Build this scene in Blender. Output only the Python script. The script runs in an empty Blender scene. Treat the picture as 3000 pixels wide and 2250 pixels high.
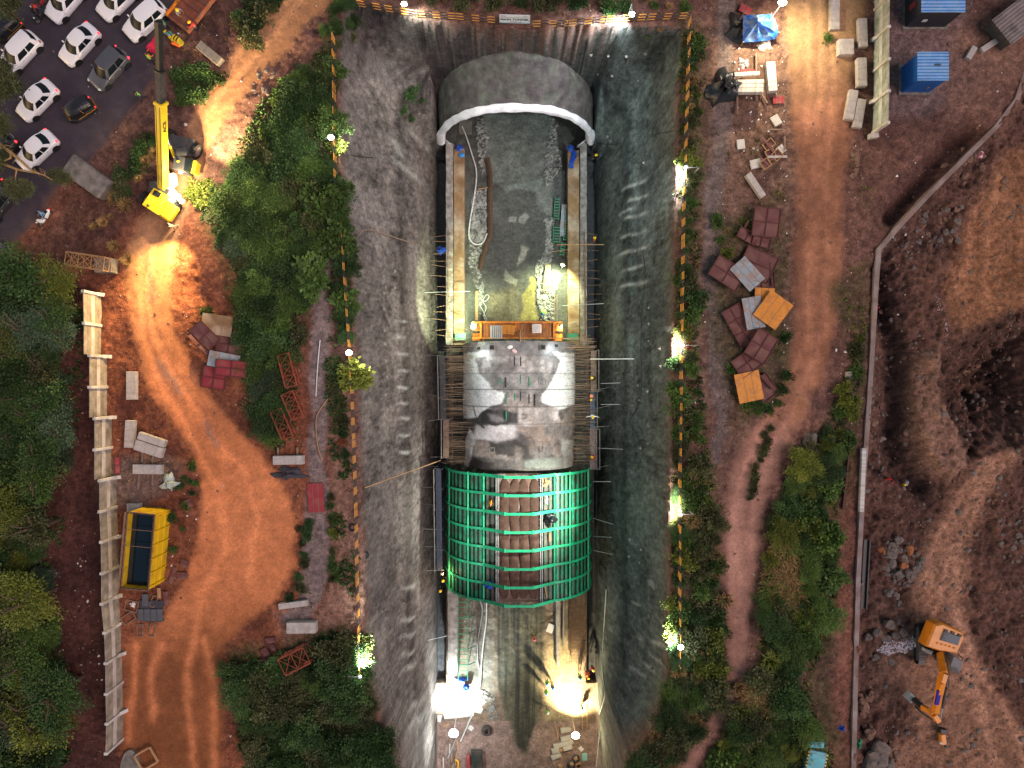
import bpy,math,random
import numpy as np
from mathutils import Vector,Matrix,Euler
# ------ camera, sky, sun
SC=bpy.context.scene
COL=SC.collection
H,F=62.0,2079.0
cd=bpy.data.cameras.new('camera');cam=bpy.data.objects.new('camera',cd);COL.objects.link(cam)
cam.location=(0,0,H);cam.rotation_euler=(0,0,0)
cd.sensor_fit='HORIZONTAL';cd.sensor_width=36.0;cd.lens=36.0*F/3000.0
cd.clip_start=0.5;cd.clip_end=2000
SC.camera=cam
SUN_EL,SUN_AZ=math.radians(5),math.radians(250)
W=bpy.data.worlds.new('World');SC.world=W;W.use_nodes=True
nt=W.node_tree;bg=nt.nodes['Background']
sky=nt.nodes.new('ShaderNodeTexSky');sky.sky_type='NISHITA';sky.sun_disc=False
sky.sun_elevation=SUN_EL;sky.sun_rotation=SUN_AZ;sky.air_density=1.0;sky.dust_density=3.0;sky.ozone_density=1.5
nt.links.new(sky.outputs[0],bg.inputs[0]);bg.inputs[1].default_value=0.12
sl=bpy.data.lights.new('sun','SUN');sl.energy=1.1;sl.angle=math.radians(40);sl.color=(1.0,0.76,0.70)
so=bpy.data.objects.new('sun',sl);COL.objects.link(so)
so.rotation_euler=(math.radians(38),0,math.radians(70));so.location=(-30,-10,80)
SC.view_settings.view_transform='Standard';SC.view_settings.look='None'
SC.view_settings.exposure=1.2;SC.view_settings.gamma=1.0
SC.cycles.max_bounces=5;SC.cycles.diffuse_bounces=3;SC.cycles.glossy_bounces=2
SC.cycles.transmission_bounces=2;SC.cycles.transparent_max_bounces=4
SC.cycles.sample_clamp_indirect=6.0;SC.cycles.use_denoising=True
rnd=random.Random(7)
# ------ places
def P(px,py,z=0.0):
 s=(H-z)/F
 return Vector(((px-1500)*s,(1125-py)*s,z))
def T(c,r,zx,zy):return (750*c+zx/2.212,750*r+zy/2.212)
def PT(c,r,zx,zy,z=0.0):return P(*T(c,r,zx,zy),z)
def Z(ox,oy,sc,zx,zy,z=0.0):return P(ox+zx/sc,oy+zy/sc,z)
def D(x,y,z=0.0):return P(x*1.3562,y*1.3562,z)
# ------ noise (numpy)
def _hash(ix,iy,seed):
 h=(ix.astype(np.int64)*374761393+iy.astype(np.int64)*668265263+seed*974634777)&0xffffffff
 h=((h^(h>>13))*1274126177)&0xffffffff
 h=(h^(h>>16))&0xffffffff
 return h/4294967295.0
def vnoise(x,y,seed=0):
 ix=np.floor(x);iy=np.floor(y);fx=x-ix;fy=y-iy
 fx=fx*fx*(3-2*fx);fy=fy*fy*(3-2*fy)
 a=_hash(ix,iy,seed);b=_hash(ix+1,iy,seed);c=_hash(ix,iy+1,seed);d=_hash(ix+1,iy+1,seed)
 return (a*(1-fx)+b*fx)*(1-fy)+(c*(1-fx)+d*fx)*fy
def fbm(x,y,seed=0,o=4,g=0.5):
 s=0;a=1;t=0
 for i in range(o):
  s=s+a*vnoise(x*2**i+17.3*i,y*2**i-9.1*i,seed+i);t+=a;a*=g
 return s/t*2-1
def sdist(x,y,poly):
 """signed distance to a polygon, negative inside"""
 d=np.full(x.shape,1e9);ins=np.zeros(x.shape,bool);n=len(poly)
 for i in range(n):
  ax,ay=poly[i][0],poly[i][1];bx,by=poly[(i+1)%n][0],poly[(i+1)%n][1]
  ex,ey=bx-ax,by-ay;L=ex*ex+ey*ey+1e-12
  t=np.clip(((x-ax)*ex+(y-ay)*ey)/L,0,1)
  d=np.minimum(d,np.hypot(x-ax-t*ex,y-ay-t*ey))
  c=((ay>y)!=(by>y))&(x<(bx-ax)*(y-ay)/(by-ay+1e-12)+ax)
  ins^=c
 return np.where(ins,-d,d)
def ldist(x,y,pts):
 d=np.full(x.shape,1e9)
 for a,b in zip(pts[:-1],pts[1:]):
  ex,ey=b[0]-a[0],b[1]-a[1];L=ex*ex+ey*ey+1e-12
  t=np.clip(((x-a[0])*ex+(y-a[1])*ey)/L,0,1)
  d=np.minimum(d,np.hypot(x-a[0]-t*ex,y-a[1]-t*ey))
 return d
def sst(a,b,x):
 t=np.clip((x-a)/(b-a),0,1);return t*t*(3-2*t)
# ------ materials
MATS={}
def node(nt,t,**k):
 n=nt.nodes.new(t)
 for a,b in k.items():setattr(n,a,b)
 return n
def mat(name,col,rough=0.6,metal=0.0,var=0.25,scale=3.0,col2=None,amt=0.5,bump=0.0,bscale=12.0,spec=0.3,stretch=None,sharp=0.12):
 """painted or raw surface: base colour, mottled darker/lighter, with patches of a second colour"""
 if name in MATS:return MATS[name]
 m=bpy.data.materials.new(name);m.use_nodes=True;nt=m.node_tree;b=nt.nodes['Principled BSDF']
 MATS[name]=m
 b.inputs['Roughness'].default_value=rough;b.inputs['Metallic'].default_value=metal
 b.inputs['Specular IOR Level'].default_value=spec
 tc=node(nt,'ShaderNodeTexCoord');vec=tc.outputs['Object']
 if stretch:
  mp=node(nt,'ShaderNodeMapping');mp.inputs['Scale'].default_value=stretch
  nt.links.new(vec,mp.inputs[0]);vec=mp.outputs[0]
 n1=node(nt,'ShaderNodeTexNoise');n1.inputs['Scale'].default_value=scale;n1.inputs['Detail'].default_value=5
 nt.links.new(vec,n1.inputs['Vector'])
 rp=node(nt,'ShaderNodeMapRange');rp.inputs[1].default_value=0.25;rp.inputs[2].default_value=0.75
 rp.inputs[3].default_value=1-var;rp.inputs[4].default_value=1+var*0.6
 nt.links.new(n1.outputs[0],rp.inputs[0])
 cur=None
 rgb=node(nt,'ShaderNodeRGB');rgb.outputs[0].default_value=(*col,1);cur=rgb.outputs[0]
 if col2:
  n2=node(nt,'ShaderNodeTexNoise');n2.inputs['Scale'].default_value=scale*0.7;n2.inputs['Detail'].default_value=6
  n2.inputs['Roughness'].default_value=0.65
  nt.links.new(vec,n2.inputs['Vector'])
  th=node(nt,'ShaderNodeMapRange');c=1-amt
  th.inputs[1].default_value=0.25+0.5*c-sharp;th.inputs[2].default_value=0.25+0.5*c+sharp
  nt.links.new(n2.outputs[0],th.inputs[0])
  mx=node(nt,'ShaderNodeMix',data_type='RGBA');mx.inputs[7].default_value=(*col2,1)
  nt.links.new(th.outputs[0],mx.inputs[0]);nt.links.new(cur,mx.inputs[6]);cur=mx.outputs[2]
 mu=node(nt,'ShaderNodeVectorMath',operation='SCALE')
 nt.links.new(cur,mu.inputs[0]);nt.links.new(rp.outputs[0],mu.inputs['Scale'])
 nt.links.new(mu.outputs[0],b.inputs['Base Color'])
 if bump:
  nb=node(nt,'ShaderNodeTexNoise');nb.inputs['Scale'].default_value=bscale;nb.inputs['Detail'].default_value=4
  nt.links.new(tc.outputs['Object'],nb.inputs['Vector'])
  bp=node(nt,'ShaderNodeBump');bp.inputs['Strength'].default_value=0.6;bp.inputs['Distance'].default_value=bump
  nt.links.new(nb.outputs[0],bp.inputs['Height']);nt.links.new(bp.outputs[0],b.inputs['Normal'])
 return m
def attr_mat(name,rough=0.95,var=0.3,s1=2.0,s2=14.0,bump=0.06,spec=0.15,stretch=(1,1,1)):
 """soil, rock and shotcrete: colour of the place (attribute) broken up by two noises, with bump"""
 m=bpy.data.materials.new(name);m.use_nodes=True;nt=m.node_tree;b=nt.nodes['Principled BSDF'];MATS[name]=m
 b.inputs['Roughness'].default_value=rough;b.inputs['Specular IOR Level'].default_value=spec
 at=node(nt,'ShaderNodeAttribute',attribute_name='col')
 tc=node(nt,'ShaderNodeTexCoord');mp=node(nt,'ShaderNodeMapping');mp.inputs['Scale'].default_value=stretch
 nt.links.new(tc.outputs['Object'],mp.inputs[0])
 fac=None
 for s,v in ((s1,var),(s2*.38,var*.9),(s2,var*1.1)):
  n=node(nt,'ShaderNodeTexNoise');n.inputs['Scale'].default_value=s;n.inputs['Detail'].default_value=6;n.inputs['Roughness'].default_value=0.65
  nt.links.new(mp.outputs[0],n.inputs['Vector'])
  r=node(nt,'ShaderNodeMapRange');r.inputs[1].default_value=0.34;r.inputs[2].default_value=0.66
  r.inputs[3].default_value=1-v;r.inputs[4].default_value=1+v
  nt.links.new(n.outputs[0],r.inputs[0])
  if fac is None:fac=r.outputs[0]
  else :
   mm=node(nt,'ShaderNodeMath',operation='MULTIPLY');nt.links.new(fac,mm.inputs[0]);nt.links.new(r.outputs[0],mm.inputs[1]);fac=mm.outputs[0]
  last=n
 mu=node(nt,'ShaderNodeVectorMath',operation='SCALE');nt.links.new(at.outputs['Color'],mu.inputs[0]);nt.links.new(fac,mu.inputs['Scale'])
 nt.links.new(mu.outputs[0],b.inputs['Base Color'])
 bp=node(nt,'ShaderNodeBump');bp.inputs['Strength'].default_value=0.8;bp.inputs['Distance'].default_value=bump
 nt.links.new(last.outputs[0],bp.inputs['Height']);nt.links.new(bp.outputs[0],b.inputs['Normal'])
 return m
def emit(name,col,strength):
 if name in MATS:return MATS[name]
 m=bpy.data.materials.new(name);m.use_nodes=True;b=m.node_tree.nodes['Principled BSDF'];MATS[name]=m
 b.inputs['Base Color'].default_value=(*col,1);b.inputs['Emission Color'].default_value=(*col,1);b.inputs['Emission Strength'].default_value=strength
 return m
def stripe_mat(name,ca,cb,period,duty,axis=1,rough=0.5):
 """bands painted along one axis of the part"""
 if name in MATS:return MATS[name]
 m=mat(name,ca,rough);nt=m.node_tree;b=nt.nodes['Principled BSDF']
 tc=node(nt,'ShaderNodeTexCoord');sp=node(nt,'ShaderNodeSeparateXYZ');nt.links.new(tc.outputs['Object'],sp.inputs[0])
 dv=node(nt,'ShaderNodeMath',operation='DIVIDE');dv.inputs[1].default_value=period;nt.links.new(sp.outputs[axis],dv.inputs[0])
 fr=node(nt,'ShaderNodeMath',operation='FRACT');nt.links.new(dv.outputs[0],fr.inputs[0])
 lt=node(nt,'ShaderNodeMath',operation='LESS_THAN');lt.inputs[1].default_value=duty;nt.links.new(fr.outputs[0],lt.inputs[0])
 mx=node(nt,'ShaderNodeMix',data_type='RGBA');mx.inputs[6].default_value=(*cb,1);mx.inputs[7].default_value=(*ca,1)
 nt.links.new(lt.outputs[0],mx.inputs[0]);nt.links.new(mx.outputs[2],b.inputs['Base Color'])
 return m
# ------ objects
def tag(o,label=None,cat=None,group=None,kind=None):
 if label:o['label']=label
 if cat:o['category']=cat;o['kind']='thing'
 if group:o['group']=group
 if kind:o['kind']=kind
 return o
def thing(name,label,cat,loc=(0,0,0),rz=0.0,group=None):
 o=bpy.data.objects.new(name,None);COL.objects.link(o);o.empty_display_size=0.3
 o.location=loc;o.rotation_euler=(0,0,rz)
 return tag(o,label,cat,group)
def kids(o):return [c for c in bpy.data.objects if c.parent==o]
def dup(root,loc,rz,label=None,group=None,scale=None):
 def cp(o,parent):
  c=o.copy();COL.objects.link(c);c.parent=parent
  for k in kids(o):cp(k,c)
  return c
 r=cp(root,None);r.location=loc;r.rotation_euler=(0,0,rz)
 if scale:r.scale=scale
 if label:r['label']=label
 if group:r['group']=group
 return r
class MB:
 def __init__(s):s.v=[];s.f=[];s.m=[]
 def add(s,vs,fs,mi=0):
  o=len(s.v);s.v+=[tuple(q) for q in vs];s.f+=[tuple(i+o for i in q) for q in fs];s.m+=[mi]*len(fs)
 def box(s,c,d,R=None,mi=0,ch=0.0):
  """box with centre c and full size d, R a 3x3 turn, ch a chamfer"""
  R=R or Matrix.Identity(3);c=Vector(c);x,y,z=d[0]/2,d[1]/2,d[2]/2
  if ch<=0:
   vs=[c+R@Vector((i*x,j*y,k*z)) for k in (-1,1) for j in (-1,1) for i in (-1,1)]
   s.add(vs,[(0,2,3,1),(4,5,7,6),(0,1,5,4),(2,6,7,3),(0,4,6,2),(1,3,7,5)],mi);return
  ch=min(ch,x*0.45,y*0.45,z*0.45);vs=[];ix={}
  for k in (-1,1):
   for j in (-1,1):
    for i in (-1,1):
     for a in range(3):
      p=[i*(x-ch),j*(y-ch),k*(z-ch)];p[a]=(i*x,j*y,k*z)[a]
      ix[(i,j,k,a)]=len(vs);vs.append(c+R@Vector(p))
  fs=[]
  for a in range(3):
   b,e=(a+1)%3,(a+2)%3
   for sg in (-1,1):
    q=[]
    for (u,w) in ((-1,-1),(1,-1),(1,1),(-1,1)):
     t=[0,0,0];t[a]=sg;t[b]=u;t[e]=w;q.append(ix[(*t,a)])
    fs.append(tuple(q if sg>0 else q[::-1]))
   for u in (-1,1):
    for w in (-1,1):
     t0=[0,0,0];t0[a]=-1;t0[b]=u;t0[e]=w;t1=list(t0);t1[a]=1
     q=(ix[(*t0,b)],ix[(*t1,b)],ix[(*t1,e)],ix[(*t0,e)])
     fs.append(q if u*w<0 else q[::-1])
  for k in (-1,1):
   for j in (-1,1):
    for i in (-1,1):
     q=(ix[(i,j,k,0)],ix[(i,j,k,1)],ix[(i,j,k,2)]);fs.append(q if i*j*k>0 else q[::-1])
  s.add(vs,fs,mi)
 def beam(s,a,b,w,h,mi=0,ch=0.0,up=(0,0,1)):
  a=Vector(a);b=Vector(b);d=b-a;L=d.length;d=d/L;up=Vector(up)
  if abs(d.dot(up))>0.97:up=Vector((0,1,0))
  y=up.cross(d).normalized();z=d.cross(y)
  s.box((a+b)/2,(L,w,h),Matrix((d,y,z)).transposed(),mi,ch)
 def tube(s,pts,r,n=6,mi=0,cap=True):
  pts=[Vector(p) for p in pts];N=len(pts);rs=r if isinstance(r,(list,tuple)) else [r]*N
  o=len(s.v);prev=None
  for i,p in enumerate(pts):
   d=(pts[min(i+1,N-1)]-pts[max(i-1,0)])
   d=d.normalized() if d.length>1e-9 else Vector((0,0,1))
   if prev is None:
    u=Vector((0,0,1)) if abs(d.z)<0.9 else Vector((1,0,0));u=(u-d*u.dot(d)).normalized()
   else :u=(prev-d*prev.dot(d)).normalized()
   prev=u;w=d.cross(u)
   for k in range(n):
    a=2*math.pi*k/n;q=p+(u*math.cos(a)+w*math.sin(a))*rs[i];s.v.append(tuple(q))
  for i in range(N-1):
   for k in range(n):
    k2=(k+1)%n;s.f.append((o+i*n+k,o+i*n+k2,o+(i+1)*n+k2,o+(i+1)*n+k));s.m.append(mi)
  if cap:
   s.f.append(tuple(o+k for k in range(n))[::-1]);s.m.append(mi)
   s.f.append(tuple(o+(N-1)*n+k for k in range(n)));s.m.append(mi)
 def ball(s,c,r,n=10,m=6,R=None,mi=0,z0=-1.0):
  """ellipsoid (or its cap above z0) with radii r"""
  R=R or Matrix.Identity(3);c=Vector(c);vs=[];fs=[];a0=math.asin(z0)
  for j in range(m+1):
   t=a0+(math.pi/2-a0)*j/m
   for k in range(n):
    a=2*math.pi*k/n
    vs.append(c+R@Vector((r[0]*math.cos(t)*math.cos(a),r[1]*math.cos(t)*math.sin(a),r[2]*math.sin(t))))
  for j in range(m):
   for k in range(n):
    k2=(k+1)%n;fs.append((j*n+k,j*n+k2,(j+1)*n+k2,(j+1)*n+k))
  if z0>-1:fs.append(tuple(range(n))[::-1])
  s.add(vs,fs,mi)
 def prism(s,poly,z0,z1,mi=0):
  n=len(poly);ar=sum(poly[i][0]*poly[(i+1)%n][1]-poly[(i+1)%n][0]*poly[i][1] for i in range(n))
  if ar<0:poly=poly[::-1]
  vs=[(p[0],p[1],z0) for p in poly]+[(p[0],p[1],z1) for p in poly]
  fs=[tuple(range(n))[::-1],tuple(range(n,2*n))]+[(i,(i+1)%n,n+(i+1)%n,n+i) for i in range(n)]
  s.add(vs,fs,mi)
 def grid(s,rows,mi=0,closed=False):
  """surface through rows of points"""
  o=len(s.v);n=len(rows[0])
  for r in rows:s.v+=[tuple(p) for p in r]
  for i in range(len(rows)-1):
   for k in range(n if closed else n-1):
    k2=(k+1)%n;s.f.append((o+i*n+k,o+i*n+k2,o+(i+1)*n+k2,o+(i+1)*n+k));s.m.append(mi)
 def build(s,name,mats,parent=None,smooth=False,world=False,origin=None,angle=40):
  me=bpy.data.meshes.new(name);vs=s.v
  if world and parent is not None:
   M=(Matrix.Translation(parent.location)@parent.rotation_euler.to_matrix().to_4x4()).inverted()
   vs=[tuple(M@Vector(q)) for q in vs]
  if origin is not None:vs=[(q[0]-origin[0],q[1]-origin[1],q[2]-origin[2]) for q in vs]
  me.from_pydata(vs,[],s.f);
  for m in (mats if isinstance(mats,(list,tuple)) else [mats]):me.materials.append(m)
  me.polygons.foreach_set('material_index',s.m)
  if smooth:
   me.polygons.foreach_set('use_smooth',[True]*len(s.f))
   try:me.set_sharp_from_angle(angle=math.radians(angle))
   except Exception:pass
  me.update()
  o=bpy.data.objects.new(name,me);COL.objects.link(o)
  if origin is not None:o.location=origin
  if parent is not None:o.parent=parent
  return o
def each(b,name,mats,parent,smooth=False,world=True):
 """every loose piece in the builder becomes a part of its own"""
 up=list(range(len(b.v)))
 def find(i):
  while up[i]!=i:up[i]=up[up[i]];i=up[i]
  return i
 for f in b.f:
  r=find(f[0])
  for k in f[1:]:up[find(k)]=r
 g={}
 for f,m in zip(b.f,b.m):g.setdefault(find(f[0]),[]).append((f,m))
 out=[]
 for fs in g.values():
  u=sorted({i for f,_ in fs for i in f});ix={i:k for k,i in enumerate(u)};c=MB()
  c.v=[b.v[i] for i in u];c.f=[tuple(ix[i] for i in f) for f,_ in fs];c.m=[m for _,m in fs]
  out.append(c.build(name,mats,parent,smooth=smooth,world=world))
 return out
def RZ(a):return Matrix.Rotation(a,3,'Z')
def RX(a):return Matrix.Rotation(a,3,'X')
def RY(a):return Matrix.Rotation(a,3,'Y')
def words(txt,size,m,parent,loc,R,name='lettering',depth=0.004):
 """raised lettering as a mesh part"""
 cu=bpy.data.curves.new(name,'FONT');cu.body=txt;cu.size=size;cu.extrude=depth;cu.offset=size*.028;cu.align_x='CENTER';cu.align_y='CENTER'
 t=bpy.data.objects.new(name,cu);COL.objects.link(t);bpy.context.view_layer.update()
 me=bpy.data.meshes.new_from_object(t.evaluated_get(bpy.context.evaluated_depsgraph_get()));bpy.data.objects.remove(t)
 me.materials.clear();me.materials.append(m)
 me.transform(Matrix.Translation(loc)@R.to_4x4())
 o=bpy.data.objects.new(name,me);COL.objects.link(o);o.parent=parent;return o
# ------ the ground: one sheet, cut into soil, tracks, road and excavation
FZ=-19.0
def steps(a,b,d,far):
 c=np.arange(a,b+1e-6,d);l=[a];g=d
 while l[-1]>-far:g*=1.45;l.append(l[-1]-g)
 r=[c[-1]];g=d
 while r[-1]<far:g*=1.45;r.append(r[-1]+g)
 return np.concatenate([np.array(l[1:])[::-1],c,np.array(r[1:])])
gx=steps(-46.5,46.5,0.12,500);gy=steps(-45.5,35.5,0.12,500)
X,Y=np.meshgrid(gx,gy);NY,NX=X.shape
def dp(*pts):return [D(*p) for p in pts]
RIM=dp((728,-60),(731,120),(731,300),(737,400),(752,520),(765,760),(775,1000),(783,1240),(788,1440),(800,1500),(828,1580),(850,1660),(880,2300),(1345,2300),(1360,1640),(1408,1580),(1438,1510),(1447,1440),(1450,1200),(1453,900),(1458,650),(1464,400),(1468,200),(1474,58),(1306,54),(1166,58),(1073,56),(970,45),(876,30),(800,8))
RIM[0]=D(745,2);
TOE=[(-8.5,-56),(9.7,-56),(9.75,-20),(9.6,0),(9.75,15),(9.6,26.3),(8.35,27.2),(8.35,31.1),(-7.55,31.1),(-7.55,27.2),(-8.5,26.3),(-8.75,15),(-8.5,0),(-8.7,-20)]
HOLE=dp((2330,620),(2212,672),(2165,690),(2120,712),(2085,740),(2055,775),(2040,820),(2042,862),(2070,905),(2100,950),(2106,990),(2150,985),(2330,930))
wx=X+0.5*fbm(X*0.35,Y*0.35,3);wy=Y+0.5*fbm(X*0.35,Y*0.35,8)
wx2=wx+0.22*fbm(X*1.6,Y*1.6,21);wy2=wy+0.22*fbm(X*1.6,Y*1.6,22)
big=fbm(X*0.06,Y*0.06,5);mid=fbm(X*0.3,Y*0.3,6);sml=fbm(X*1.3,Y*1.3,7);fin=fbm(X*3.1,Y*3.1,9,3)
dr=sdist(X+0.12*sml,Y+0.12*sml,RIM);dt=sdist(X+0.18*mid,Y+0.1*sml,TOE)
inpit=dr<0;floor=dt<0
ROAD=dp((-900,-900),(420,-900),(390,-20),(372,40),(350,110),(332,165),(300,225),(235,300),(150,375),(100,440),(60,500),(15,548),(-900,1300))
TRACK=dp((600,-200),(600,0),(540,70),(482,150),(438,215),(408,285),(388,350),(345,430),(302,480),(282,540),(272,620),(290,720),(312,800),(342,870),(385,930),(428,1000),(445,1060),(432,1130),(418,1200),(392,1280),(352,1340),(292,1380),(272,1450),(262,1700),(262,1900),(470,1900),(474,1660),(482,1400),(540,1335),(602,1295),(640,1220),(640,1120),(602,1040),(540,960),(470,880),(410,790),(376,720),(366,640),(374,560),(392,480),(430,400),(452,320),(506,230),(572,150),(642,70),(716,0),(716,-200))
RTRACK=dp((1690,-300),(1700,60),(1715,300),(1720,450),(1722,600),(1715,700),(1698,800),(1662,890),(1604,950),(1575,1030),(1562,1150),(1566,1280),(1570,1380),(1572,1470),(1545,1520),(1522,1570),(1480,1650),(1400,1800),(1450,1800),(1508,1655),(1545,1580),(1572,1535),(1602,1470),(1612,1390),(1622,1300),(1630,1210),(1642,1130),(1664,1060),(1704,960),(1742,880),(1790,780),(1802,700),(1815,600),(1822,480),(1835,330),(1832,250),(1850,100),(1880,-20),(1880,-300))
GPATH=dp((700,555),(676,620),(672,700),(662,800),(668,900),(660,1000),(665,1100),(650,1240),(640,1310),(600,1335),(610,1350),(665,1345),(700,1290),(712,1200),(715,1100),(700,1000),(706,900),(702,800),(712,700),(708,620),(725,560))
RPATH=dp((1545,-100),(1548,100),(1540,250),(1525,420),(1520,600),(1530,750),(1545,900),(1540,1000),(1555,1000),(1572,900),(1568,750),(1556,600),(1562,420),(1580,250),(1590,100),(1600,-100))
sd_road=sdist(wx2,wy2,ROAD);sd_tr=sdist(wx2,wy2,TRACK);sd_rt=sdist(wx2,wy2,RTRACK);sd_gp=sdist(wx2,wy2,GPATH);sd_rp=sdist(wx2,wy2,RPATH)
sd_hole=sdist(wx2,wy2,HOLE)
m_road=1-sst(-0.35,0.35,sd_road);m_tr=1-sst(-0.45,0.5,sd_tr);m_rt=1-sst(-0.5,0.5,sd_rt);m_gp=1-sst(-0.3,0.3,sd_gp);m_rp=1-sst(-0.3,0.3,sd_rp)
flat_m=np.clip(m_road+0.85*m_tr+0.8*m_rt+0.7*m_gp+0.7*m_rp,0,1)
Zg=(0.22*mid+0.12*sml+0.06*fin)*(1-flat_m)+flat_m*(0.03*mid+0.02*sml)
# ruts along the tracks
def rut(pts,w,dep):
 global Zg
 d=ldist(wx,wy,pts);Zg=Zg-dep*np.exp(-(d/w)**2);return d
RUTS=[dp((655,0),(560,115),(480,215),(425,320),(390,430),(340,500),(322,600),(330,700),(370,800),(430,900),(520,1010),(560,1120),(540,1250)),dp((625,0),(525,110),(450,210),(400,320),(350,450),(305,560),(312,700),(350,830),(420,950),(480,1060),(490,1180),(440,1300),(405,1420),(415,1660)),dp((350,1390),(336,1450),(330,1560)),dp((302,1400),(290,1500),(280,1600)),dp((440,1380),(458,1480),(460,1660)),dp((1735,0),(1745,200),(1752,420),(1755,600),(1745,740),(1700,840),(1640,940),(1605,1040),(1592,1180),(1590,1350)),dp((1800,0),(1795,200),(1785,420),(1790,600),(1780,720),(1740,830),(1680,960),(1640,1060),(1618,1180)),dp((2212,900),(2120,1030),(2060,1150),(2020,1260)),dp((2212,980),(2150,1060),(2100,1180),(2070,1290)),dp((2020,1260),(2030,1340),(2090,1420),(2130,1520),(2160,1660)),dp((2070,1290),(2090,1370),(2130,1460),(2190,1560),(2230,1660)),dp((2212,930),(2140,1040),(2085,1160),(2045,1290)),dp((2120,440),(2110,540),(2090,640)),dp((2170,350),(2160,480),(2150,640)),dp((1620,1000),(1590,1090),(1577,1200),(1578,1330)),dp((1770,0),(1768,260),(1766,560),(1752,700))]
rd=[rut(r,0.35,0.07) for r in RUTS]
m_rut=np.clip(sum(np.exp(-(d/0.4)**2) for d in rd),0,1)
# mounds, benches and cuttings on the surface
def mound(px,py,r,h,n=0.3):
 global Zg
 c=D(px,py);d=np.hypot(wx2-c.x,wy2-c.y)/r
 Zg=Zg+np.where(d<1,h*(0.5+0.5*np.cos(np.pi*np.clip(d,0,1)))*(1+n*sml),0)
for a in ((450,575,3.0,0.7),(480,615,2.4,0.6),(150,1300,3,0.4),(1740,880,2.2,0.6),(1720,1470,3.0,0.8),(220,480,3,0.8),(420,110,3,0.5),(1790,1400,2.2,0.5),(395,1010,1.4,.5),(390,1110,1.3,.4)):mound(*a)
KERB=dp((2330,60),(2212,160),(2195,215),(2150,275),(2080,345),(2010,415),(1940,490),(1897,540),(1892,600),(1886,700),(1880,800),(1872,920),(1866,1000),(1860,1100),(1852,1250),(1848,1400),(1842,1660),(1836,2000))
dk=ldist(X,Y,KERB)
EAST=KERB+[D(3500,2000),D(3500,-300)]
sd_e=sdist(X,Y,EAST);east=sd_e<0
DIRTYARD=dp((1985,1290),(2008,1190),(2055,1110),(2105,1020),(2165,950),(2260,860),(2260,930),(2165,1060),(2115,1160),(2098,1290),(2112,1370),(2140,1450),(2172,1520),(2240,1590),(2300,1900),(1960,1900),(1930,1640),(1990,1580),(1960,1510),(1905,1480),(1905,1410),(1988,1355))
sd_yard=sdist(wx2,wy2,DIRTYARD)
SLOPE=dp((2085,520),(2130,420),(2190,330),(2300,260),(2600,200),(2600,600),(2212,668),(2110,712),(2070,690),(2050,620))
sd_sl=sdist(wx2,wy2,SLOPE)
GULLY=dp((1915,590),(1925,680),(1945,760),(1950,850),(1940,950),(1965,1020),(2010,1060))
dg=ldist(wx2,wy2,GULLY)
rough_e=np.where(east,1,0)*(1-0.75*(1-sst(-0.6,0.4,sd_yard)))*(1-0.7*(1-sst(-0.6,0.4,sd_sl)))
fin2=fbm(X*5.5,Y*5.5,13,2)
Zg=Zg-sst(0,1.2,-sd_e)*0.9+rough_e*(0.35*mid+0.30*sml+0.20*fin+0.10*fin2)
Zg=Zg-1.5*np.exp(-(dg/0.9)**2)*(1+0.4*sml)
BENCH=dp((1990,760),(2040,740),(2060,880),(2095,950),(2100,1010),(2060,1045),(2005,1010),(1975,930),(1965,850))
Zg=Zg+0.9*(1-sst(-0.9,0.25,sdist(wx2,wy2,BENCH)))
Zg=Zg-4.6*sst(0.0,5.5,-sd_hole)*(1+0.12*mid)-0.5*sst(0,.3,-sd_hole)+np.where(sd_hole<0,0.35*sml+0.2*fin,0)
RAV=dp((1930,470),(1985,395),(2040,330),(2090,290))
drv=ldist(wx2,wy2,RAV);Zg=Zg-1.3*np.exp(-(drv/0.9)**2)
# the excavation
t=np.clip(-dr/(np.clip(-dr,0,None)+np.clip(dt,0,None)+1e-6),0,1)
pr=np.interp(t,[0,0.03,0.22,0.42,0.55,0.66,0.86,0.95,1.0],[0,0.03,0.27,0.47,0.535,0.66,0.88,0.97,1.0])
zb_=FZ*pr;nwl=sst(27.0,30.0,Y);U_=np.where(nwl>.5,X,Y)
hh=fbm(U_*0.35+40,zb_*0.35,31,4);h2=fbm(U_*1.5,zb_*1.5,33,3)
wallz=zb_+(0.30*hh+0.10*h2+0.10*fin)*np.clip(4*t*(1-t),0,1)
floorz=FZ+0.10*mid+0.06*sml+0.03*fin
for (xa,xb) in ((-8.7,-7.5),(8.45,9.7)):
 floorz=floorz-0.9*sst(0,0.15,X-xa)*sst(0,0.15,xb-X)*(Y<26)*(Y>-34)
inner_=(np.abs(X-.4)>8.6)&(Y>25.0)&~floor
benchz=-8.6-1.75*np.clip(31-Y,0,6)+.3*mid+.25*sml
wallz=np.where(inner_&(np.abs(X-.4)<12.5),np.maximum(wallz,benchz),wallz)
edge=np.where(Y>27,sst(0.0,0.2,-dr),sst(0.0,0.35,-dr))
Zt=np.where(inpit,np.where(floor,floorz,wallz)*edge+Zg*(1-edge),Zg)
Zt=np.where(np.hypot(X,Y)>70,Zt*0-0.02,Zt)
def zat(x,y):
 i=int(np.clip(np.searchsorted(gx,x),1,NX-1));j=int(np.clip(np.searchsorted(gy,y),1,NY-1))
 return float(Zt[j-1:j+1,i-1:i+1].mean())
def on_ground(px,py):
 """where the sight line of a photo point meets the ground"""
 z=3.0;last=P(px,py,z)
 while z>-22:
  q=P(px,py,z)
  if q.z<=zat(q.x,q.y):return q
  z-=0.1
 return P(px,py,FZ)
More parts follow.
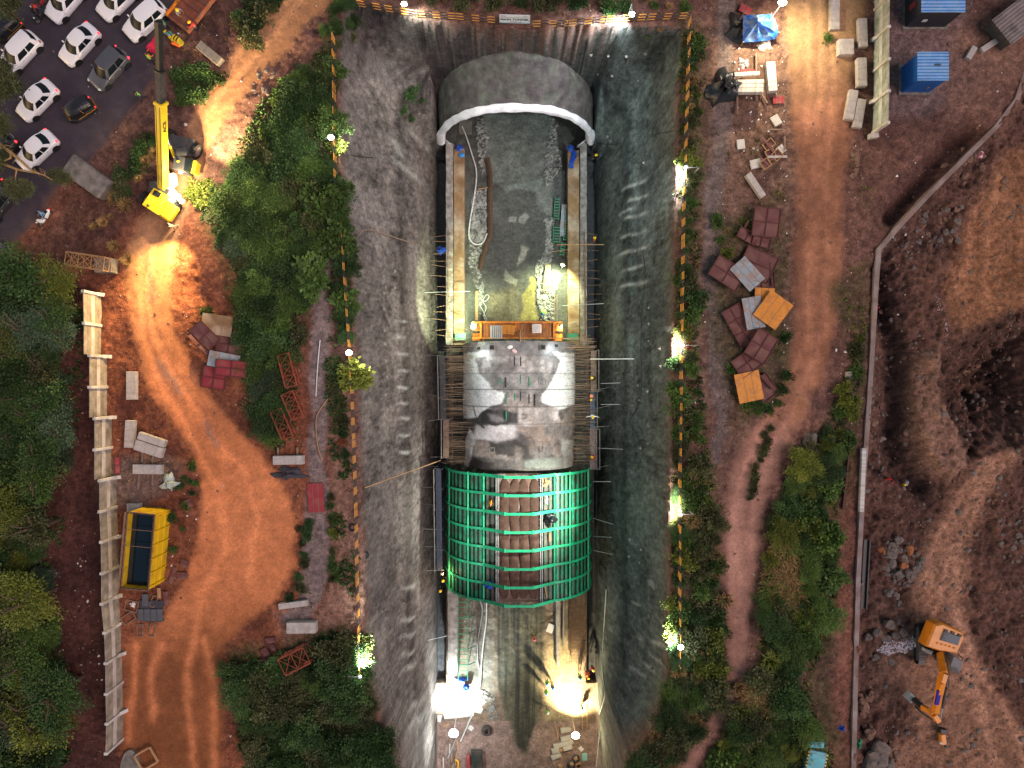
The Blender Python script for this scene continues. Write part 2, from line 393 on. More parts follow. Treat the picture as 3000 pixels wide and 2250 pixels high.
# ------ colours of soil, rock, asphalt and shotcrete
def C3(r,g,b):return np.array([r,g,b])
colr=np.zeros((NY,NX,3))
def lay(mask,c,c2=None,n=None):
 global colr
 c=C3(*c) if c2 is None else (C3(*c)[None,None]*(1-n[...,None])+C3(*c2)[None,None]*n[...,None])
 colr=colr*(1-mask[...,None])+c*mask[...,None]
def inside(poly,soft=0.4,warp=True):
 return 1-sst(-soft,soft,sdist(wx2 if warp else X,wy2 if warp else Y,poly))
n01=np.clip(0.5+0.9*mid,0,1);s01=np.clip(0.5+1.0*sml,0,1);f01=np.clip(0.5+1.1*fin,0,1);b01=np.clip(0.5+1.0*big,0,1)
one=np.ones_like(X)
lay(one,(0.080,0.040,0.034),(0.18,0.092,0.070),np.clip(.5*n01+.5*s01,0,1))
lay(inside(dp((-900,380),(300,380),(560,480),(640,700),(700,1000),(800,1700),(-900,1900)),2.5),(0.12,0.042,0.026),(0.27,0.095,0.05),n01)
lay(inside(dp((-60,640),(60,520),(200,350),(310,260),(380,60),(500,-60),(610,-60),(470,150),(400,280),(320,430),(250,540),(120,600)),1.5)*.85,(0.055,0.030,0.027),(0.135,0.068,0.050),s01)
lay(inside(dp((60,560),(215,640),(210,900),(240,1300),(255,1700),(-300,1900),(-300,600)),0.5),(0.055,0.024,0.021),(0.105,0.042,0.034),n01)
lay(inside(dp((215,1000),(330,980),(400,1000),(360,1060),(300,1100),(225,1100)),0.8),(0.15,0.10,0.085),(0.2,0.13,0.10),n01)
lay(east*1.0,(0.062,0.033,0.028),(0.165,0.083,0.060),np.clip(.55*n01+.45*s01,0,1))
lay(inside(dp((1930,-60),(2100,-60),(2080,120),(2050,230),(1985,262),(1915,250)),0.7),(0.13,0.088,0.085),(0.19,0.12,0.11),n01)
lay(inside(dp((2060,60),(2212,60),(2212,130),(2100,240),(2040,260)),1.5),(0.17,0.095,0.075),(0.23,0.125,0.09),n01)
lay(1-sst(-0.8,0.8,sd_sl),(0.19,0.085,0.044),(0.28,0.135,0.075),np.clip(.6*n01+.4*f01,0,1))
lay(1-sst(-0.8,0.8,sd_yard),(0.19,0.098,0.064),(0.29,0.155,0.102),np.clip(.5*n01+.5*s01,0,1))
lay(inside(dp((1890,1300),(1985,1330),(1985,1560),(1900,1540)),0.6)*.6,(0.10,0.055,0.042),(0.17,0.095,0.07),s01)
lay(inside(BENCH,0.5),(0.19,0.105,0.075),(0.25,0.14,0.10),n01)
lay(np.exp(-(dg/1.2)**2)*0.8,(0.05,0.030,0.026))
lay(1-sst(-0.2,0.5,sd_hole),(0.052,0.029,0.023),(0.12,0.062,0.046),s01)
lay(np.exp(-(drv/1.1)**2)*0.85,(0.06,0.028,0.023))
lay(inside(dp((1795,1000),(1862,960),(1848,1700),(1780,1700),(1800,1400)),0.6),(0.16,0.07,0.05),(0.22,0.095,0.065),n01)
lay(inside(dp((1480,40),(1720,40),(1725,700),(1690,900),(1560,1000),(1480,1000)),1.0),(0.12,0.068,0.052),(0.20,0.115,0.085),s01)
lay(inside(dp((1480,900),(1560,900),(1570,1400),(1480,1600),(1440,1500)),1.0),(0.10,0.06,0.045),(0.18,0.10,0.07),s01)
lay(m_rp*0.9,(0.13,0.098,0.092),(0.19,0.14,0.125),s01)
lay(m_gp*0.95,(0.17,0.13,0.125),(0.235,0.175,0.16),s01)
lay(inside(dp((715,800),(765,800),(790,1450),(640,1460),(590,1330),(640,1310),(700,1300),(715,1100)),0.6)*(1-m_gp),(0.2,0.10,0.07),(0.27,0.15,0.11),s01)
# haul track on the left: tan at the top, bright laterite further down
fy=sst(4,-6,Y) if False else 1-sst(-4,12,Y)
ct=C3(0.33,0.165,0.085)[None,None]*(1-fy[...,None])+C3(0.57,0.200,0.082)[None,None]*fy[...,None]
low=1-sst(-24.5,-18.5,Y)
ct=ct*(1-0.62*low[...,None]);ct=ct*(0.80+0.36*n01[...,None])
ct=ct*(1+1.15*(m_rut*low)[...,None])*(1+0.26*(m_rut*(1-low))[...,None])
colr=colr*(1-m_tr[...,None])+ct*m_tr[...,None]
for a,b,w in (((318,560),(330,640),0.25),((345,780),(385,850),0.3),((445,920),(470,960),0.25)):
 lay(np.exp(-(ldist(wx2,wy2,[D(*a),D(*b)])/w)**2)*0.6,(0.20,0.14,0.12))
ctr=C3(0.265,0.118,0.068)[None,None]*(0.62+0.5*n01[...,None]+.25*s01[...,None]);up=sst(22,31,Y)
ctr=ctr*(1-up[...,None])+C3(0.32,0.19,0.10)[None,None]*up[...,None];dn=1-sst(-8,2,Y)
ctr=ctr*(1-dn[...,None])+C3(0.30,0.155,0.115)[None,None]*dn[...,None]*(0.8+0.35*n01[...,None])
ctr=ctr*(1+0.38*m_rut[...,None])
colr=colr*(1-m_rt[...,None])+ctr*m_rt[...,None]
lay(np.exp(-((np.hypot(X-D(1765,430).x,(Y-D(1765,430).y)*0.6)/1.5)**2))*0.6,(0.13,0.06,0.04))
lay(m_road,(0.036,0.029,0.040),(0.053,0.043,0.054),n01)
lay(np.exp(-(np.abs(sd_road+0.2)/1.0)**2)*0.45*s01,(0.15,0.085,0.065))
colr=colr*(1+.5*(m_rut*east)[...,None])*(1+.22*np.clip(fin,-1,1)*(1-.5*flat_m))[...,None]
# excavation: sprayed concrete, lamps' cool tint painted on the east face, browner on the west face
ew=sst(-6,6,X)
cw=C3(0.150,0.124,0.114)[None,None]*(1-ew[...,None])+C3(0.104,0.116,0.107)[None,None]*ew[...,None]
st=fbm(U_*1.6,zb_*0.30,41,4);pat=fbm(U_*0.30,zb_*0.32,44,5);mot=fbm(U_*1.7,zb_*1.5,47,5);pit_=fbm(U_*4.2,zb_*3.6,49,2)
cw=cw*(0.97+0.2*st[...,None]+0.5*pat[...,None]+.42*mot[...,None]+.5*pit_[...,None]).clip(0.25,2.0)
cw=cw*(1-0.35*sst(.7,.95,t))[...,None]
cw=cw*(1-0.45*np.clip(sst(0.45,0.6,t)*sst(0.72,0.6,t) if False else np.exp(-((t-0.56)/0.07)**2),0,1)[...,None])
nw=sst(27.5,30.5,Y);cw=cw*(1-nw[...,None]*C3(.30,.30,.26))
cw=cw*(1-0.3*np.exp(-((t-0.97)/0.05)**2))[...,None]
gm=inside(dp((880,200),(955,190),(960,300),(905,300)),0.8)*s01*(t>0.3)
cw=cw*(1-0.6*gm[...,None])+C3(0.05,0.075,0.035)*0.6*gm[...,None]
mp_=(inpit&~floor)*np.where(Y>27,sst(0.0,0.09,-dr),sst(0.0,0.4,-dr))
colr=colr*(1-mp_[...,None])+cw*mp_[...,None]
def streak(px,py,qx,qy,w,a,c=(0.42,0.41,0.38)):
 p,q=on_ground(px,py),on_ground(qx,qy)
 lay(np.exp(-(ldist(X+0.05*sml,Y+0.05*fin,[p,q])/w)**2)*a*inpit*(0.4+0.8*f01).clip(0,1),c)
rs=random.Random(5)
for (x,y) in ((910,420),(912,525),(915,632),(918,742),(922,850),(926,955),(930,1050),(932,1160),(934,1270)):
 px,py=T(1,1,x,y);streak(px,py,px+22,py+2,0.16,0.8)
for (x,y) in ((955,490),(955,690),(955,800),(955,910),(955,1015),(1020,1230),(1015,1340)):
 px,py=T(1,2,x,y);streak(px,py,px+30,py-4,0.18,0.75)
for (a,b,c,d) in ((725,1225,870,1165),(760,1300,865,1275),(710,1385,785,1350),(745,1410,865,1390),(710,1540,860,1500),(700,1650,860,1605),(720,1760,850,1715),(720,1850,855,1830)):
 p,q=T(2,0,a,b),T(2,0,c,d);streak(*p,*q,0.17,0.85)
for (a,b,c,d) in ((890,440,895,470),(900,830,990,870),(910,940,960,970),(770,1005,845,1050),(870,1000,910,1020),(780,580,820,600),(835,800,830,830)):
 p,q=T(2,2,a,b),T(2,2,c,d);streak(*p,*q,0.13,0.7)
for i in range(26):
 x0=790+150*rs.random();y0=380+1050*rs.random();L=20+60*rs.random()
 streak(x0*1.356,y0*1.356,(x0+rs.uniform(-6,6))*1.356,(y0+L)*1.356,0.1+0.15*rs.random(),0.35,(0.33,0.29,0.25) if rs.random()<.6 else (0.07,0.06,0.06))
for i in range(24):
 x0=1300+140*rs.random();y0=100+1400*rs.random();L=30+120*rs.random()
 streak(x0*1.356,y0*1.356,(x0+rs.uniform(-6,6))*1.356,(y0+L)*1.356,0.1+0.12*rs.random(),0.45,(0.06,0.065,0.07))
for a,b in (((893,1040),(1030,1150)),((940,1010),(905,930)),((1010,870),(1110,960))):
 p,q=T(1,0,a[0],a[1]),T(1,0,b[0],b[1]);streak(*p,*q,0.35,0.5,(0.36,0.35,0.32))
# pit floor
def fp(pts,ox=1270,oy=300,sc=4.148):return [Z(ox,oy,sc,a,b,FZ) for a,b in pts]
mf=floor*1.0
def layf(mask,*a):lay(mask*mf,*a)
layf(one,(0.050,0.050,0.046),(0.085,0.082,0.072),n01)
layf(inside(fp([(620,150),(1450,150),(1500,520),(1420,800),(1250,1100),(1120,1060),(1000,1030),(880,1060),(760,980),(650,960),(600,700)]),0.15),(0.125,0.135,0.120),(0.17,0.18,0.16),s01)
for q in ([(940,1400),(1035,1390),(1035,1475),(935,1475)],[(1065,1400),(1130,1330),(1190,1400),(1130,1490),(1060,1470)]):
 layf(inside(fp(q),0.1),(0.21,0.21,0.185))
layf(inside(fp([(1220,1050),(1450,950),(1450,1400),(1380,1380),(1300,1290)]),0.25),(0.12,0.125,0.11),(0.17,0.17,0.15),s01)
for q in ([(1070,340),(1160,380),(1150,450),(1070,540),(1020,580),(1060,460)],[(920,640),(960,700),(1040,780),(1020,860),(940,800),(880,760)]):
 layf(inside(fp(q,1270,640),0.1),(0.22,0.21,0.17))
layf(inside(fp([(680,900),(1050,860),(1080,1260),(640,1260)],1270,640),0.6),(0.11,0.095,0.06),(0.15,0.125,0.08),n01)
layf(inside(fp([(1180,700),(1250,720),(1250,1050),(1290,1250),(1060,1250),(1100,960),(1170,800)],1270,640),0.12),(0.20,0.165,0.055))  # wet patch with yellow-green lamplight put into its colour
so_=(Y<-20)*1.0
layf(so_,(0.15,0.105,0.075),(0.24,0.165,0.115),n01)
vs_=np.clip(0.5+1.3*fbm(X*4.0,Y*0.12,51,3),0,1)
layf(inside([(-1.9,-18),(3.6,-18),(3.7,-30),(3.4,-34),(2.9,-39),(1.8,-42.5),(0.4,-41),(-0.9,-38),(-1.6,-33),(-1.9,-27)],0.35),(0.030,0.027,0.020),(0.105,0.092,0.06),vs_)
layf(inside([(-5.2,-22),(-2.2,-22),(-2.0,-36),(-5.2,-33)],0.5),(0.12,0.10,0.075),(0.19,0.17,0.14),s01)
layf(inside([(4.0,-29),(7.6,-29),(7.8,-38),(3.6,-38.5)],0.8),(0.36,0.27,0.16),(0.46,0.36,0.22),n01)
layf((Y<-38.5)*1.0*(1-inside([(-1.9,-18),(3.6,-18),(3.4,-34),(2.9,-39),(1.8,-42.5),(0.4,-41),(-1.6,-33)],0.3)),(0.19,0.12,0.10),(0.27,0.18,0.155),s01)
for (xa,xb) in ((-8.9,-7.5),(8.4,9.9)):layf(sst(0,.15,X-xa)*sst(0,.15,xb-X)*(Y>-34),(0.03,0.028,0.032))
# green growth and dry litter stain the soil under the planting
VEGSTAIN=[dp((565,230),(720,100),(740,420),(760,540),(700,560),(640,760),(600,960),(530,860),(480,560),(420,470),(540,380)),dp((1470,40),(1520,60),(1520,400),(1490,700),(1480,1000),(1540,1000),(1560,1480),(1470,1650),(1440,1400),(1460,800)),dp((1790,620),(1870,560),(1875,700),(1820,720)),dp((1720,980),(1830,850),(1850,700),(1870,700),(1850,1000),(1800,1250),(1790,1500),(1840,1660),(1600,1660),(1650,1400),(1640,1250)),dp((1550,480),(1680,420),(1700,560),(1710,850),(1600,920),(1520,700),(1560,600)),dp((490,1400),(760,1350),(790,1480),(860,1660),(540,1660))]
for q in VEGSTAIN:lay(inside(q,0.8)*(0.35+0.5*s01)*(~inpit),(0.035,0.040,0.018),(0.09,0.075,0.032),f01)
lay((np.hypot(X,Y)>75)*1.0,(0.10,0.075,0.045))
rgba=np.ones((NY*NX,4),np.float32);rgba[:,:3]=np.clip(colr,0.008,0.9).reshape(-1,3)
verts=np.stack([X,Y,Zt],-1).reshape(-1,3).astype(np.float32)
idx=np.arange(NY*NX).reshape(NY,NX)
quads=np.stack([idx[:-1,:-1],idx[:-1,1:],idx[1:,1:],idx[1:,:-1]],-1).reshape(-1,4)
def fm(a):return (a[:-1,:-1]|a[1:,1:]|a[:-1,1:]|a[1:,:-1]).reshape(-1)
lab=np.zeros(len(quads),int)
for k,a in ((1,sd_road<0),(2,(sd_tr<0)|(sd_rt<0)),(3,(sd_gp<0)|(sd_rp<0)),(4,dr<-0.2),(5,floor)):lab[fm(a)]=k
M_soil=attr_mat('soil',var=0.31,s1=1.6,s2=8.0,bump=0.12)
M_asph=attr_mat('asphalt',rough=0.8,var=0.14,s1=0.6,s2=22.0,bump=0.01,spec=0.3)
M_trk=attr_mat('packed_earth',var=0.17,s1=0.9,s2=11.0,bump=0.05)
M_shot=attr_mat('sprayed_concrete',var=0.26,s1=1.1,s2=7.0,bump=0.10,spec=0.08,rough=0.97)
M_flr=attr_mat('wet_pit_floor',var=0.3,s1=1.5,s2=9.0,bump=0.05,rough=0.7,spec=0.35)
for k,(nm,m) in enumerate((('ground',M_soil),('road',M_asph),('dirt_track',M_trk),('footpath',M_soil),('pit_slope',M_shot),('pit_floor',M_flr))):
 q=quads[lab==k];u,inv=np.unique(q,return_inverse=True)
 me=bpy.data.meshes.new(nm);nf=len(q)
 me.vertices.add(len(u));me.vertices.foreach_set('co',verts[u].ravel())
 me.loops.add(nf*4);me.loops.foreach_set('vertex_index',inv.ravel().astype(np.int32))
 me.polygons.add(nf);me.polygons.foreach_set('loop_start',np.arange(0,nf*4,4,dtype=np.int32));me.polygons.foreach_set('loop_total',np.full(nf,4,np.int32))
 me.polygons.foreach_set('use_smooth',np.ones(nf,bool))
 me.update(calc_edges=True)
 ca=me.color_attributes.new('col','FLOAT_COLOR','POINT');ca.data.foreach_set('color',rgba[u].ravel())
 me.materials.append(m);o=bpy.data.objects.new(nm,me);COL.objects.link(o);tag(o,kind='structure')
# ------ palette
M={}
M['conc']=mat('precast_concrete',(0.50,0.45,0.42),0.85,var=0.28,scale=2.0,col2=(0.30,0.25,0.22),amt=0.38,bump=0.012,sharp=0.2)
M['conc_dk']=mat('old_concrete',(0.23,0.20,0.18),0.9,var=0.35,scale=1.6,col2=(0.11,0.10,0.085),amt=0.45,bump=0.02)
M['conc_wh']=mat('pale_concrete',(0.62,0.58,0.55),0.85,var=0.2,scale=1.2,col2=(0.40,0.36,0.30),amt=0.42,bump=0.01,stretch=(4,0.6,0.6))
M['kick']=mat('kicker_concrete',(0.32,0.28,0.26),0.9,var=0.4,scale=2.2,col2=(0.14,0.12,0.11),amt=0.42,bump=0.03)
M['sand']=mat('brown_mud_film',(0.26,0.15,0.075),0.9,var=0.35,scale=0.8,col2=(0.42,0.33,0.24),amt=0.36,bump=0.02)
M['white']=mat('white_lime_plaster',(0.80,0.76,0.80),0.8,var=0.12,scale=1.5,col2=(0.60,0.56,0.60),amt=0.4,bump=0.04,bscale=5)
M['green']=mat('green_enamel',(0.012,0.27,0.13),0.5,var=0.45,scale=2.2,col2=(0.075,0.085,0.06),amt=0.40,spec=0.5)
M['green_dk']=mat('soiled_green_plate',(0.016,0.030,0.022),0.55,var=0.5,scale=1.3,col2=(0.055,0.040,0.034),amt=0.45)
M['green_br']=mat('bright_green_flange',(.012,.40,.18),.45,var=.25,scale=2,col2=(.05,.22,.12),amt=.3,spec=.5)
M['green_mid']=mat('muddy_green_strip',(.05,.12,.075),.6,var=.5,scale=2,col2=(.16,.12,.10),amt=.5)
M['brown']=mat('brown_sacking',(0.060,0.028,0.020),0.95,var=0.35,scale=1.4,col2=(0.115,0.06,0.045),amt=0.4,bump=0.06,bscale=4)
M['rust']=mat('rusty_bar',(0.24,0.135,0.085),0.8,var=0.35,scale=4)
M['tanbar']=mat('sunbleached_bar',(0.27,0.175,0.12),0.8,var=0.3,scale=4)
M['steel']=mat('galvanised_tube',(0.42,0.42,0.43),0.45,metal=0.5,var=0.2,scale=5)
M['dksteel']=mat('dark_scaffold_tube',(0.17,0.15,0.15),0.6,metal=0.3,var=0.3,scale=5)
M['orange']=mat('orange_steel',(0.62,0.19,0.015),0.5,var=0.3,scale=2.5,col2=(0.24,0.10,0.04),amt=0.36)
M['orange_pl']=mat('orange_scratched_sheet',(0.66,0.25,0.035),0.55,var=0.2,scale=1.5,col2=(0.30,0.13,0.05),amt=0.28)
M['maroon']=mat('maroon_primer',(0.155,0.055,0.052),0.75,var=0.35,scale=1.4,col2=(0.19,0.095,0.075),amt=0.42)
M['maroon_dk']=mat('maroon_frame',(0.105,0.035,0.034),0.75,var=0.3,scale=3)
M['red']=mat('dull_red_sheet',(0.30,0.035,0.045),0.65,var=0.2,scale=1.5,col2=(0.25,0.09,0.07),amt=0.3)
M['greyblue']=mat('grey_blue_sheet',(0.30,0.36,0.40),0.6,var=0.25,scale=1.5,col2=(0.30,0.15,0.075),amt=0.38)
M['wood']=mat('raw_timber',(0.42,0.24,0.12),0.8,var=0.3,scale=2.0,stretch=(6,1,1))
M['wood_gr']=mat('weathered_timber',(0.24,0.16,0.12),0.9,var=0.35,scale=2.0)
M['blue']=mat('blue_plastic',(0.015,0.07,0.42),0.4,var=0.25,scale=2,spec=0.5)
M['bluetarp']=mat('blue_tarpaulin',(0.025,0.13,0.50),0.45,var=0.3,scale=2.0,col2=(0.20,0.28,0.40),amt=0.30,bump=0.04,bscale=3,spec=0.5)
M['blacktarp']=mat('black_polythene',(0.018,0.018,0.022),0.35,var=0.3,scale=3,bump=0.08,bscale=4,spec=0.5)
M['greytarp']=mat('dark_grey_cloth',(0.06,0.055,0.065),0.8,var=0.3,scale=2,bump=0.04,bscale=3)
M['white_sack']=mat('white_woven_sack',(0.70,0.66,0.64),0.8,var=0.15,scale=4,bump=0.03,bscale=8)
M['pipe']=mat('white_hose',(0.62,0.60,0.58),0.5,var=0.2,scale=3)
M['rubber']=mat('black_rubber',(0.020,0.019,0.019),0.75,var=0.3,scale=5)
M['yellow']=mat('yellow_machine_paint',(0.80,0.56,0.02),0.42,var=0.12,scale=1.5,col2=(0.45,0.28,0.05),amt=0.2,spec=0.5)
M['black']=mat('black_paint',(0.018,0.018,0.020),0.45,var=0.2,scale=4,spec=0.4)
M['dkgrey']=mat('dark_grey_paint',(0.055,0.055,0.06),0.6,var=0.25,scale=3,col2=(0.10,0.08,0.07),amt=0.3)
M['litgrey']=mat('light_grey_paint',(0.40,0.40,0.40),0.5,var=0.15,scale=3)
M['rock']=mat('grey_rock',(0.15,0.125,0.115),0.9,var=0.4,scale=2.5,col2=(0.22,0.15,0.11),amt=0.3,bump=0.03)
M['rock_or']=mat('orange_rock',(0.32,0.12,0.05),0.9,var=0.3,scale=2.5,bump=0.03)
M['rock_br']=mat('soil_stained_rock',(0.20,0.11,0.075),0.95,var=0.35,scale=2.5,col2=(0.26,0.17,0.13),amt=0.35,bump=0.03)
M['gravel']=mat('broken_stone',(0.34,0.33,0.31),0.9,var=0.4,scale=1.5,col2=(0.15,0.14,0.13),amt=0.45)
M['cable']=mat('black_cable',(0.03,0.028,0.028),0.6)
M['railstripe']=stripe_mat('black_amber_bands',(0.62,0.27,0.045),(0.028,0.024,0.022),1.36,0.48,axis=0)
M['skin']=mat('skin',(0.20,0.10,0.065),0.6,var=0.1)
# ------ tunnel portal
def arch(c,a,base,h,e,th):
 cs,sn=math.cos(th),math.sin(th)
 return c+a*math.copysign(abs(cs)**(2/e),cs),base+h*max(sn,0)**(2/e)
portal=thing('tunnel_portal','grey sprayed-concrete tunnel hood with a white rim at the far end of the pit','tunnel portal',(0.4,27.3,FZ))
NT=72
rows=[];inn=[]
for j in range(15):
 s=j/14;yy=27.3+4.3*s;r1=[];r2=[]
 for i in range(NT+1):
  th=math.pi*i/NT
  x,z=arch(0.4,8.45+0.9*s,FZ-0.5,11.5+3.9*s**1.3,2.3-.62*s,th)
  k=0.34*float(vnoise(np.array(x*0.8+9),np.array(yy*0.9),3))+0.16*float(vnoise(np.array(x*3),np.array(yy*3+z),4))
  r1.append((x+0.3*k*math.cos(th),yy,z+k));x2,z2=arch(0.4,7.95,FZ-0.5,11.0,2.3,th);r2.append((x2,yy,z2))
 rows.append(r1);inn.append(r2)
b=MB();b.grid(rows);b.grid(inn[::-1]);b.grid([rows[0],inn[0]][::-1])
M['hood']=mat('hood_shotcrete',(0.088,0.072,0.072),0.97,var=0.5,scale=1.1,col2=(0.125,0.122,0.105),amt=0.42,bump=0.2,bscale=4,sharp=0.1)
b.build('hood_shell',M['hood'],portal,smooth=True,world=True)
b=MB();pts=[]
rows=[]
for i in range(NT+1):
 th=math.pi*(0.055+0.89*i/NT);x,z=arch(0.4,8.45,FZ-0.5,11.6,2.3,th)
 w=0.50+0.07*math.sin(i*0.9)*math.sin(i*0.37+1)+(0.25 if i<5 or i>NT-5 else 0)
 nx,nz=math.cos(th),math.sin(th);ring=[]
 for k in range(10):
  a=2*math.pi*k/10;q=w*(1+0.07*math.sin(3*a+i*.12))
  ring.append((x+nx*math.cos(a)*q*0.7,27.15+math.sin(a)*q*0.85,z+0.1+nz*math.cos(a)*q*0.7))
 rows.append(ring)
b.grid(rows,closed=True);b.build('white_rim',M['white'],portal,smooth=True,world=True)
for sx in (-1,1):
 b=MB();rr=[]
 for j in range(7):
  rr.append([(0.4+sx*(8.0-0.22*k+0.1*math.sin(j+k)),27.2-0.12*k+0.15*math.sin(1.7*j+k),-17.0-0.34*j*(1-0.1*k)) for k in range(6)])
 b.grid(rr);b.grid([[(p[0],p[1]+0.05,p[2]) for p in r][::-1] for r in rr]);b.build('rim_skirt',M['white'],portal,smooth=True,world=True)
# ------ cast tunnel lining with staining
LC,LA,LB,LH,LE=0.8,6.35,FZ-0.4,9.9,2.5
lining=thing('tunnel_lining','stained pale concrete tunnel arch between the orange trolley and the green gantry','tunnel lining',(LC,-2.0,FZ))
NA,NB=120,120
th=np.linspace(0,math.pi,NA+1);yy=np.linspace(4.35,-8.75,NB+1)
lx=LC+LA*np.sign(np.cos(th))*np.abs(np.cos(th))**(2/LE);lz=LB+LH*np.clip(np.sin(th),0,1)**(2/LE)
GX=np.repeat(lx[None],NB+1,0);GZ=np.repeat(lz[None],NB+1,0);GY=np.repeat(yy[:,None],NA+1,1)
lc=np.zeros(GX.shape+(3,))
def layl(m,c,c2=None,n=None):
 global lc
 c=C3(*c)[None,None] if c2 is None else C3(*c)[None,None]*(1-n[...,None])+C3(*c2)[None,None]*n[...,None]
 lc=lc*(1-m[...,None])+c*m[...,None]
ln1=np.clip(0.5+fbm(GX*1.1,GY*1.1,61,5)*2.0,0,1);ln2=np.clip(0.5+fbm(GX*4,GY*0.6,62,4)*2.0,0,1);ln3=np.clip(0.5+fbm(GX*0.6,GY*0.6,63,5)*2.8,0,1)
lwx=GX+0.18*fbm(GX*1.3,GY*1.3,64);lwy=GY+0.18*fbm(GX*1.3,GY*1.3,65)
def lp(*pts):return [Z(1270,900,3.318,a,b_,-9.8) for a,b_ in pts]
def lin(poly,s=0.07):return 1-sst(-s,s,sdist(lwx,lwy,poly))
layl(np.ones_like(GX),(0.21,0.18,0.175),(0.43,0.37,0.355),ln1)
layl(ln2*0.45,(0.13,0.115,0.11));layl(np.clip(fbm(GX*2.6,GY*2.6,67,4)*2.2,0,1)*.5,(0.075,0.066,0.064))
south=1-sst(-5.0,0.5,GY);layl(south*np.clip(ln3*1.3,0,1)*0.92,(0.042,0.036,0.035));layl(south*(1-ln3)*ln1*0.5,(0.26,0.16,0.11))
layl(lin(lp((430,640),(1200,640),(1130,800),(1050,830),(700,830),(560,780)))*0.6,(0.17,0.165,0.16),(0.25,0.23,0.22),ln1)
WH=(0.72,0.70,0.69)
layl(lin(lp((250,430),(540,430),(540,470),(400,490),(440,640),(560,780),(700,850),(660,930),(540,965),(470,1010),(415,1080),(250,1100)))*0.92,WH,(0.80,0.79,0.78),ln1)
layl(lin(lp((1170,430),(1420,430),(1420,960),(1230,1000),(1060,930),(1050,870),(1100,800),(1190,640),(1250,520)))*0.92,WH,(0.80,0.79,0.78),ln1)
layl(lin(lp((330,640),(450,660),(450,970),(380,960),(320,800)),0.3)*0.5*ln1,(0.25,0.27,0.28))
layl(lin(lp((820,970),(1220,970),(1230,1120),(1100,1160),(830,1150)))*np.clip(ln3+.2,0,1)*0.95,(0.62,0.55,0.54))
layl(lin(lp((400,1160),(560,1150),(800,1140),(810,1270),(600,1310),(400,1290)),0.2)*0.95,(0.50,0.44,0.44),(0.68,0.62,0.61),ln1)
DKC=(0.040,0.036,0.036)
layl(lin(lp((410,1085),(470,1010),(520,990),(600,1000),(660,985),(720,1010),(815,1040),(815,1120),(700,1135),(560,1160),(480,1125)),0.06),DKC,(0.075,0.068,0.066),ln2)
layl(lin(lp((360,960),(372,965),(420,1110),(500,1170),(500,1190),(420,1140)),0.05),DKC)
layl(lin(lp((520,1040),(640,1050),(690,1110),(560,1110)),0.2)*0.6,(0.32,0.29,0.29))
layl(lin(lp((840,1250),(940,1250),(930,1480),(850,1470)),0.3)*0.7,(0.05,0.045,0.042))
layl(lin(lp((350,1470),(1270,1470),(1290,1640),(320,1640)),0.35)*0.85,(0.055,0.048,0.047),(0.13,0.11,0.105),ln1)
layl(lin(lp((890,1480),(1260,1470),(1270,1570),(900,1560)),0.15)*0.7,(0.20,0.21,0.19))
layl(lin(lp((330,1200),(405,1270),(320,1620),(270,1620),(285,1300)),0.08),(0.55,0.52,0.52))
layl(lin(lp((1240,1290),(1390,1330),(1390,1620),(1290,1600)),0.15)*0.75,(0.48,0.45,0.43),(0.3,0.28,0.27),ln1)
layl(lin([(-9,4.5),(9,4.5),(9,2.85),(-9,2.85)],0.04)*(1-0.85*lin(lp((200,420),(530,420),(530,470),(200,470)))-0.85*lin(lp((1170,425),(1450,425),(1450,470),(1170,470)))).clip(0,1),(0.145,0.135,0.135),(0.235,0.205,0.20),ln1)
for q in (640,800,970,1140,1310,470):layl(np.exp(-((GY-Z(1270,900,3.318,0,q,-9.6).y)/0.045)**2)*0.75,(0.07,0.062,0.06))
layl(np.exp(-((GX-Z(1270,900,3.318,820,0,-9.6).x)/0.06)**2)*0.5,(0.12,0.10,0.10))
layl(np.exp(-((np.hypot(GX-Z(1270,900,3.318,882,1060,-9.6).x,GY-Z(1270,900,3.318,882,1060,-9.6).y)-0.22)/0.1)**2)*0.8,(0.06,0.055,0.055))
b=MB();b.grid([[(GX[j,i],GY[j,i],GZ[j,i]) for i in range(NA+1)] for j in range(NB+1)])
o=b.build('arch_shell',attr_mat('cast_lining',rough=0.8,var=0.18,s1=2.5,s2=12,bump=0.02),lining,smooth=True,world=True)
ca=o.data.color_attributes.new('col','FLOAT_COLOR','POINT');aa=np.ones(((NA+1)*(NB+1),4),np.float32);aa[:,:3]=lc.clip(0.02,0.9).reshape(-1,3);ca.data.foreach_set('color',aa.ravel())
for j,nm in ((0,'north_end_wall'),(NB,'south_end_wall')):
 b=MB();b.add([(lx[i],yy[j],lz[i]) for i in range(NA+1)],[tuple(range(NA+1))]);b.build('end_wall',M['conc_dk'],lining,world=True)
for (zx,zy) in ((568,390),(1063,390),(568,725),(1065,725),(570,1390),(1070,1390)):
 q=Z(1270,900,3.318,zx,zy,-9.55);b=MB()
 for dx,dy,sx,sy in ((0,.24,.55,.07),(0,-.24,.55,.07),(.24,0,.07,.41),(-.24,0,.07,.41)):b.box((q.x+dx,q.y+dy,-9.47),(sx,sy,0.07))
 f_=b.build('box_out',M['conc_dk'],lining,world=True)
 if zy==390:
  b=MB();b.box((q.x,q.y,-9.475),(0.41,0.41,0.03));b.build('dark_recess',M['black'],f_,world=True) if False else b.build('hole_shade_plate',M['black'],lining,world=True)  # black plate painted in for the shade of a square hole
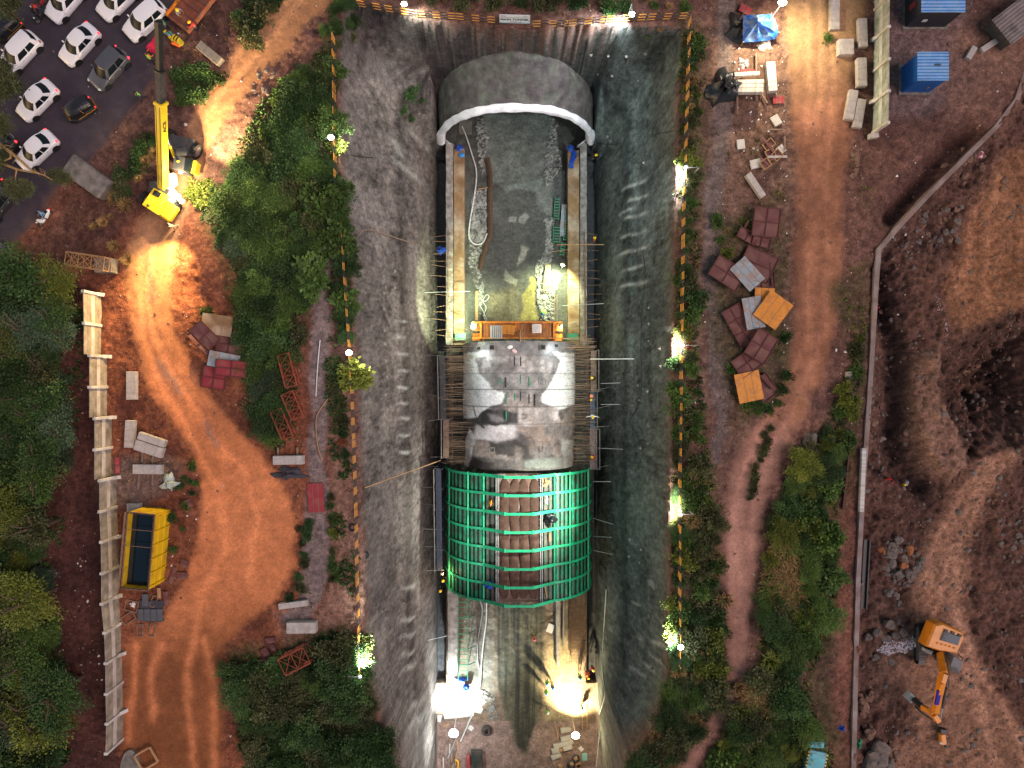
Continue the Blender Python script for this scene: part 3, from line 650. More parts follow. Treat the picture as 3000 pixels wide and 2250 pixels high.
for (zx,z0,z1,g) in ((648,680,745,1),(702,680,780,0),(846,650,745,1),(928,675,770,1),(706,845,940,1),(790,835,910,1),(846,820,910,0),(930,845,935,0),(985,845,960,0),(707,1010,1105,1),(787,480,570,0),(847,480,570,0)):
 p,q=Z(1270,900,3.318,zx,z0,-9.52),Z(1270,900,3.318,zx,z1,-9.52);b=MB();b.box(((p.x+q.x)/2,(p.y+q.y)/2,-9.53),(0.12 if g else 0.1,abs(p.y-q.y),0.1));b.build('cast_in_strip',M['green'] if g else M['black'],lining,world=True)
# starter bars and mats of reinforcement on both flanks
def flank(sx,nm_side):
 t_=thing('rebar_cage',f'rusty curtain of starter bars along the {nm_side} flank of the pale concrete arch','rebar',(LC+sx*6.9,-2,-16))
 b=MB();r_=random.Random(11+sx)
 for i in range(200):
  y0=r_.uniform(-8.6,4.9);z0=r_.uniform(-16.5,-11.6);k=1-((z0-LB)/LH)**LE
  x0=LC+sx*LA*max(k,0.02)**(1/LE)*r_.uniform(0.93,1.0);L=r_.uniform(0.9,1.9)
  x1=LC+sx*r_.uniform(7.4,8.15);tilt=r_.gauss(0,0.16)
  b.tube([(x0-sx*0.2,y0,z0),((x0+x1)/2,y0+tilt*0.4,z0-0.02),(x1,y0+tilt,z0+r_.uniform(-0.1,0.25))],0.015 if i%3 else 0.022,3,cap=False)
 o=b.build('starter_bars',M['tanbar'],t_,world=True);o['kind']='stuff'
 b=MB()
 for i in range(17):
  y0=-8.4+0.8*i;b.tube([(LC+sx*7.75,y0,-18.4),(LC+sx*7.6,y0+r_.gauss(0,.04),-15.5),(LC+sx*7.05,y0,-12.6)],0.016,3,cap=False)
 for j in range(7):
  k=j/6;zz=-18.2+5.5*k;xx=LC+sx*(7.75-0.15*min(1,k*2)-0.55*max(0,k*2-1));b.tube([(xx,-8.5,zz),(xx,4.8,zz)],0.014,3,cap=False)
 o=b.build('rebar_mesh',M['rust'],t_,world=True);o['kind']='stuff'
flank(-1,'west');flank(1,'east')
def wallmat(sx,nm):
 x0=-7.1 if sx<0 else 8.1
 t_=thing('rebar_mat',f'upright rusty mat of starter bars on the {nm} kicker wall north of the orange trolley','rebar',(x0,10.5,-17.2))
 b=MB();r_=random.Random(31+sx)
 for i in range(95):
  y0=4.9+0.13*i;hh_=3.4 if y0<14 else 3.4-(y0-14)*0.5;b.tube([(x0,y0,-17.4),(x0-sx*0.05,y0,-16.2),(x0-sx*(0.3+r_.uniform(0,.25)),y0+r_.gauss(0,.08),-17.4+hh_)],0.014,3,cap=False)
 for j in range(9):b.tube([(x0-sx*0.02*j,4.9,-17.2+0.34*j),(x0-sx*0.02*j,17.0-0.3*j,-17.2+0.34*j)],0.014,3,cap=False)
 o=b.build('upright_bars',M['rust'],t_,world=True);o['kind']='stuff'
 b=MB()
 for i in range(70):
  y0=r_.uniform(4.9,15.5);zz=r_.uniform(-17,-14.6);L=r_.uniform(1.2,2.4)
  b.tube([(x0-sx*0.05,y0,zz),(x0-sx*L,y0-r_.uniform(-.2,.7),zz-r_.uniform(.1,.6))],0.013,3,cap=False)
 for i in range(13):
  y0=5+i*0.95+r_.uniform(-.2,.2);b.tube([(x0,y0,-15.5),(x0+sx*r_.uniform(1.0,1.9),y0+r_.gauss(0,.15),-15.3)],0.022,4,cap=False)
 o=b.build('tie_bars',M['rust'],t_,world=True);o['kind']='stuff'
wallmat(-1,'west');wallmat(1,'east')
# ------ kicker walls and ledges
def slab(name,label,cat,x0,x1,y0,y1,z0,z1,m,n=40,group=None,bumpy=0.03,seed=1):
 b=MB();rows=[]
 for j in range(n+1):
  y=y0+(y1-y0)*j/n;k=bumpy*(float(vnoise(np.array(y*1.3),np.array(seed*7.1),seed))-.5)*2
  k2=bumpy*(float(vnoise(np.array(y*1.1+40),np.array(seed*3.1),seed))-.5)*2
  rows.append([(x0+k,y,z0),(x0+k,y,z1-.04),(x0+.05+k,y,z1+k2*.4),((x0+x1)/2,y,z1+k*.3),(x1-.05+k2,y,z1+k2*.4),(x1+k2,y,z1-.04),(x1+k2,y,z0)])
 b.grid(rows);b.add(rows[0],[tuple(range(7))]);b.add(rows[-1],[tuple(range(7))[::-1]])
 return tag(b.build(name,m,smooth=False,origin=((x0+x1)/2,(y0+y1)/2,z0)),label,cat,group)
slab('kicker_wall','low concrete kicker wall along the west edge of the trough north of the trolley','wall',-7.38,-6.6,4.4,26.9,FZ,-17.2,M['kick'],seed=1)
slab('kicker_wall','low concrete kicker wall along the east edge of the trough north of the trolley','wall',7.62,8.35,4.4,26.9,FZ,-17.2,M['kick'],seed=2)
slab('ledge','concrete ledge with a long brown mud film inside the west kicker wall','ledge',-6.55,-5.35,4.4,26.4,FZ,-17.6,M['sand'],seed=3)
slab('ledge','tan concrete ledge with a pale streak inside the east kicker wall','ledge',6.27,7.57,4.4,26.2,FZ,-17.6,M['sand'],seed=4)
slab('kicker_wall','lit concrete kicker wall southwest of the green gantry beside the steel ladder frame','wall',-7.2,-6.05,-32.6,-20,FZ,-17.2,M['kick'],seed=5)
slab('invert_beam','long pale concrete beam south of the gantry, beside the flat rebar grid','beam',5.0,5.42,-32.0,-21,FZ,-18.5,M['conc'],seed=6)
tg=thing('rebar_mat','flat rusty grid of reinforcement laid on the pit floor southeast of the green gantry','rebar',(7.5,-27,FZ))
b=MB()
for i in range(62):b.tube([(6.5,-22-0.155*i,-18.5),(8.5,-22-0.155*i+rnd.gauss(0,.02),-18.5)],0.022,4,cap=False)
for i in range(11):b.tube([(6.55+0.19*i,-21.8,-18.46),(6.55+0.19*i,-31.6-rnd.random()*.4,-18.46)],0.016,4,cap=False)
o=b.build('bars',M['rust'],tg,world=True);o['kind']='stuff'
b=MB()
for i in range(7):
 for xx in (6.7,8.3):b.box((xx,-22.4-1.4*i,-18.77),(0.12,0.12,0.46))
each(b,'spacer_block',M['conc'],tg)
tag((lambda b:(b.tube([(5.85,-21.5,-18.7),(5.86,-26,-18.7),(5.82,-29.8,-18.7)],0.11,8),b.build('pipe',M['steel'],smooth=True,origin=(5.85,-25,-18.8)))[1])(MB()),'grey steel pipe lying between the pale beam and the rebar mat','pipe')
# ------ green formwork gantry
GC,GA,GB_,GH,GE=0.72,8.0,FZ,9.9,2.4
gan=thing('formwork_gantry','long green arched formwork gantry with ribs across the tunnel','formwork gantry',(GC,-15.4,FZ))
def gz(xo,lift=0.0):return GB_+lift+GH*max(1-(abs(xo)/GA)**GE,0)**(1/GE)
def gpath(x0,x1,n,lift=0.0):
 """points along the arch between two sideways offsets, evenly by arc"""
 a0=math.acos(min(1,abs(x0)/GA)**(GE/2));a1=math.acos(min(1,abs(x1)/GA)**(GE/2));sg=1 if (x0+x1)>0 else -1
 out=[]
 for i in range(n+1):
  x,z=arch(0,GA,GB_,GH,GE,a0+(a1-a0)*i/n);nx=(x/GA)**1.4;nz=(max(z-GB_,0)/GH)**1.4;l=math.hypot(nx,nz)+1e-9
  out.append((GC+sg*(x+lift*nx/l),z+lift*nz/l))
 return out
RY_=[-9.14-1.81*i for i in range(8)]
for sg in (-1,1):
 p=gpath(sg*7.999,sg*2.05,40);b=MB();b.grid([[(x,y,z) for x,z in p] for y in (-9.0,-13.2,-17.5,-21.85)])
 b.build('skin_plate',M['green_dk'],gan,smooth=True,world=True)
 for rr_ in RY_:
  b=MB();p0=gpath(sg*7.999,sg*3.5,30,0.0);p1=gpath(sg*7.999,sg*3.5,30,0.24)
  for ya,yb in ((rr_-0.125,rr_+0.125),):
   b.grid([[(x,ya,z) for x,z in p1],[(x,yb,z) for x,z in p1]]);b.grid([[(x,rr_-.02,z) for x,z in p0],[(x,rr_-.02,z) for x,z in p1]]);b.grid([[(x,rr_+.02,z) for x,z in p1],[(x,rr_+.02,z) for x,z in p0]])
  b.build('rib',M['green_br'],gan,world=True)
  b=MB();z0=gz(3.5,0.18)
  b.beam((GC+sg*3.6,rr_,z0),(GC+sg*1.45,rr_-0.02,-7.75),0.30,0.10);b.beam((GC+sg*3.55,rr_,z0-.14),(GC+sg*1.5,rr_-.02,-7.95),0.10,0.30);b.box((GC+sg*1.38,rr_,-7.8),(0.22,0.34,0.3))
  b.build('crown_strut',M['green_br'],gan,world=True)
 for xo,w in ((3.5,0.16),(5.1,0.16),(7.25,0.16)):
  a=math.acos(min(1,xo/GA)**(GE/2));x,z=arch(0,GA,GB_,GH,GE,a);b=MB()
  b.beam((GC+sg*x*1.02,-8.95,z+0.17),(GC+sg*x*1.02,-21.95,z+0.17),w,0.14);b.build('edge_beam',M['green_br'],gan,world=True)
 for a0,a1,n in ((2.4,3.4,2),(3.65,4.98,3),(5.25,7.1,4),(7.4,7.8,1)):
  t0=math.acos((a0/GA)**(GE/2));t1=math.acos((a1/GA)**(GE/2))
  for i in range(n):
   ta=t0+(t1-t0)*(i+0.15)/n;tb=t0+(t1-t0)*(i+0.68)/n;b=MB();rows=[]
   for tt in (ta,(ta+tb)/2,tb):
    x,z=arch(0,GA+0.10,GB_,GH+0.10,GE,tt);rows.append([(GC+sg*x,y,z) for y in (-9.05,-21.8)])
   rl=[[(p[0]-sg*.02,p[1],p[2]-0.1) for p in rows[0]]]+rows+[[(p[0]-sg*.02,p[1],p[2]-0.1) for p in rows[2]]]
   b.grid(rl);b.build('stiffener',M['green'] if a0>2.5 else M['green_mid'],gan,world=True)
for rr_ in RY_:
 b=MB();b.box((GC,rr_-0.03,-7.72),(2.55,0.26,0.12),ch=.02);b.box((GC,rr_-0.03,-7.9),(2.5,0.1,0.26));b.build('crown_beam',M['green_br'],gan,world=True)
b=MB();b.box((GC,-15.4,-9.12),(4.3,12.9,0.12));b.build('crown_sheet',mat('soiled_sheet',(.15,.085,.065),.9,var=.4,scale=1.5,col2=(.36,.31,.30),amt=.25),gan,world=True);b=MB()
for sx in (-1,1):
 for q in (2.12,2.3):b.box((GC+sx*q,-15.4,-8.98),(0.06,12.8,0.2))
b.build('crown_tray',M['litgrey'],gan,world=True)
b=MB()
for sx in (-1,1):
 for yy_ in (-9.6,-13.6,-17.6,-21.4):b.box((GC+sx*7.7,yy_,-18.6),(0.3,0.3,0.8));b.box((GC+sx*4.9,yy_,-15.0),(0.25,0.25,8.0))
each(b,'leg',M['green'],gan)
for i in range(4):
 b=MB();rows=[]
 for j in range(61):
  y=-9.5-12.0*j/60;ph=i*2.1;w=(0.515+0.05*math.sin(j*0.33+ph)*math.sin(j*.11+2*ph))*min(1,(j+.6)/4,(60.6-j)/4)**.5
  cx=GC-1.48+0.99*i+0.10*math.sin(j*0.21+ph);rows.append([(cx+w*math.cos(a),y,-9.05+0.26*w*math.sin(a)*(1+.25*math.sin(j*.8+i))) for a in [math.pi*k/8 for k in range(9)]][::-1])
 b.grid(rows);tag(b.build('sacking_roll',M['brown'],smooth=True,origin=(GC-1.48+.99*i,-15.5,-9.05)),'brown sacking roll on the green gantry crown, '+('against its west tray edge','second from the west tray edge','second from the east tray edge','against its east tray edge')[i],'sacking roll','sacking rolls on the gantry crown')
def crumple(name,label,cat,c,r,m,seed,h=0.5,n=18,squash=1.0,rz=0.0,spiky=0.35):
 """heaped cloth or sheet"""
 b=MB();rows=[];rr=random.Random(seed);ph=[rr.uniform(0,6) for _ in range(6)]
 for j in range(9):
  f=j/8;ring=[]
  for k in range(n):
   a=2*math.pi*k/n;q=r*(1+spiky*math.sin(3*a+ph[0])*.5+spiky*.5*math.sin(5*a+ph[1])+.12*math.sin(9*a+ph[2]))*f
   z=h*(1-f**2)*(1+.35*math.sin(4*a+ph[3]+5*f))+0.10*h*math.sin(9*f+2*a+ph[4]);x,y=q*math.cos(a),q*math.sin(a)*squash
   ring.append((x*math.cos(rz)-y*math.sin(rz),x*math.sin(rz)+y*math.cos(rz),max(z,-0.02) if j<8 else -0.05))
  rows.append(ring)
 b.grid(rows[::-1],closed=True);o=b.build(name,m,smooth=True,angle=60);o.location=c
 return tag(o,label,cat)
crumple('plastic_sheet','crumpled black plastic sheet on the east side of the green gantry roof','sheet',Z(1270,1340,3.606,1225,650,-9.3),0.72,M['blacktarp'],3,0.45)
crumple('net','crumpled tan netting near the northeast corner of the green gantry roof','net',Z(1270,1340,3.606,1175,265,-9.3),0.5,M['wood'],4,0.25)
crumple('bag','orange and white bag on the west side of the green gantry roof','bag',Z(1270,1340,3.606,603,480,-9.2),0.3,M['orange_pl'],5,0.25,squash=.6,rz=1.5)
crumple('net','crumpled blue net near the southwest corner of the green gantry roof','net',Z(1270,1340,3.606,588,1350,-9.3),0.42,M['blue'],6,0.2)
crumple('cloth','dirty white cloth on the east side of the green gantry roof above the black sheet','cloth',Z(1270,1340,3.606,1190,455,-9.3),0.42,M['white_sack'],7,0.15,squash=.5,rz=1.5)
b=MB();p,q=Z(1270,1340,3.606,1230,800,-9.15),Z(1270,1340,3.606,1230,890,-9.15);b.beam(p,q,.16,.05);tag(b.build('plank',M['wood'],origin=p),'short orange plank on the green gantry below the black plastic sheet','plank')
b=MB();p,q=Z(1270,1340,3.606,1175,1360,-9.15),Z(1270,1340,3.606,1200,1480,-9.15);b.beam(p,q,.1,.05);tag(b.build('plank',M['wood'],origin=p),'thin tan stick near the southeast corner of the green gantry roof','plank')
# ------ orange trolley at the north end of the lining
tro=thing('work_trolley','orange steel working trolley with grated deck against the north end of the lining','work trolley',(0.75,5.5,FZ))
p0,p1=Z(1270,900,3.318,460,150,-11),Z(1270,900,3.318,1170,305,-11)
b=MB();b.box(((p0.x+p1.x)/2,(p0.y+p1.y)/2,-11.1),(p1.x-p0.x,p0.y-p1.y,0.06));b.build('deck',M['wood_gr'],tro,world=True)
b=MB();x=p0.x+.1
while x<p1.x:b.box((x,(p0.y+p1.y)/2,-11.03),(0.05,p0.y-p1.y-.15,0.08));x+=0.15
b.build('grating',M['orange'],tro,world=True)
b=MB()
for yy_ in (p0.y+.02,p1.y+.05):b.beam((p0.x-.9,yy_,-11.0),(p1.x+.9,yy_,-11.0),.14,.22)
for xx in (p0.x,p1.x):b.beam((xx,p0.y,-10.9),(xx,p1.y,-10.9),.16,.24)
b.beam((p0.x+3.6,p0.y,-10.92),(p0.x+3.6,p1.y+.7,-10.92),.1,.16);each(b,'deck_beam',M['orange'],tro)
for xx in (p0.x-.1,p0.x+3.0,p1.x-3.0,p1.x+.1):
 b=MB();b.beam((xx,p0.y-.1,FZ+.15),(xx,p0.y-.1,-11.1),.22,.22);b.beam((xx,p1.y+.2,FZ+.15),(xx,p1.y+.2,-11.1),.22,.22);b.beam((xx,p0.y-.1,-15),(xx,p1.y+.2,-11.3),.1,.1);each(b,'leg',M['orange'],tro)
for sx,xx in ((-1,p0.x-.48),(1,p1.x+.48)):
 for k in range(2):
  b=MB();yy_=p0.y-.45-.95*k;zz=-11.6-0.5*k;b.box((xx,yy_,zz),(0.9,.8,.08),ch=.02)
  for j in range(6):b.box((xx,yy_-.34+.135*j,zz+.06),(0.88,.05,.05))
  b.build('side_step',M['orange'],tro,world=True)
b=MB()
for yy_ in (p0.y+.05,):
 for z in (-10.5,-10.0):b.tube([(p0.x,yy_,z),(p1.x,yy_,z)],.025,5)
 for i in range(7):b.tube([(p0.x+(p1.x-p0.x)*i/6,yy_,-11),(p0.x+(p1.x-p0.x)*i/6,yy_,-10)],.025,5)
each(b,'guard_rail',M['orange'],tro)
def slatpanel(name,label,c,w,l,rz,m,n,z,horizontal=False):
 t_=thing(name,label,'panel',(c.x,c.y,z),rz);b=MB()
 for s_ in (-1,1):b.box((s_*w/2,0,0),(.05,l,.05));b.box((0,s_*l/2,0),(w,.05,.05))
 b.build('frame',m,t_);b=MB()
 for i in range(n):b.box((-w/2+w*(i+.5)/n,0,.03),(w/n*.55,l*.96,.03))
 b.build('slats',m,t_)
 return t_
c=Z(1270,900,3.318,610,242,-10.9);slatpanel('sheet_panel','grey ribbed metal sheet lying on the orange trolley deck',c,1.2,1.28,0,M['litgrey'],6,-10.9)
c=Z(1270,900,3.318,705,218,-10.9);slatpanel('grating_panel','orange slatted panel leaning on the trolley deck beside the grey sheet',c,.75,.85,-.08,M['orange_pl'],8,-10.8)
c=Z(1270,900,3.318,757,222,-10.9);slatpanel('grating_panel','orange slatted panel on the trolley deck next to the ladder side',c,.62,.88,-.12,M['orange_pl'],8,-10.7)
c=Z(1270,900,3.318,1003,212,-10.9);slatpanel('grating_panel','white slatted crate top on the east half of the trolley deck',c,.85,.85,0,M['white_sack'],10,-10.3)
ld=thing('ladder','short wooden ladder leaning from the trolley deck to the lining top','ladder',Z(1270,900,3.318,863,275,-10));b=MB()
a0,a1=Z(1270,900,3.318,863,225,-10.9),Z(1270,900,3.318,863,333,-9.3)
for s_ in (-.19,.19):b.beam(a0+Vector((s_,0,0)),a1+Vector((s_,0,0)),.06,.08)
each(b,'rail',M['wood'],ld);b=MB()
for i in range(6):q=a0.lerp(a1,(i+.5)/6);b.box(q,(.36,.04,.04))
each(b,'rung',M['wood'],ld)
for (zx,zy,rz,k,l) in ((743,388,.1,0,'white'),(785,425,-.5,1,'pink-stained white')):
 b=MB();b.ball((0,0,.08),(.30,.19,.12),12,6);o=b.build('cement_sack',M['white_sack'] if k==0 else mat('pink_stained_sack',(.68,.5,.5),.8,col2=(.5,.1,.12),amt=.35,scale=5),smooth=True);o.location=Z(1270,900,3.318,zx,zy,-9.5);o.rotation_euler[2]=rz
 tag(o,f'{l} cement sack on the north end of the concrete lining','sack')
# ------ scaffold decks beside the lining and gantry
def walkway(label,p,q,w,z,m,nslat=7,legs=True):
 a,c=Vector((p.x,p.y,z)),Vector((q.x,q.y,z));L=(c-a).length
 t_=thing('scaffold_walkway',label,'scaffold walkway',((a.x+c.x)/2,(a.y+c.y)/2,FZ));b=MB()
 for i in range(nslat):dx=-w/2+w*(i+.5)/nslat;b.beam(a+Vector((dx,0,0)),c+Vector((dx,0,0)),w/nslat*.6,.05)
 b.build('deck',m,t_,world=True);b=MB();n=max(2,int(L/1.9))
 for i in range(n+1):
  k=a.lerp(c,i/n)
  b.tube([k+Vector((-w*.75,rnd.gauss(0,.05),-.08)),k+Vector((w*.75,rnd.gauss(0,.05),-.08))],.03,5)
 each(b,'transom',M['dksteel'],t_);b=MB()
 for i in range(n+1):
  k=a.lerp(c,i/n)
  for s_ in (-1,1):b.tube([(k.x+s_*w*.7,k.y,FZ-.6),(k.x+s_*w*.7,k.y+.05,z+(1.1 if s_*(k.x)>0 else .2))],.03,5)
 for zz in (z+.5,z+1.0):
  s_=1 if a.x>0 else -1;b.tube([(a.x+s_*w*.7,a.y,zz),(c.x+s_*w*.7,c.y,zz)],.025,5)
 each(b,'standard',M['dksteel'],t_);b=MB()
 for i in range(n+1):
  k=a.lerp(c,i/n);s_=1 if a.x>0 else -1;z1=z+rnd.uniform(-2,.3)
  if rnd.random()<.75:b.tube([(k.x+s_*w*.2,k.y+.1,z1),(k.x+s_*rnd.uniform(1.2,2.1),k.y+rnd.gauss(.1,.2),z1+rnd.gauss(0,.1))],.025,5)
 if b.v:each(b,'wall_tie',M['dksteel'],t_)
 return t_
wz=-13.0
walkway('dark slatted scaffold walkway along the west flank of the pale lining',PT(1,1,1207,650,wz),PT(1,1,1215,1060,wz),.62,wz,M['dkgrey'])
walkway('rusty slatted scaffold walkway on the west side just north of the gantry',PT(1,1,1232,1060,wz),PT(1,1,1232,1310,wz),.62,wz,M['wood_gr'])
walkway('blue-grey slatted scaffold walkway along the west side of the green gantry',PT(1,1,1182,1380,wz),PT(1,2,1190,380,wz),.60,wz,mat('blue_grey_deck',(.10,.12,.17),.6,var=.2))
walkway('brown slatted scaffold walkway on the east flank beside the trolley end',PT(2,1,530,612,wz),PT(2,1,530,880,wz),.62,wz,M['wood_gr'])
walkway('blue-grey slatted scaffold walkway on the east flank where two workers stand',PT(2,1,523,880,wz),PT(2,1,523,1120,wz),.55,wz,mat('blue_grey_deck',(.10,.12,.17),.6))
walkway('pinkish slatted scaffold walkway on the east flank just north of the gantry',PT(2,1,528,1120,wz),PT(2,1,528,1380,wz),.8,wz,mat('pink_grey_deck',(.24,.17,.17),.7,var=.25),9)
# long props and tie rods braced against the rock faces
def rod(label,a,b_,r,m,nm='prop',cat='prop'):
 b=MB();b.tube([a,b_],r,6);return tag(b.build(nm,m,origin=a),label,cat)
rod('long white prop tube braced against the east rock face level with the trolley',PT(2,1,505,668,-12),PT(2,1,885,666,-8),.05,M['pipe'])
rod('amber tie pole slanting from the west fence rail down to the scaffold',PT(1,1,640,1525,.3),PT(1,1,1195,1325,-13),.05,M['wood'])
for k,(a,b_,l) in enumerate((((575,827,-13),(700,822,-10),'dull tie rod on the east face beside the upper worker pair'),((575,962,-13),(698,962,-10),'tie rod on the east face level with the yellow-helmet pair'),((560,1245,-13),(718,1252,-9.5),'bent brown tie rod on the east face above the gantry'),((525,1462,-13),(640,1462,-10.5),'short grey tie rod on the east face at the gantry north end'))):
 rod(l,PT(2,1,*a[:2],a[2]),PT(2,1,*b_[:2],b_[2]),.035,M['litgrey'])
for k,(a,b_,l) in enumerate((((525,40,-14),(655,80,-10.5),'upper tie rod on the east face beside the gantry'),((525,158,-14),(645,165,-10.5),'middle tie rod on the east face beside the gantry'),((525,248,-14),(650,275,-10.5),'lower tie rod on the east face beside the gantry'),((1110-750*2.212,832,-14),(1238-750*2.212,802,-17),'lit brace rod between the west rock face and the kicker wall'))):
 rod(l,PT(2,2,*a[:2],a[2]),PT(2,2,*b_[:2],b_[2]),.035,M['litgrey'])
# ------ soil nail plates on the rock faces
b=MB();b.box((0,0,0),(.3,.3,.05),ch=.015);b.ball((0,0,.03),(.09,.09,.12),8,4)
nail0=b.build('nail_plate',M['kick'],smooth=False);first=True
for (c,r,pts_) in ((1,1,[(900,100),(825,130),(900,205),(828,240),(900,318),(828,345),(905,420),(830,482),(905,525),(833,568),(910,632),(840,680),(915,742),(846,785),(918,848),(840,898),(922,955),(846,1010),(926,1050),(848,1112),(928,1160),(850,1225),(930,1270),(853,1335)]),(2,1,[(890,335),(890,440),(890,550),(960,600),(838,490),(836,597),(965,715),(880,880),(830,935),(885,1100),(885,1215),(835,1245),(820,840)]),(2,2,[(838,245),(830,330),(825,460),(890,450),(890,560),(830,700),(890,670),(825,810),(890,905),(825,920),(960,960),(905,1015),(835,1040),(765,180),(760,290)]),(2,0,[(512,357),(625,360),(742,365),(865,350),(560,480),(650,492),(820,520),(855,1055),(620,885),(640,915)]),(1,2,[(955,490),(955,590),(955,690),(955,805),(955,905),(955,1020),(1020,1235),(1015,1345),(815,645)])):
 for (x,y) in pts_:
  q=on_ground(*T(c,r,x,y));e=.3
  n=Vector((zat(q.x-e,q.y)-zat(q.x+e,q.y),zat(q.x,q.y-e)-zat(q.x,q.y+e),2*e)).normalized()
  o=nail0 if first else nail0.copy()
  if not first:COL.objects.link(o)
  first=False;o.location=q+n*.03;o.rotation_euler=n.to_track_quat('Z','Y').to_euler()
  tag(o,'small square concrete nail plate on the sprayed rock face of the pit','nail plate','nail plates on the pit faces')
# ------ banded safety fences round the rim
def fence(label,pts,zc=0.85):
 base=[D(x,y,zc) for x,y in pts]
 base=[Vector((p.x,p.y,max(zat(p.x,p.y),-0.4))) for p in base]
 t_=thing('safety_fence',label,'fence',base[len(base)//2])
 o0=t_.location.copy()
 for a,c in zip(base[:-1],base[1:]):
  d=c-a;L=d.length;d=d/L
  for k,z in enumerate((0.4,0.85,1.3)):
   b=MB();b.tube([(0,0,0),(L,0,0)],0.034,6);o=b.build('rail',M['railstripe'],t_)
   o.location=a-o0+Vector((0,0,z));o.rotation_euler=Matrix((d,Vector((-d.y,d.x,0)).normalized(),d.cross(Vector((-d.y,d.x,0)).normalized()))).transposed().to_euler()
  n=max(1,int(L/3))
  for i in range(n):
   q=a+d*L*i/n;b=MB();b.tube([q-o0+Vector((0,0,-.2)),q-o0+Vector((0,0,1.42))],0.04,6);b.build('post',M['dksteel'],t_)
 return t_
fence('black and amber banded pipe fence along the northern half of the west rim',[(721,78),(722,200),(723,300),(725,400)])
fence('black and amber banded pipe fence along the southern half of the west rim',[(739,500),(745,600),(752,700),(758,800),(764,950),(768,1100),(771,1250),(775,1370),(779,1460)])
fence('black and amber banded pipe fence on the north rim left of the tunnel sign',[(770,1),(830,12),(900,24),(985,34),(1076,43)])
fence('black and amber banded pipe fence on the north rim right of the tunnel sign',[(1152,46),(1230,45),(1310,41),(1400,37),(1490,33)])
fence('black and amber banded pipe fence along the whole east rim',[(1490,40),(1485,200),(1479,370),(1475,520),(1472,700),(1470,900),(1468,1100),(1468,1300),(1467,1440)])
# ------ tunnel name board
sg=thing('tunnel_sign','white name board with dark blue lettering on the north rim fence','sign',D(1112,41,0.9)-Vector((0,0,0.9)),math.radians(-1.6))
b=MB();b.box((0,-.08,1.05),(2.62,.04,1.36));b.build('board',mat('sign_white',(.72,.76,.84),.5,var=.05),sg)
b=MB();b.box((0,-.103,.50),(2.56,.005,.22));b.build('lower_band',mat('sign_pale_blue',(.45,.62,.78),.5,var=.1),sg)
b=MB()
for sx in (-1,1):b.tube([(sx*1.1,0,-.2),(sx*1.1,0,1.7)],.04,6)
each(b,'post',M['dksteel'],sg,world=False)
RS=RX(math.pi/2);navy=mat('sign_navy',(.012,.02,.10),.5,var=0)
words('MAIN TUNNEL',.375,navy,sg,Vector((0,-.108,.98)),RS)
b=MB();n=20
for (ra,rb,h0,h1) in ((.20,.15,.10,.07),):
 vs=[(-.98+ra*math.cos(2*math.pi*k/n),-.108,1.53+h0*math.sin(2*math.pi*k/n)) for k in range(n)]+[(-.98+rb*math.cos(2*math.pi*k/n),-.108,1.53+h1*math.sin(2*math.pi*k/n)) for k in range(n)]
 b.add(vs,[(k,(k+1)%n,n+(k+1)%n,n+k) for k in range(n)])
b.build('oval_emblem',mat('sign_red',(.50,.06,.09),.5,var=0),sg)
b=MB();b.box((0,-.107,1.30),(2.4,.006,.025));b.build('small_print_line',navy,sg)
b=MB();b.box((-.1,-.109,.60),(.66,.006,.07));b.build('red_line',mat('sign_red',(.5,.06,.09),.5,var=0),sg)
b=MB();b.prism([(.35,.55),(.55,.66),(.62,.60),(.5,.54)],-.004,.004);b.v=[(v[0],-.112+v[2],v[1]) for v in b.v];b.build('teal_mark',mat('sign_teal',(.01,.35,.38),.5,var=0),sg)
b=MB();b.prism([(.68,1.44),(.85,1.55),(1.15,1.53),(.9,1.5)],-.004,.004);b.v=[(v[0],-.112+v[2],v[1]) for v in b.v];b.build('grey_swoosh',mat('sign_grey',(.15,.2,.28),.5,var=0),sg)
# ------ floodlights on the rim and in the pit
def lamp_light(parent,kind,loc,energy,col,aim=None,size=110,rad=0.15,blend=0.6):
 l=bpy.data.lights.new('lamp_light',kind);l.energy=energy;l.color=col;l.shadow_soft_size=rad
 if kind=='SPOT':l.spot_size=math.radians(size);l.spot_blend=blend
 o=bpy.data.objects.new('lamp_light',l);COL.objects.link(o);o.parent=parent;o.location=loc
 if aim is not None:o.rotation_euler=Vector(aim).to_track_quat('-Z','Y').to_euler()
 return o
def floodlight(label,px,py,zh,aim,energy,col,size=120,lens=0.22,est=25,z0=None,arm=0.0,energy2=0,kind='floodlight',army=0.0):
 h=P(px,py,zh);z0=zat(h.x,h.y) if z0 is None else z0
 t_=thing(kind,label,'floodlight',(h.x-arm,h.y-army,z0));hz=zh-z0
 a=Vector(aim).normalized()
 b=MB();b.tube([(0,0,-.1),(0,0,hz)],.045,7);b.build('pole',M['steel'],t_)
 R=a.to_track_quat('Z','Y').to_matrix()
 b=MB();b.beam((0,0,hz),(arm,army,hz),.06,.06) if arm or army else b.box((0,0,hz-.05),(.1,.1,.1));b.build('bracket',M['dksteel'],t_)
 b=MB();b.box(Vector((arm,army,hz))-a*.10,(.36,.28,.14),R,ch=.03);b.build('housing',M['dkgrey'],t_)
 b=MB();b.ball(Vector((arm,army,hz+.02)),(lens,lens*.85,lens*.7),14,7);b.build('lens',emit('lens_%d_%d_%d_%d'%(est,*[int(c*10) for c in col]),col,est),t_,smooth=True)  # oversized glowing ball, shaped to imitate the bloom round the lamp head
 lamp_light(t_,'SPOT',Vector((arm,army,hz))+a*(lens+.08),energy,col,a,size)
 if energy2:lamp_light(t_,'POINT',(arm,army,hz+lens+.1),energy2,col,rad=.2)
 return t_
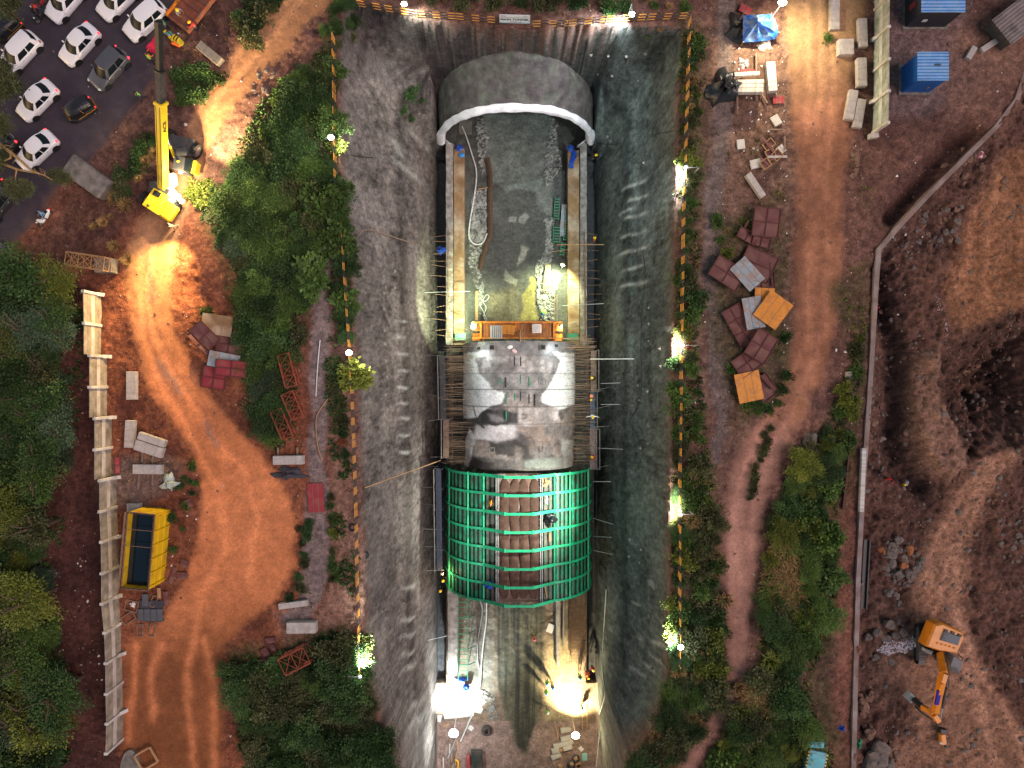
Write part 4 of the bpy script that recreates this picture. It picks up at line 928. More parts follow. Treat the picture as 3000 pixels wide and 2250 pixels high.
CW,GW,YW=(0.80,0.97,1.0),(0.86,1.0,0.80),(1.0,0.84,0.50)
S_=1.3562
floodlight('lit floodlight on the north rim fence near its west end',873*S_,9*S_,2.0,(0.35,-.55,-1),1500,(.9,1,.85),lens=.24,energy2=30,army=-1.1)
floodlight('lit floodlight on the north rim fence above a small leafy shrub',1365*S_,31*S_,2.0,(-.7,-.5,-1),3000,CW,lens=.24,energy2=60,army=-.9)
floodlight('lit floodlight on the upper west fence beside the dense thicket',715*S_,297*S_,2.2,(1,-.2,-.9),700,(.95,1,.9),lens=.26,energy2=90)
floodlight('lit floodlight halfway down the west fence above a round shrub',754*S_,762*S_,2.4,(1,-.1,-.8),480,(1,.96,.9),lens=.26,energy2=70)
floodlight('lit floodlight at the south end of the west fence',778*S_,1462*S_,2.0,(.20,1.0,-.9),7000,(.85,1,.95),80,lens=.12,arm=1.0,energy2=20)
floodlight('lit floodlight at the upper part of the east fence',1482*S_,362*S_,2.0,(-.6,-.3,-1),2600,CW,lens=.16,arm=-1.1,energy2=60)
floodlight('lit floodlight on the east fence level with the orange trolley',1475*S_,746*S_,2.0,(-.5,0,-1),2400,(.93,1,.85),lens=.16,arm=-1.2,energy2=50)
fl_g=floodlight('lit floodlight on the east fence level with the green gantry',1470*S_,1111*S_,2.0,(-.5,.25,-1),2200,(.95,1,.8),lens=.16,arm=-1.1,energy2=50)
lamp_light(fl_g,'SPOT',Vector((-1.2,0,1.9)),20000,(.9,1,.85),(-1,-.12,-.90),46,.2,.9)
floodlight('lit floodlight near the south end of the east fence',1470*S_,1398*S_,2.0,(-1,.3,-1.1),2200,(.85,.97,1),lens=.26,energy2=110)
floodlight('lit floodlight on a pole beside the blue tarpaulin shelter',1690*S_,5*S_,4.5,(.25,-.55,-1),2300,(1,.86,.55),130,lens=.34,energy2=120)
# in the pit
floodlight('twin-bright floodlight on the east side of the trough north of the trolley',1216*S_,572*S_,-15.2,(-.25,-.75,-.8),3000,(.86,1,.55),120,lens=.20,z0=FZ,est=40,energy2=60)
floodlight('lit floodlight on the west end of the orange trolley',1022*S_,706*S_,-10.3,(-.40,.45,-1),7000,(.80,1,.58),84,lens=.26,z0=-11.1,est=40,energy2=110)
floodlight('lit work lamp on the east end of the orange trolley',1212*S_,703*S_,-10.7,(.6,-.5,-1),260,(1,.85,.4),140,lens=.12,z0=-11.6,est=25,energy2=30)
floodlight('bright mast floodlight at the southwest corner of the pit floor',*(1260+440/6.38,1990+1010/6.38),-15.5,(-.05,.95,-.75),6000,(.85,1,.97),120,lens=.5,z0=FZ,est=40,energy2=800)
floodlight('bright mast floodlight beside the small blocks at the southeast of the pit floor',*(1520+1060/6.38,1990+1050/6.38),-15.5,(.12,1.0,-.75),6000,(1,.84,.48),110,lens=.42,z0=FZ,est=40,energy2=500)
floodlight('small lit work lamp on the west kicker wall south of the gantry',*(1260+380/6.38,1740+1540/6.38),-16.6,(0,.9,-.5),420,(.9,1,.95),150,lens=.22,z0=-17.2,est=30,energy2=50)
floodlight('small lit lamp on the lining top near its northwest corner',*(1270+440/3.318,900+405/3.318),-9.0,(0,-.5,-1),120,CW,150,lens=.07,z0=-9.6,est=12)
floodlight('small lit lamp on the lining top near its northeast corner',*(1270+1195/3.318,900+380/3.318),-9.0,(0,-.6,-1),160,CW,150,lens=.08,z0=-9.6,est=12)
floodlight('glowing amber work lamp on the scaffold beside the southwest gantry corner',*T(1,2,1205,398),-12.5,(.5,-.3,-1),120,(1,.7,.3),150,lens=.18,z0=-13,est=14,energy2=10)
# ------ precast boundary walls
def boundary(label,bases,h,name,face,mats):
 pts=[P(x,y,0) for x,y in bases];t_=thing(name,label,'wall',pts[len(pts)//2]);o0=t_.location.copy()
 for i,p in enumerate(pts):
  z0=zat(p.x,p.y)-.1;b=MB()
  b.box(p-o0+Vector((0,0,(z0+h)/2)),(.30,.24,h-z0),ch=.02);b.build('post',mats[0],t_)
  if i%2==0:b=MB();b.prism([(0,0),(face*.34,0),(0,.8)],-.15,.15);b.v=[(p.x-o0.x+face*.12+v[0],p.y-o0.y+v[2],z0+.05+v[1]) for v in b.v];b.build('buttress',mats[0],t_)
 for i,(a,c) in enumerate(zip(pts[:-1],pts[1:])):
  a2=a.copy();c2=c.copy();c2.x=c.x if abs(c.x-a.x)<.35 else a.x+(c.y-a.y)*0.0
  L=(c2-a2).length;d=(c2-a2)/L;b=MB();z0=min(zat(a.x,a.y),zat(c.x,c.y))-.05;np_=5;ph=(h-.05-z0)/np_
  for k in range(np_):
   b.box((a2+c2)/2-o0+Vector((0.004*(k%2),0,z0+ph*(k+.5))),(L-.2,.07 if k!=2 else .085,ph-.012),Matrix((d,Vector((-d.y,d.x,0)),Vector((0,0,1)))).transposed(),mi=(0 if k in (2,) else 1),ch=.01)
  b.build('panel',[mats[1],mats[2]],t_)
 return t_
lw=[T(0,1,x,y) for x,y in ((650,252),(655,452),(690,652),(690,850),(722,1045),(722,1240),(753,1432),(753,1625))]+[T(0,2,x,y) for x,y in ((762,155),(765,350),(765,540),(782,720),(790,910),(792,1100),(796,1285),(792,1470))]
pan_a=mat('panel_light',(.56,.50,.46),.85,var=.22,scale=1.2,col2=(.33,.27,.22),amt=.3);pan_b=mat('panel_weathered',(.34,.29,.23),.9,var=.35,scale=1.6,col2=(.20,.17,.13),amt=.4)
boundary('long pale precast boundary wall west of the haul track beside the trees',lw,2.56,'boundary_wall',1,(M['conc_wh'],pan_a,pan_b))
rw=[T(3,0,x,y) for x,y in ((690,-520),(690,-320),(690,-125),(688,70),(686,265),(686,465),(685,665),(680,862))]
boundary('pale precast boundary wall at the top right between the dirt road and blue sheds',rw,2.56,'boundary_wall',-1,(M['conc_wh'],mat('panel_cool',(.52,.56,.53),.85,var=.2,scale=1.2,col2=(.25,.27,.20),amt=.32),mat('panel_cool_dark',(.38,.40,.37),.9,var=.3,scale=1.6,col2=(.18,.20,.13),amt=.38)))
# ------ precast beams and slabs lying about
def beam_thing(label,a,c,wpx,h=0.45,zb=0.0,m='conc',name='precast_beam',cat='concrete beam',group=None,sleepers=False):
 a=P(*a,zb+h);c=P(*c,zb+h);w=wpx*(H-zb-h)/F;L=(c-a).length;ctr=(a+c)/2;rz=math.atan2(c.y-a.y,c.x-a.x)
 zb2=max(zb,zat(ctr.x,ctr.y)-.03) if zb>-1 and zb<.15 else zb
 b=MB();b.box((0,0,h/2),(L,w,h),ch=.025);o=b.build(name,M[m] if isinstance(m,str) else m);o.location=(ctr.x,ctr.y,zb2);o.rotation_euler[2]=rz
 return tag(o,label,cat,group)
def q_(c,r,pts):return [T(c,r,*p) for p in pts]
BE=[('grey precast beam lying between the boundary wall and the orange track, northernmost',(0,1),(848,748),(848,932),29,.45,0,'conc'),('precast beam beside the track, just north of the raised beam pair',(0,1),(841,1065),(832,1243),28,.45,0,'conc'),('north beam of the raised pair on sleepers by the orange track',(0,1),(893,1163),(1066,1220),22,.5,.35,'conc'),('south beam of the raised pair on sleepers by the orange track',(0,1),(872,1222),(1050,1280),30,.5,.35,'conc'),('single precast beam on two sleepers south of the raised pair',(0,1),(858,1382),(1046,1384),28,.45,.3,'conc'),('short precast beam at the north end of the yellow tank',(0,1),(820,1632),(905,1630),24,.5,0,'conc'),('precast beam partly under a dark cloth beside the grey path',(1,1),(108,1325),(306,1322),26,.5,.3,'conc'),('slightly turned precast beam south of the grey path end',(1,2),(146,615),(332,590),17,.5,0,'conc'),('thick cream precast block north of the rusty lattice frame',(1,2),(196,755),(386,752),32,.8,0,'conc'),('precast beam at the top edge between the dirt road and boundary wall',(3,0),(437,-20),(435,188),27,.45,0,'conc'),('precast beam beside the right boundary wall, northernmost of three',(3,0),(611,120),(618,305),26,.45,0,'conc'),('tan precast beam beside the right boundary wall, middle of three',(3,0),(610,372),(614,558),28,.5,0,'conc'),('left beam of the slanted pair west of the right boundary wall',(3,0),(560,582),(525,774),26,.45,0,'conc'),('right beam of the slanted pair west of the right boundary wall',(3,0),(611,640),(580,825),26,.45,0,'conc'),('square pale block at the edge of the dirt road near a small bush',(3,0),(460,302),(558,300),46,.6,0,'conc'),('lit white precast beam standing alone at the road edge south of the shelter',(3,0),(18,398),(34,588),26,.6,0,'conc_wh'),('slanted precast beam in the grass above the scrap panels',(2,0),(1532,1124),(1632,1274),18,.5,0,'conc'),('small white slab lying in grass left of the dirt road near red panels',(3,0),(37,750),(72,808),24,.2,0,'conc_wh'),('pinkish square slab lying alone in the grass',(2,0),(1458,938),(1508,932),28,.2,0,'conc_wh'),('pale rectangular slab against the broken red frames',(2,0),(1548,1068),(1620,1050),26,.25,0,'conc_wh'),('long concrete beam fallen in the shrubs north of the crane road',(0,0),(1290,290),(1430,405),26,.6,0,'conc_dk'),('small pale cap block at the south end of the right boundary wall',(3,0),(660,880),(720,872),14,.5,0,'conc'),]
for (l,t_,a,c,w,h,zb,m) in BE:beam_thing(l,T(*t_,*a),T(*t_,*c),w,h,zb,m)
for k,(x0,y0,x1,y1,l) in enumerate(((282,668,510,655,'white beam lying just north of the white beam stack'),(300,735,545,730,'uppermost row beam of the white stack, north row'),(300,772,545,770,'uppermost row beam of the white stack, middle row'),(290,812,543,808,'uppermost row beam of the white stack, south row'))):
 beam_thing(l,(2060+x0/3.071,y0/3.071),(2060+x1/3.071,y1/3.071),12 if k else 11,.34,1.0 if k else .4,'conc_wh')
for k in range(3):
 for j in range(2 if k==0 else 3):
  if j<3 and k<2:beam_thing('lower beam inside the white beam stack',(2060+296/3.071,(735+38*j)/3.071+4),(2060+540/3.071,(733+38*j)/3.071+4),12,.3,.3+.34*k,'conc_wh',group='lower beams of the white stack')
for (x0,y0,x1,y1,l) in ((308,870,308,1025,'timber sleeper sticking out south of the white stack at its west end'),(482,860,482,910,'timber sleeper sticking out south of the white stack at its east end'),(530,850,578,930,'slanting timber pole at the southeast corner of the white stack'),(476,480,476,640,'timber pole lying north of the white stack'),(575,1165,728,1168,'long timber strip lying east-west above the broken red frames'),(733,1225,733,1350,'timber strip lying north-south beside the broken red frames')):
 a,c=P(2060+x0/3.071,y0/3.071,.25),P(2060+x1/3.071,y1/3.071,.25);b=MB();b.beam(a,c,.12,.12);tag(b.build('timber',M['wood_gr'],origin=a),l,'timber')
for (x0,y0,x1,y1,zz,l) in ((930,1150,922,1335,.3,'west timber sleeper below the raised beam pair'),(1010,1180,988,1338,.3,'east timber sleeper below the raised beam pair'),(908,1360,895,1515,.28,'west timber sleeper below the single raised beam'),(992,1360,988,1485,.28,'east timber sleeper below the single raised beam'),(142,1240-0,145,1330,.28,None),(268,1240,268,1330,.28,None)):
 if l is None:a,c=PT(1,1,x0,y0,zz),PT(1,1,x1,y1,zz);l=('west' if x0<200 else 'east')+' timber sleeper below the cloth-covered beam'
 else :a,c=PT(0,1,x0,y0,zz),PT(0,1,x1,y1,zz)
 b=MB();b.beam(a,c,.14,.14);tag(b.build('timber_sleeper',M['wood_gr'],origin=a),l,'timber')
for (x,y,w,l,an,lab_) in ((880,955,200,90,8,'northernmost small grey block beside the southeast mast lamp'),(880,1110,200,80,16,'small grey block just left of the southeast mast lamp'),(835,1222,385,78,16,'longest grey block in the row below the southeast mast lamp'),(690,1345,150,90,16,'small grey block carrying an orange lump'),(912,1290,185,88,18,'small grey block right of the orange lump'),(700,1455,190,82,22,'southernmost small grey block on the pit floor')):
 c=Z(1520,1990,6.38,x,y,FZ+.35);b=MB();b.box((0,0,.17),(w/6.38/25.8,l/6.38/25.8,.34),ch=.03);o=b.build('concrete_block',M['conc']);o.location=(c.x,c.y,FZ);o.rotation_euler[2]=math.radians(an);tag(o,lab_,'concrete block')
# big concrete blocks by the public road
b=MB();c=PT(0,0,575,1150,.7);b.box((0,0,.5),(4.0,1.9,1.4),ch=.12);o=b.build('road_block',M['conc_dk']);o.location=(c.x,c.y,0);o.rotation_euler[2]=math.radians(-36);tag(o,'huge weathered concrete block at the edge of the asphalt road','concrete block')
cp_=thing('concrete_pipe','large dark concrete pipe lying beside the asphalt road in the lower left trees','pipe',P(60,770,0),math.radians(56))
b=MB();rows=[]
for s_,r_ in ((-3.6,1.10),(1.5,1.10),(1.5,.96),(-3.6,.96)):rows.append([(s_,r_*math.cos(2*math.pi*k/28),.95+r_*math.sin(2*math.pi*k/28)+.55*(s_+3.6)) for k in range(28)])
b.grid(rows,closed=True);b.build('barrel',mat('pipe_concrete',(.12,.11,.125),.8,var=.3,scale=1.2,col2=(.08,.09,.05),amt=.35),cp_,smooth=True)
# ------ steel formwork panels in scrap heaps
def formwork(label,c,w,l,ang,z,m='maroon',nx=2,ny=2,tilt=(0,0),face_up=False,fr='maroon_dk',clip=False):
 t_=thing('steel_formwork',label,'formwork',(c.x,c.y,z));t_.rotation_euler=(math.radians(tilt[0]),math.radians(tilt[1]),math.radians(ang))
 b=MB();b.box((0,0,0),(w,l,.03));b.build('sheet',M[m],t_)
 if not face_up:
  b=MB();
  for s_ in (-1,1):b.box((s_*(w/2-.03),0,.06),(.06,l,.12));b.box((0,s_*(l/2-.03),.06),(w-.12,.06,.12))
  b.build('frame',M[fr],t_);b=MB()
  for i in range(1,nx):b.box((-w/2+w*i/nx,0,.055),(.07,l-.12,.09))
  for j in range(1,ny):b.box((0,-l/2+l*j/ny,.052),(w-.12,.07,.08))
  if b.v:b.build('rib',M[fr],t_)
 else :
  b=MB()
  for i in (1,2):b.box((-w/2+w*i/3,0,.018),(.035,l,.012))
  b.build('seam',M['wood_gr'],t_)
  b=MB();b.box((0,0,-.1),(w*.98,l*.98,.15));b.build('tray',M[fr],t_)
 return t_
fz= lambda x,y,z=.5:Z(2060,580,2.675,x,y,z)
for a in (('maroon panel lying flat at the top of the right scrap heap',fz(495,190,.7),2.35,2.55,-6,.7,'maroon',2,2,(4,3)),('bent maroon panel wedged below the topmost scrap panel',fz(345,300,.4),1.8,1.0,-28,.4,'maroon',2,1,(-5,6)),('narrow maroon panel showing under the topmost scrap panel',fz(455,345,.4),1.6,.9,-14,.4,'maroon',2,1),('maroon panel lying at the west end of the right scrap heap',fz(190,590,.75),2.9,2.0,-32,.75,'maroon',2,2,(-3,4)),('large brown panel with an inner frame beside the blue-grey sheet',fz(430,520,.45),2.9,2.4,-25,.4,'maroon',1,2,(3,-3)),('maroon panel showing below the blue-grey sheet',fz(455,640,.3),2.3,1.5,4,.28,'maroon',2,2),('purple maroon tray panel left of the rust-streaked blue sheet',fz(290,1000,.4),1.7,3.6,30,.35,'maroon',2,3,(0,-5)),('weathered maroon panel with a central hole stain, lower right scrap heap',fz(455,1160,.8),2.1,2.5,-30,.85,'maroon',2,2,(3,5)),('maroon panel sloping under the weathered one, lower right scrap heap',fz(350,1290,.5),2.4,1.8,35,.45,'maroon',2,2,(-4,2)),('purple panel sticking out behind the torn orange panel',fz(480,1490,.3),1.8,2.1,36,.25,'maroon',1,1,(0,3))):formwork(*a)
formwork('blue-grey painted sheet lying across the maroon panels',fz(345,595,.8),1.75,2.6,-49+90,.85,'greyblue',face_up=True,tilt=(-3,2))
formwork('rust-streaked pale blue sheet beside the orange panels',fz(395,900,.7),1.65,2.75,10,.75,'greyblue',face_up=True,tilt=(0,3))
formwork('rear orange panel half under another orange panel',fz(480,795,.6),1.7,2.0,-3,.62,'orange_pl',face_up=True)
formwork('large orange panel lying on top of the right scrap heap',fz(548,878,1.0),2.3,2.6,-36,1.05,'orange_pl',face_up=True,tilt=(3,-3))
formwork('torn orange panel at the south end of the right scrap heap',fz(360,1480,.6),2.2,2.55,12,.6,'orange_pl',face_up=True,tilt=(2,3))
for (x0,y0,x1,y1,l) in ((515,480,545,690,'dark steel channel lying at the east edge of the scrap heap'),(548,400,548,430,'short bent channel between the upper scrap panels'),(320,240,355,180,'thin maroon strut leaning left of the topmost scrap panel'),(430,1380,548,1500,'maroon strut lying behind the torn orange panel')):
 a,c=fz(x0,y0,.4),fz(x1,y1,.5);b=MB();b.beam(a,c,.16,.16);tag(b.build('steel_channel',M['maroon_dk'],origin=a),l,'steel channel')
lz= lambda x,y,z=.5:Z(530,900,4.149,x,y,z)
formwork('rusty brown corrugated-edged sheet at the top of the left scrap heap',lz(440,215,.8),2.65,1.75,-8,.85,'sand',face_up=True,tilt=(3,0),fr='maroon_dk')
formwork('purple maroon panel lying slanted at the west of the left scrap heap',lz(295,340,.9),1.35,2.35,44,.95,'maroon',2,2,(5,3))
formwork('brown panel partly hidden in the middle of the left scrap heap',lz(580,450,.5),2.2,1.9,-6,.45,'maroon',2,2)
formwork('long thin maroon panel on edge at the west of the left scrap heap',lz(215,450,.5),.5,2.7,43,.5,'maroon',1,2,(0,25))
formwork('pale blue sheet with striped edge in the left scrap heap',lz(520,650,.8),2.7,1.35,-11,.8,'greyblue',face_up=True)
formwork('crimson panel on top of the left scrap heap',lz(612,745,1.1),2.7,1.45,-5,1.1,'red',2,2,(3,2))
formwork('crimson panel with stones on it at the foot of the left scrap heap',lz(400,860,.5),2.1,1.9,-10,.45,'red',2,2)
formwork('flat crimson sheet lying on the grey path',PT(1,1,387,1567,.2),1.4,2.55,3,.18,'red',face_up=True)
formwork('narrow red panel leaning against the long boundary wall',PT(0,1,767,1355,.4),.5,1.5,2,.55,'red',1,2,(0,40))
for i,(x,y,w,l,an,lab_) in enumerate(((95,835,.95,.62,8,'northern small pinkish tray in the group beside the lattice frame'),(110,880,.5,.7,25,'eastern small pinkish tray in the group beside the lattice frame'),(60,910,.7,.8,30,'middle small pinkish tray in the group beside the lattice frame'),(48,962,.8,.45,25,'southern small pinkish tray in the group beside the lattice frame'))):
 formwork(lab_,PT(1,2,x,y,.2),w,l,an,.2,'maroon',1,1)
for i,(x,y,w,l,an,lab_) in enumerate(((588,1300,1.0,.7,38,'upper open red frame in the broken heap by the dirt road'),(605,1395,.8,.95,24,'middle open red frame in the broken heap by the dirt road'),(660,1400,.85,.8,42,'right open red frame in the broken heap by the dirt road'),(555,1480,.8,.8,35,'lower open red frame in the broken heap by the dirt road'))):
 formwork(lab_,P(2060+x/3.071,y/3.071,.3),w,l,an,.28+.05*i,'maroon',1,1,fr='wood')
for (x,y,w,l,an,lab_) in ((678,900,.95,.6,2,'small red and white stained panel beside the dirt road'),(400,640,1.25,.35,-4,'orange-red sheet just north of the white beams'),(380,85,1.0,.7,-28,'reddish panel north of the blue tarpaulin shelter'),(695,1350,.85,.7,38,'pale pink panel in the broken heap by the dirt road')):
 formwork(lab_,P(2060+x/3.071,y/3.071,.2),w,l,an,.2,'red' if y!=1350 else 'conc_wh',face_up=True)
for (x0,y0,x1,y1,l) in ((525,1222,630,1365,'red plank crossing the upper open red frame'),(510,1412,600,1500,'red plank crossing the lower open red frame'),(580,1412,755,1408,'pale plank lying east-west in the broken heap')):
 a,c=P(2060+x0/3.071,y0/3.071,.5),P(2060+x1/3.071,y1/3.071,.45);b=MB();b.beam(a,c,.2,.06);tag(b.build('plank',M['maroon'] if 'red' in l else M['conc'],origin=a),l,'plank')
# ------ rust-red lattice tower segments
def lattice(label,a,c,w,z=.3,hgt=.9,n=3):
 a=Vector((a.x,a.y,z));c=Vector((c.x,c.y,z));d=(c-a);L=d.length;d/=L;s=Vector((-d.y,d.x,0));t_=thing('lattice_segment',label,'lattice segment',(a+c)/2)
 up=Vector((0,0,hgt));m=M.setdefault('lattice',mat('rust_red_angle',(.27,.065,.035),.75,var=.35,scale=3));b=MB();P4=[-s*w/2,s*w/2,s*w/2+up,-s*w/2+up]
 for o in P4:b.beam(a+o,c+o,.09,.09)
 each(b,'chord',m,t_);b=MB()
 for i in range(n+1):
  q=a+d*L*i/n
  for k in range(4):b.beam(q+P4[k],q+P4[(k+1)%4],.05,.05)
  if i<n:
   q2=a+d*L*(i+1)/n
   for k in range(4):b.beam(q+P4[k],q2+P4[(k+1)%4],.045,.045);b.beam(q+P4[(k+1)%4],q2+P4[k],.045,.045)
 b.build('lacing',m,t_,world=True)
lattice('rust-red lattice segment lying in the thicket, northernmost of three',lz(1275,575,.4),lz(1375,960,.4),1.0)
lattice('rust-red lattice segment lying in the thicket, middle of three',lz(1320,1040,.4),lz(1450,1340,.4),1.05)
lattice('rust-red lattice segment lying in the thicket, southernmost of three',lz(1190,1250,.4),lz(1330,1580,.4),1.0)
lattice('rust-red lattice segment lying below the cream block near the lower trees',PT(1,2,190,980,.4),PT(1,2,350,900,.4),1.5,.3,1.1,2)
M['lattice_old']=M['lattice'];M['lattice']=mat('tan_angle_steel',(.36,.20,.09),.8,var=.3)
lattice('orange-brown lattice segment leaning by a grey plate at the north end of the boundary wall',Z(0,600,6.506,1410,1060,1.2),Z(0,600,6.506,2080,1150,1.6),1.1,1.6,.8,3);M['lattice']=M['lattice_old']
b=MB();c=Z(0,600,6.506,1960,1150,1.0);b.box((0,0,.5),(1.5,1.25,1.1),ch=.03);o=b.build('concrete_block',M['conc_dk']);o.location=(c.x,c.y,0);tag(o,'grey concrete block under the orange-brown lattice segment','concrete block')
# ------ yellow water tank
tk=thing('water_tank','open yellow steel tank filled with dark water beside the boundary wall','water tank',P(483,1610,0),math.radians(-4));h=2.85
A,B_,C_,Dd=[P(*T(0,2,*q),h) for q in ((830,8),(1000,18),(955,505),(770,492))];ctr=(A+B_+C_+Dd)/4;tk.location=(ctr.x,ctr.y,0)
Wt=((B_-A).length+(C_-Dd).length)/2;Lt=((A-Dd).length+(B_-C_).length)/2;tk.rotation_euler[2]=math.radians(-5)
yb=mat('tank_yellow',(.72,.45,.012),.5,var=.15,scale=1.5,col2=(.34,.17,.02),amt=.25)
for nm,c,d in (('east_wall',(Wt/2,0,h/2),(.06,Lt,h)),('west_wall',(-Wt/2,0,h/2),(.06,Lt,h)),('north_wall',(0,Lt/2,h/2),(Wt-.06,.06,h)),('south_wall',(0,-Lt/2,h/2),(Wt-.06,.06,h))):
 b=MB();b.box(c,d);b.build('side_wall',yb,tk)
b=MB();b.box((Wt/2+.02,0,h-.05),(.14,Lt+.1,.1));b.box((-Wt/2-.06,0,h-.05),(.30,Lt+.1,.1));b.box((0,Lt/2+.02,h-.05),(Wt,.14,.1));b.box((0,-Lt/2-.02,h-.05),(Wt,.14,.1));b.build('rim',M['rust'],tk)
for i in range(6):
 b=MB();b.box((Wt/2+.09,-Lt/2+.25+(Lt-.5)*i/5,h/2),(.12,.08,h-.1));b.build('stiffener',yb,tk)
for k in range(2):
 b=MB();b.box((Wt/2+.07,0,h*(k+1)/3),(.07,Lt,.08));b.build('waling',yb,tk)
 b=MB();b.tube([(-Wt/2,Lt*(.28-.22*k),h-.1),(Wt/2,Lt*(.28-.22*k),h-.1)],.03,6);b.build('tie_rod',M['rust'],tk)
b=MB();b.box((0,0,h-.95),(Wt-.07,Lt-.07,.04));wm=mat('dark_water',(.004,.011,.018),.08,var=.1,spec=.5);b.build('water',wm,tk)
# grey bricks and timber frames south of the tank
b=MB();c=PT(0,2,985,640,.1)
rows=[[(1.3*(i/8-.5)*1.6+.08*math.sin(j*2+i),1.2*(j/8-.5)*1.5+.06*math.sin(i*1.7),.06+.05*math.sin(i*1.3+j)) for i in range(9)] for j in range(9)]
b.grid(rows);o=b.build('ground_sheet',M['greytarp'],smooth=True);o.location=(c.x,c.y,zat(c.x,c.y)+.05);tag(o,'dark sheet on the ground under grey slabs south of the yellow tank','sheet')
for i,x in enumerate((910,952,993,1033)):
 c=PT(0,2,x,668,.3);b=MB();b.box((0,0,.12),(.5,1.02,.2),ch=.02);o=b.build('grey_slab',mat('slate_slab',(.10,.105,.115),.85,var=.25));o.location=(c.x,c.y,.1);tag(o,'flat grey slab in the row of four south of the yellow tank, '+('west end','second from west','second from east','east end')[i],'slab')
c=PT(0,2,938,572,.3);b=MB();b.box((0,0,.12),(.5,1.05,.2),ch=.02);o=b.build('grey_slab',mat('slate_slab',(.1,.1,.11),.85));o.location=(c.x,c.y,.1);tag(o,'single grey slab lying north of the row of four slabs','slab')
def oframe(label,c,w,l,an,m='wood_gr',z=.15,bar=.07):
 t_=thing('timber_surround',label,'timber frame',(c.x,c.y,z),math.radians(an));b=MB()
 for s_ in (-1,1):b.box((s_*w/2,0,0),(bar,l,bar));b.box((0,s_*l/2,.002),(w-bar,bar,bar))
 each(b,'bar',M[m],t_,world=False)
for (x,y,w,l,an,lab_) in ((905,768,.5,1.0,2,'upright empty timber frame below the grey slabs, western one'),(985,765,.5,1.1,-14,'slanted empty timber frame below the grey slabs, eastern one'),(850,610,1.1,.9,-12,'empty timber frame beside the boundary wall near the white bag'),(830,690,1.15,.7,32,'turned empty timber frame beside the boundary wall'),(995,580,.45,1.0,-22,'small empty timber frame lying on the dark sheet')):oframe(lab_,PT(0,2,x,y,.2),w,l,an)
oframe('square orange timber frame at the bottom edge near the wall end',PT(0,2,948,1600,.4),1.55,1.45,30,'wood',.4,.14)
b=MB();c=PT(0,2,845,1600,.2);b.prism([(0.9*math.cos(a),2.0*math.sin(a)) for a in [math.pi*k/14 for k in range(15)]],-.3,.25);o=b.build('concrete_culvert',M['conc_dk']);o.location=(c.x,c.y-1.2,0);tag(o,'round-topped grey concrete slab at the bottom edge beside the orange frame','concrete slab')
for (x,y,w,l,an,lab_) in ((1195,335,.75,.6,-25,'upper pinkish panel beside the yellow tank'),(1180,412,.95,.55,0,'lower pinkish panel beside the yellow tank'),(1118,410,.4,1.5,-18,'pinkish plank leaning beside the yellow tank'),(1075,560,.4,1.2,4,'pinkish plank east of the grey slabs'),(1030,525,.28,.9,3,'orange plank north of the grey slabs'),(1215,1605-1659,.7,.7,20,'pinkish square panel beside the track north of the tank')):
 b=MB();c=PT(0,2,x,y,.2);b.box((0,0,.1),(w,l,.08),ch=.01);o=b.build('panel',M['wood'] if 'orange' in lab_ else M['maroon']);o.location=(c.x,c.y,.1);o.rotation_euler[2]=math.radians(an);tag(o,lab_,'panel')
crumple('rubble_heap','pale green broken concrete lump among weeds by the track','rubble',PT(0,1,1100,1465,.1),.75,mat('pale_green_rubble',(.42,.47,.42),.9,var=.3),9,.5,spiky=.5)
crumple('dark_cloth','dark grey cloth draped on the south side of a raised beam by the grey path','cloth',PT(1,1,212,1408,.1),1.45,M['greytarp'],12,.35,squash=.42)
crumple('black_tarpaulin','big black tarpaulin heap at the west end of the white beam stack','tarpaulin',P(2060+165/3.071,790/3.071,0),1.75,M['blacktarp'],14,.9,squash=.72,rz=1.15)
crumple('black_tarpaulin','black tarpaulin flap covering the west ends of the stacked white beams','tarpaulin',P(2060+275/3.071,780/3.071,1.3),.62,M['blacktarp'],15,.25,squash=1.2)
crumple('black_bags','black plastic bags at the west side of the blue tarpaulin shelter','bags',P(2060+320/3.071,260/3.071,0),1.1,M['blacktarp'],16,.8,squash=1.2)
crumple('white_sacks','white sacks lying south of the blue tarpaulin shelter','sacks',P(2060+555/3.071,405/3.071,0),.6,M['white_sack'],17,.4)
crumple('white_sacks','white sacks lying north of the white beam stack','sacks',P(2060+355/3.071,580/3.071,0),.55,M['white_sack'],18,.35)
crumple('blue_bag','blue bag lying on the red strip near the bottom right shrubs','bag',PT(3,2,472,1395,-.2),.42,M['blue'],19,.3,squash=.9)
crumple('green_net','green net lying at the retaining kerb near the bottom right boulders','net',PT(3,2,580,1505,-.4),.45,M['green'],20,.25)
crumple('blue_sheet','crumpled blue sheet hanging on the west scaffold near the portal trough','sheet',Z(1270,640,4.148,95,385,-16.5),.55,M['blue'],21,.6,squash=.8)
crumple('white_sack','white sack lying beside the timber frames near the boundary wall','sack',PT(0,2,860,600,.1),.25,M['white_sack'],22,.2)
crumple('litter_bag','pink and white litter bag on the slope right of the diagonal kerb','bag',PT(3,0,1372,1000,-.8),.35,mat('pink_bag',(.6,.1,.2),.6,col2=(.7,.7,.7),amt=.4,scale=5),23,.2)
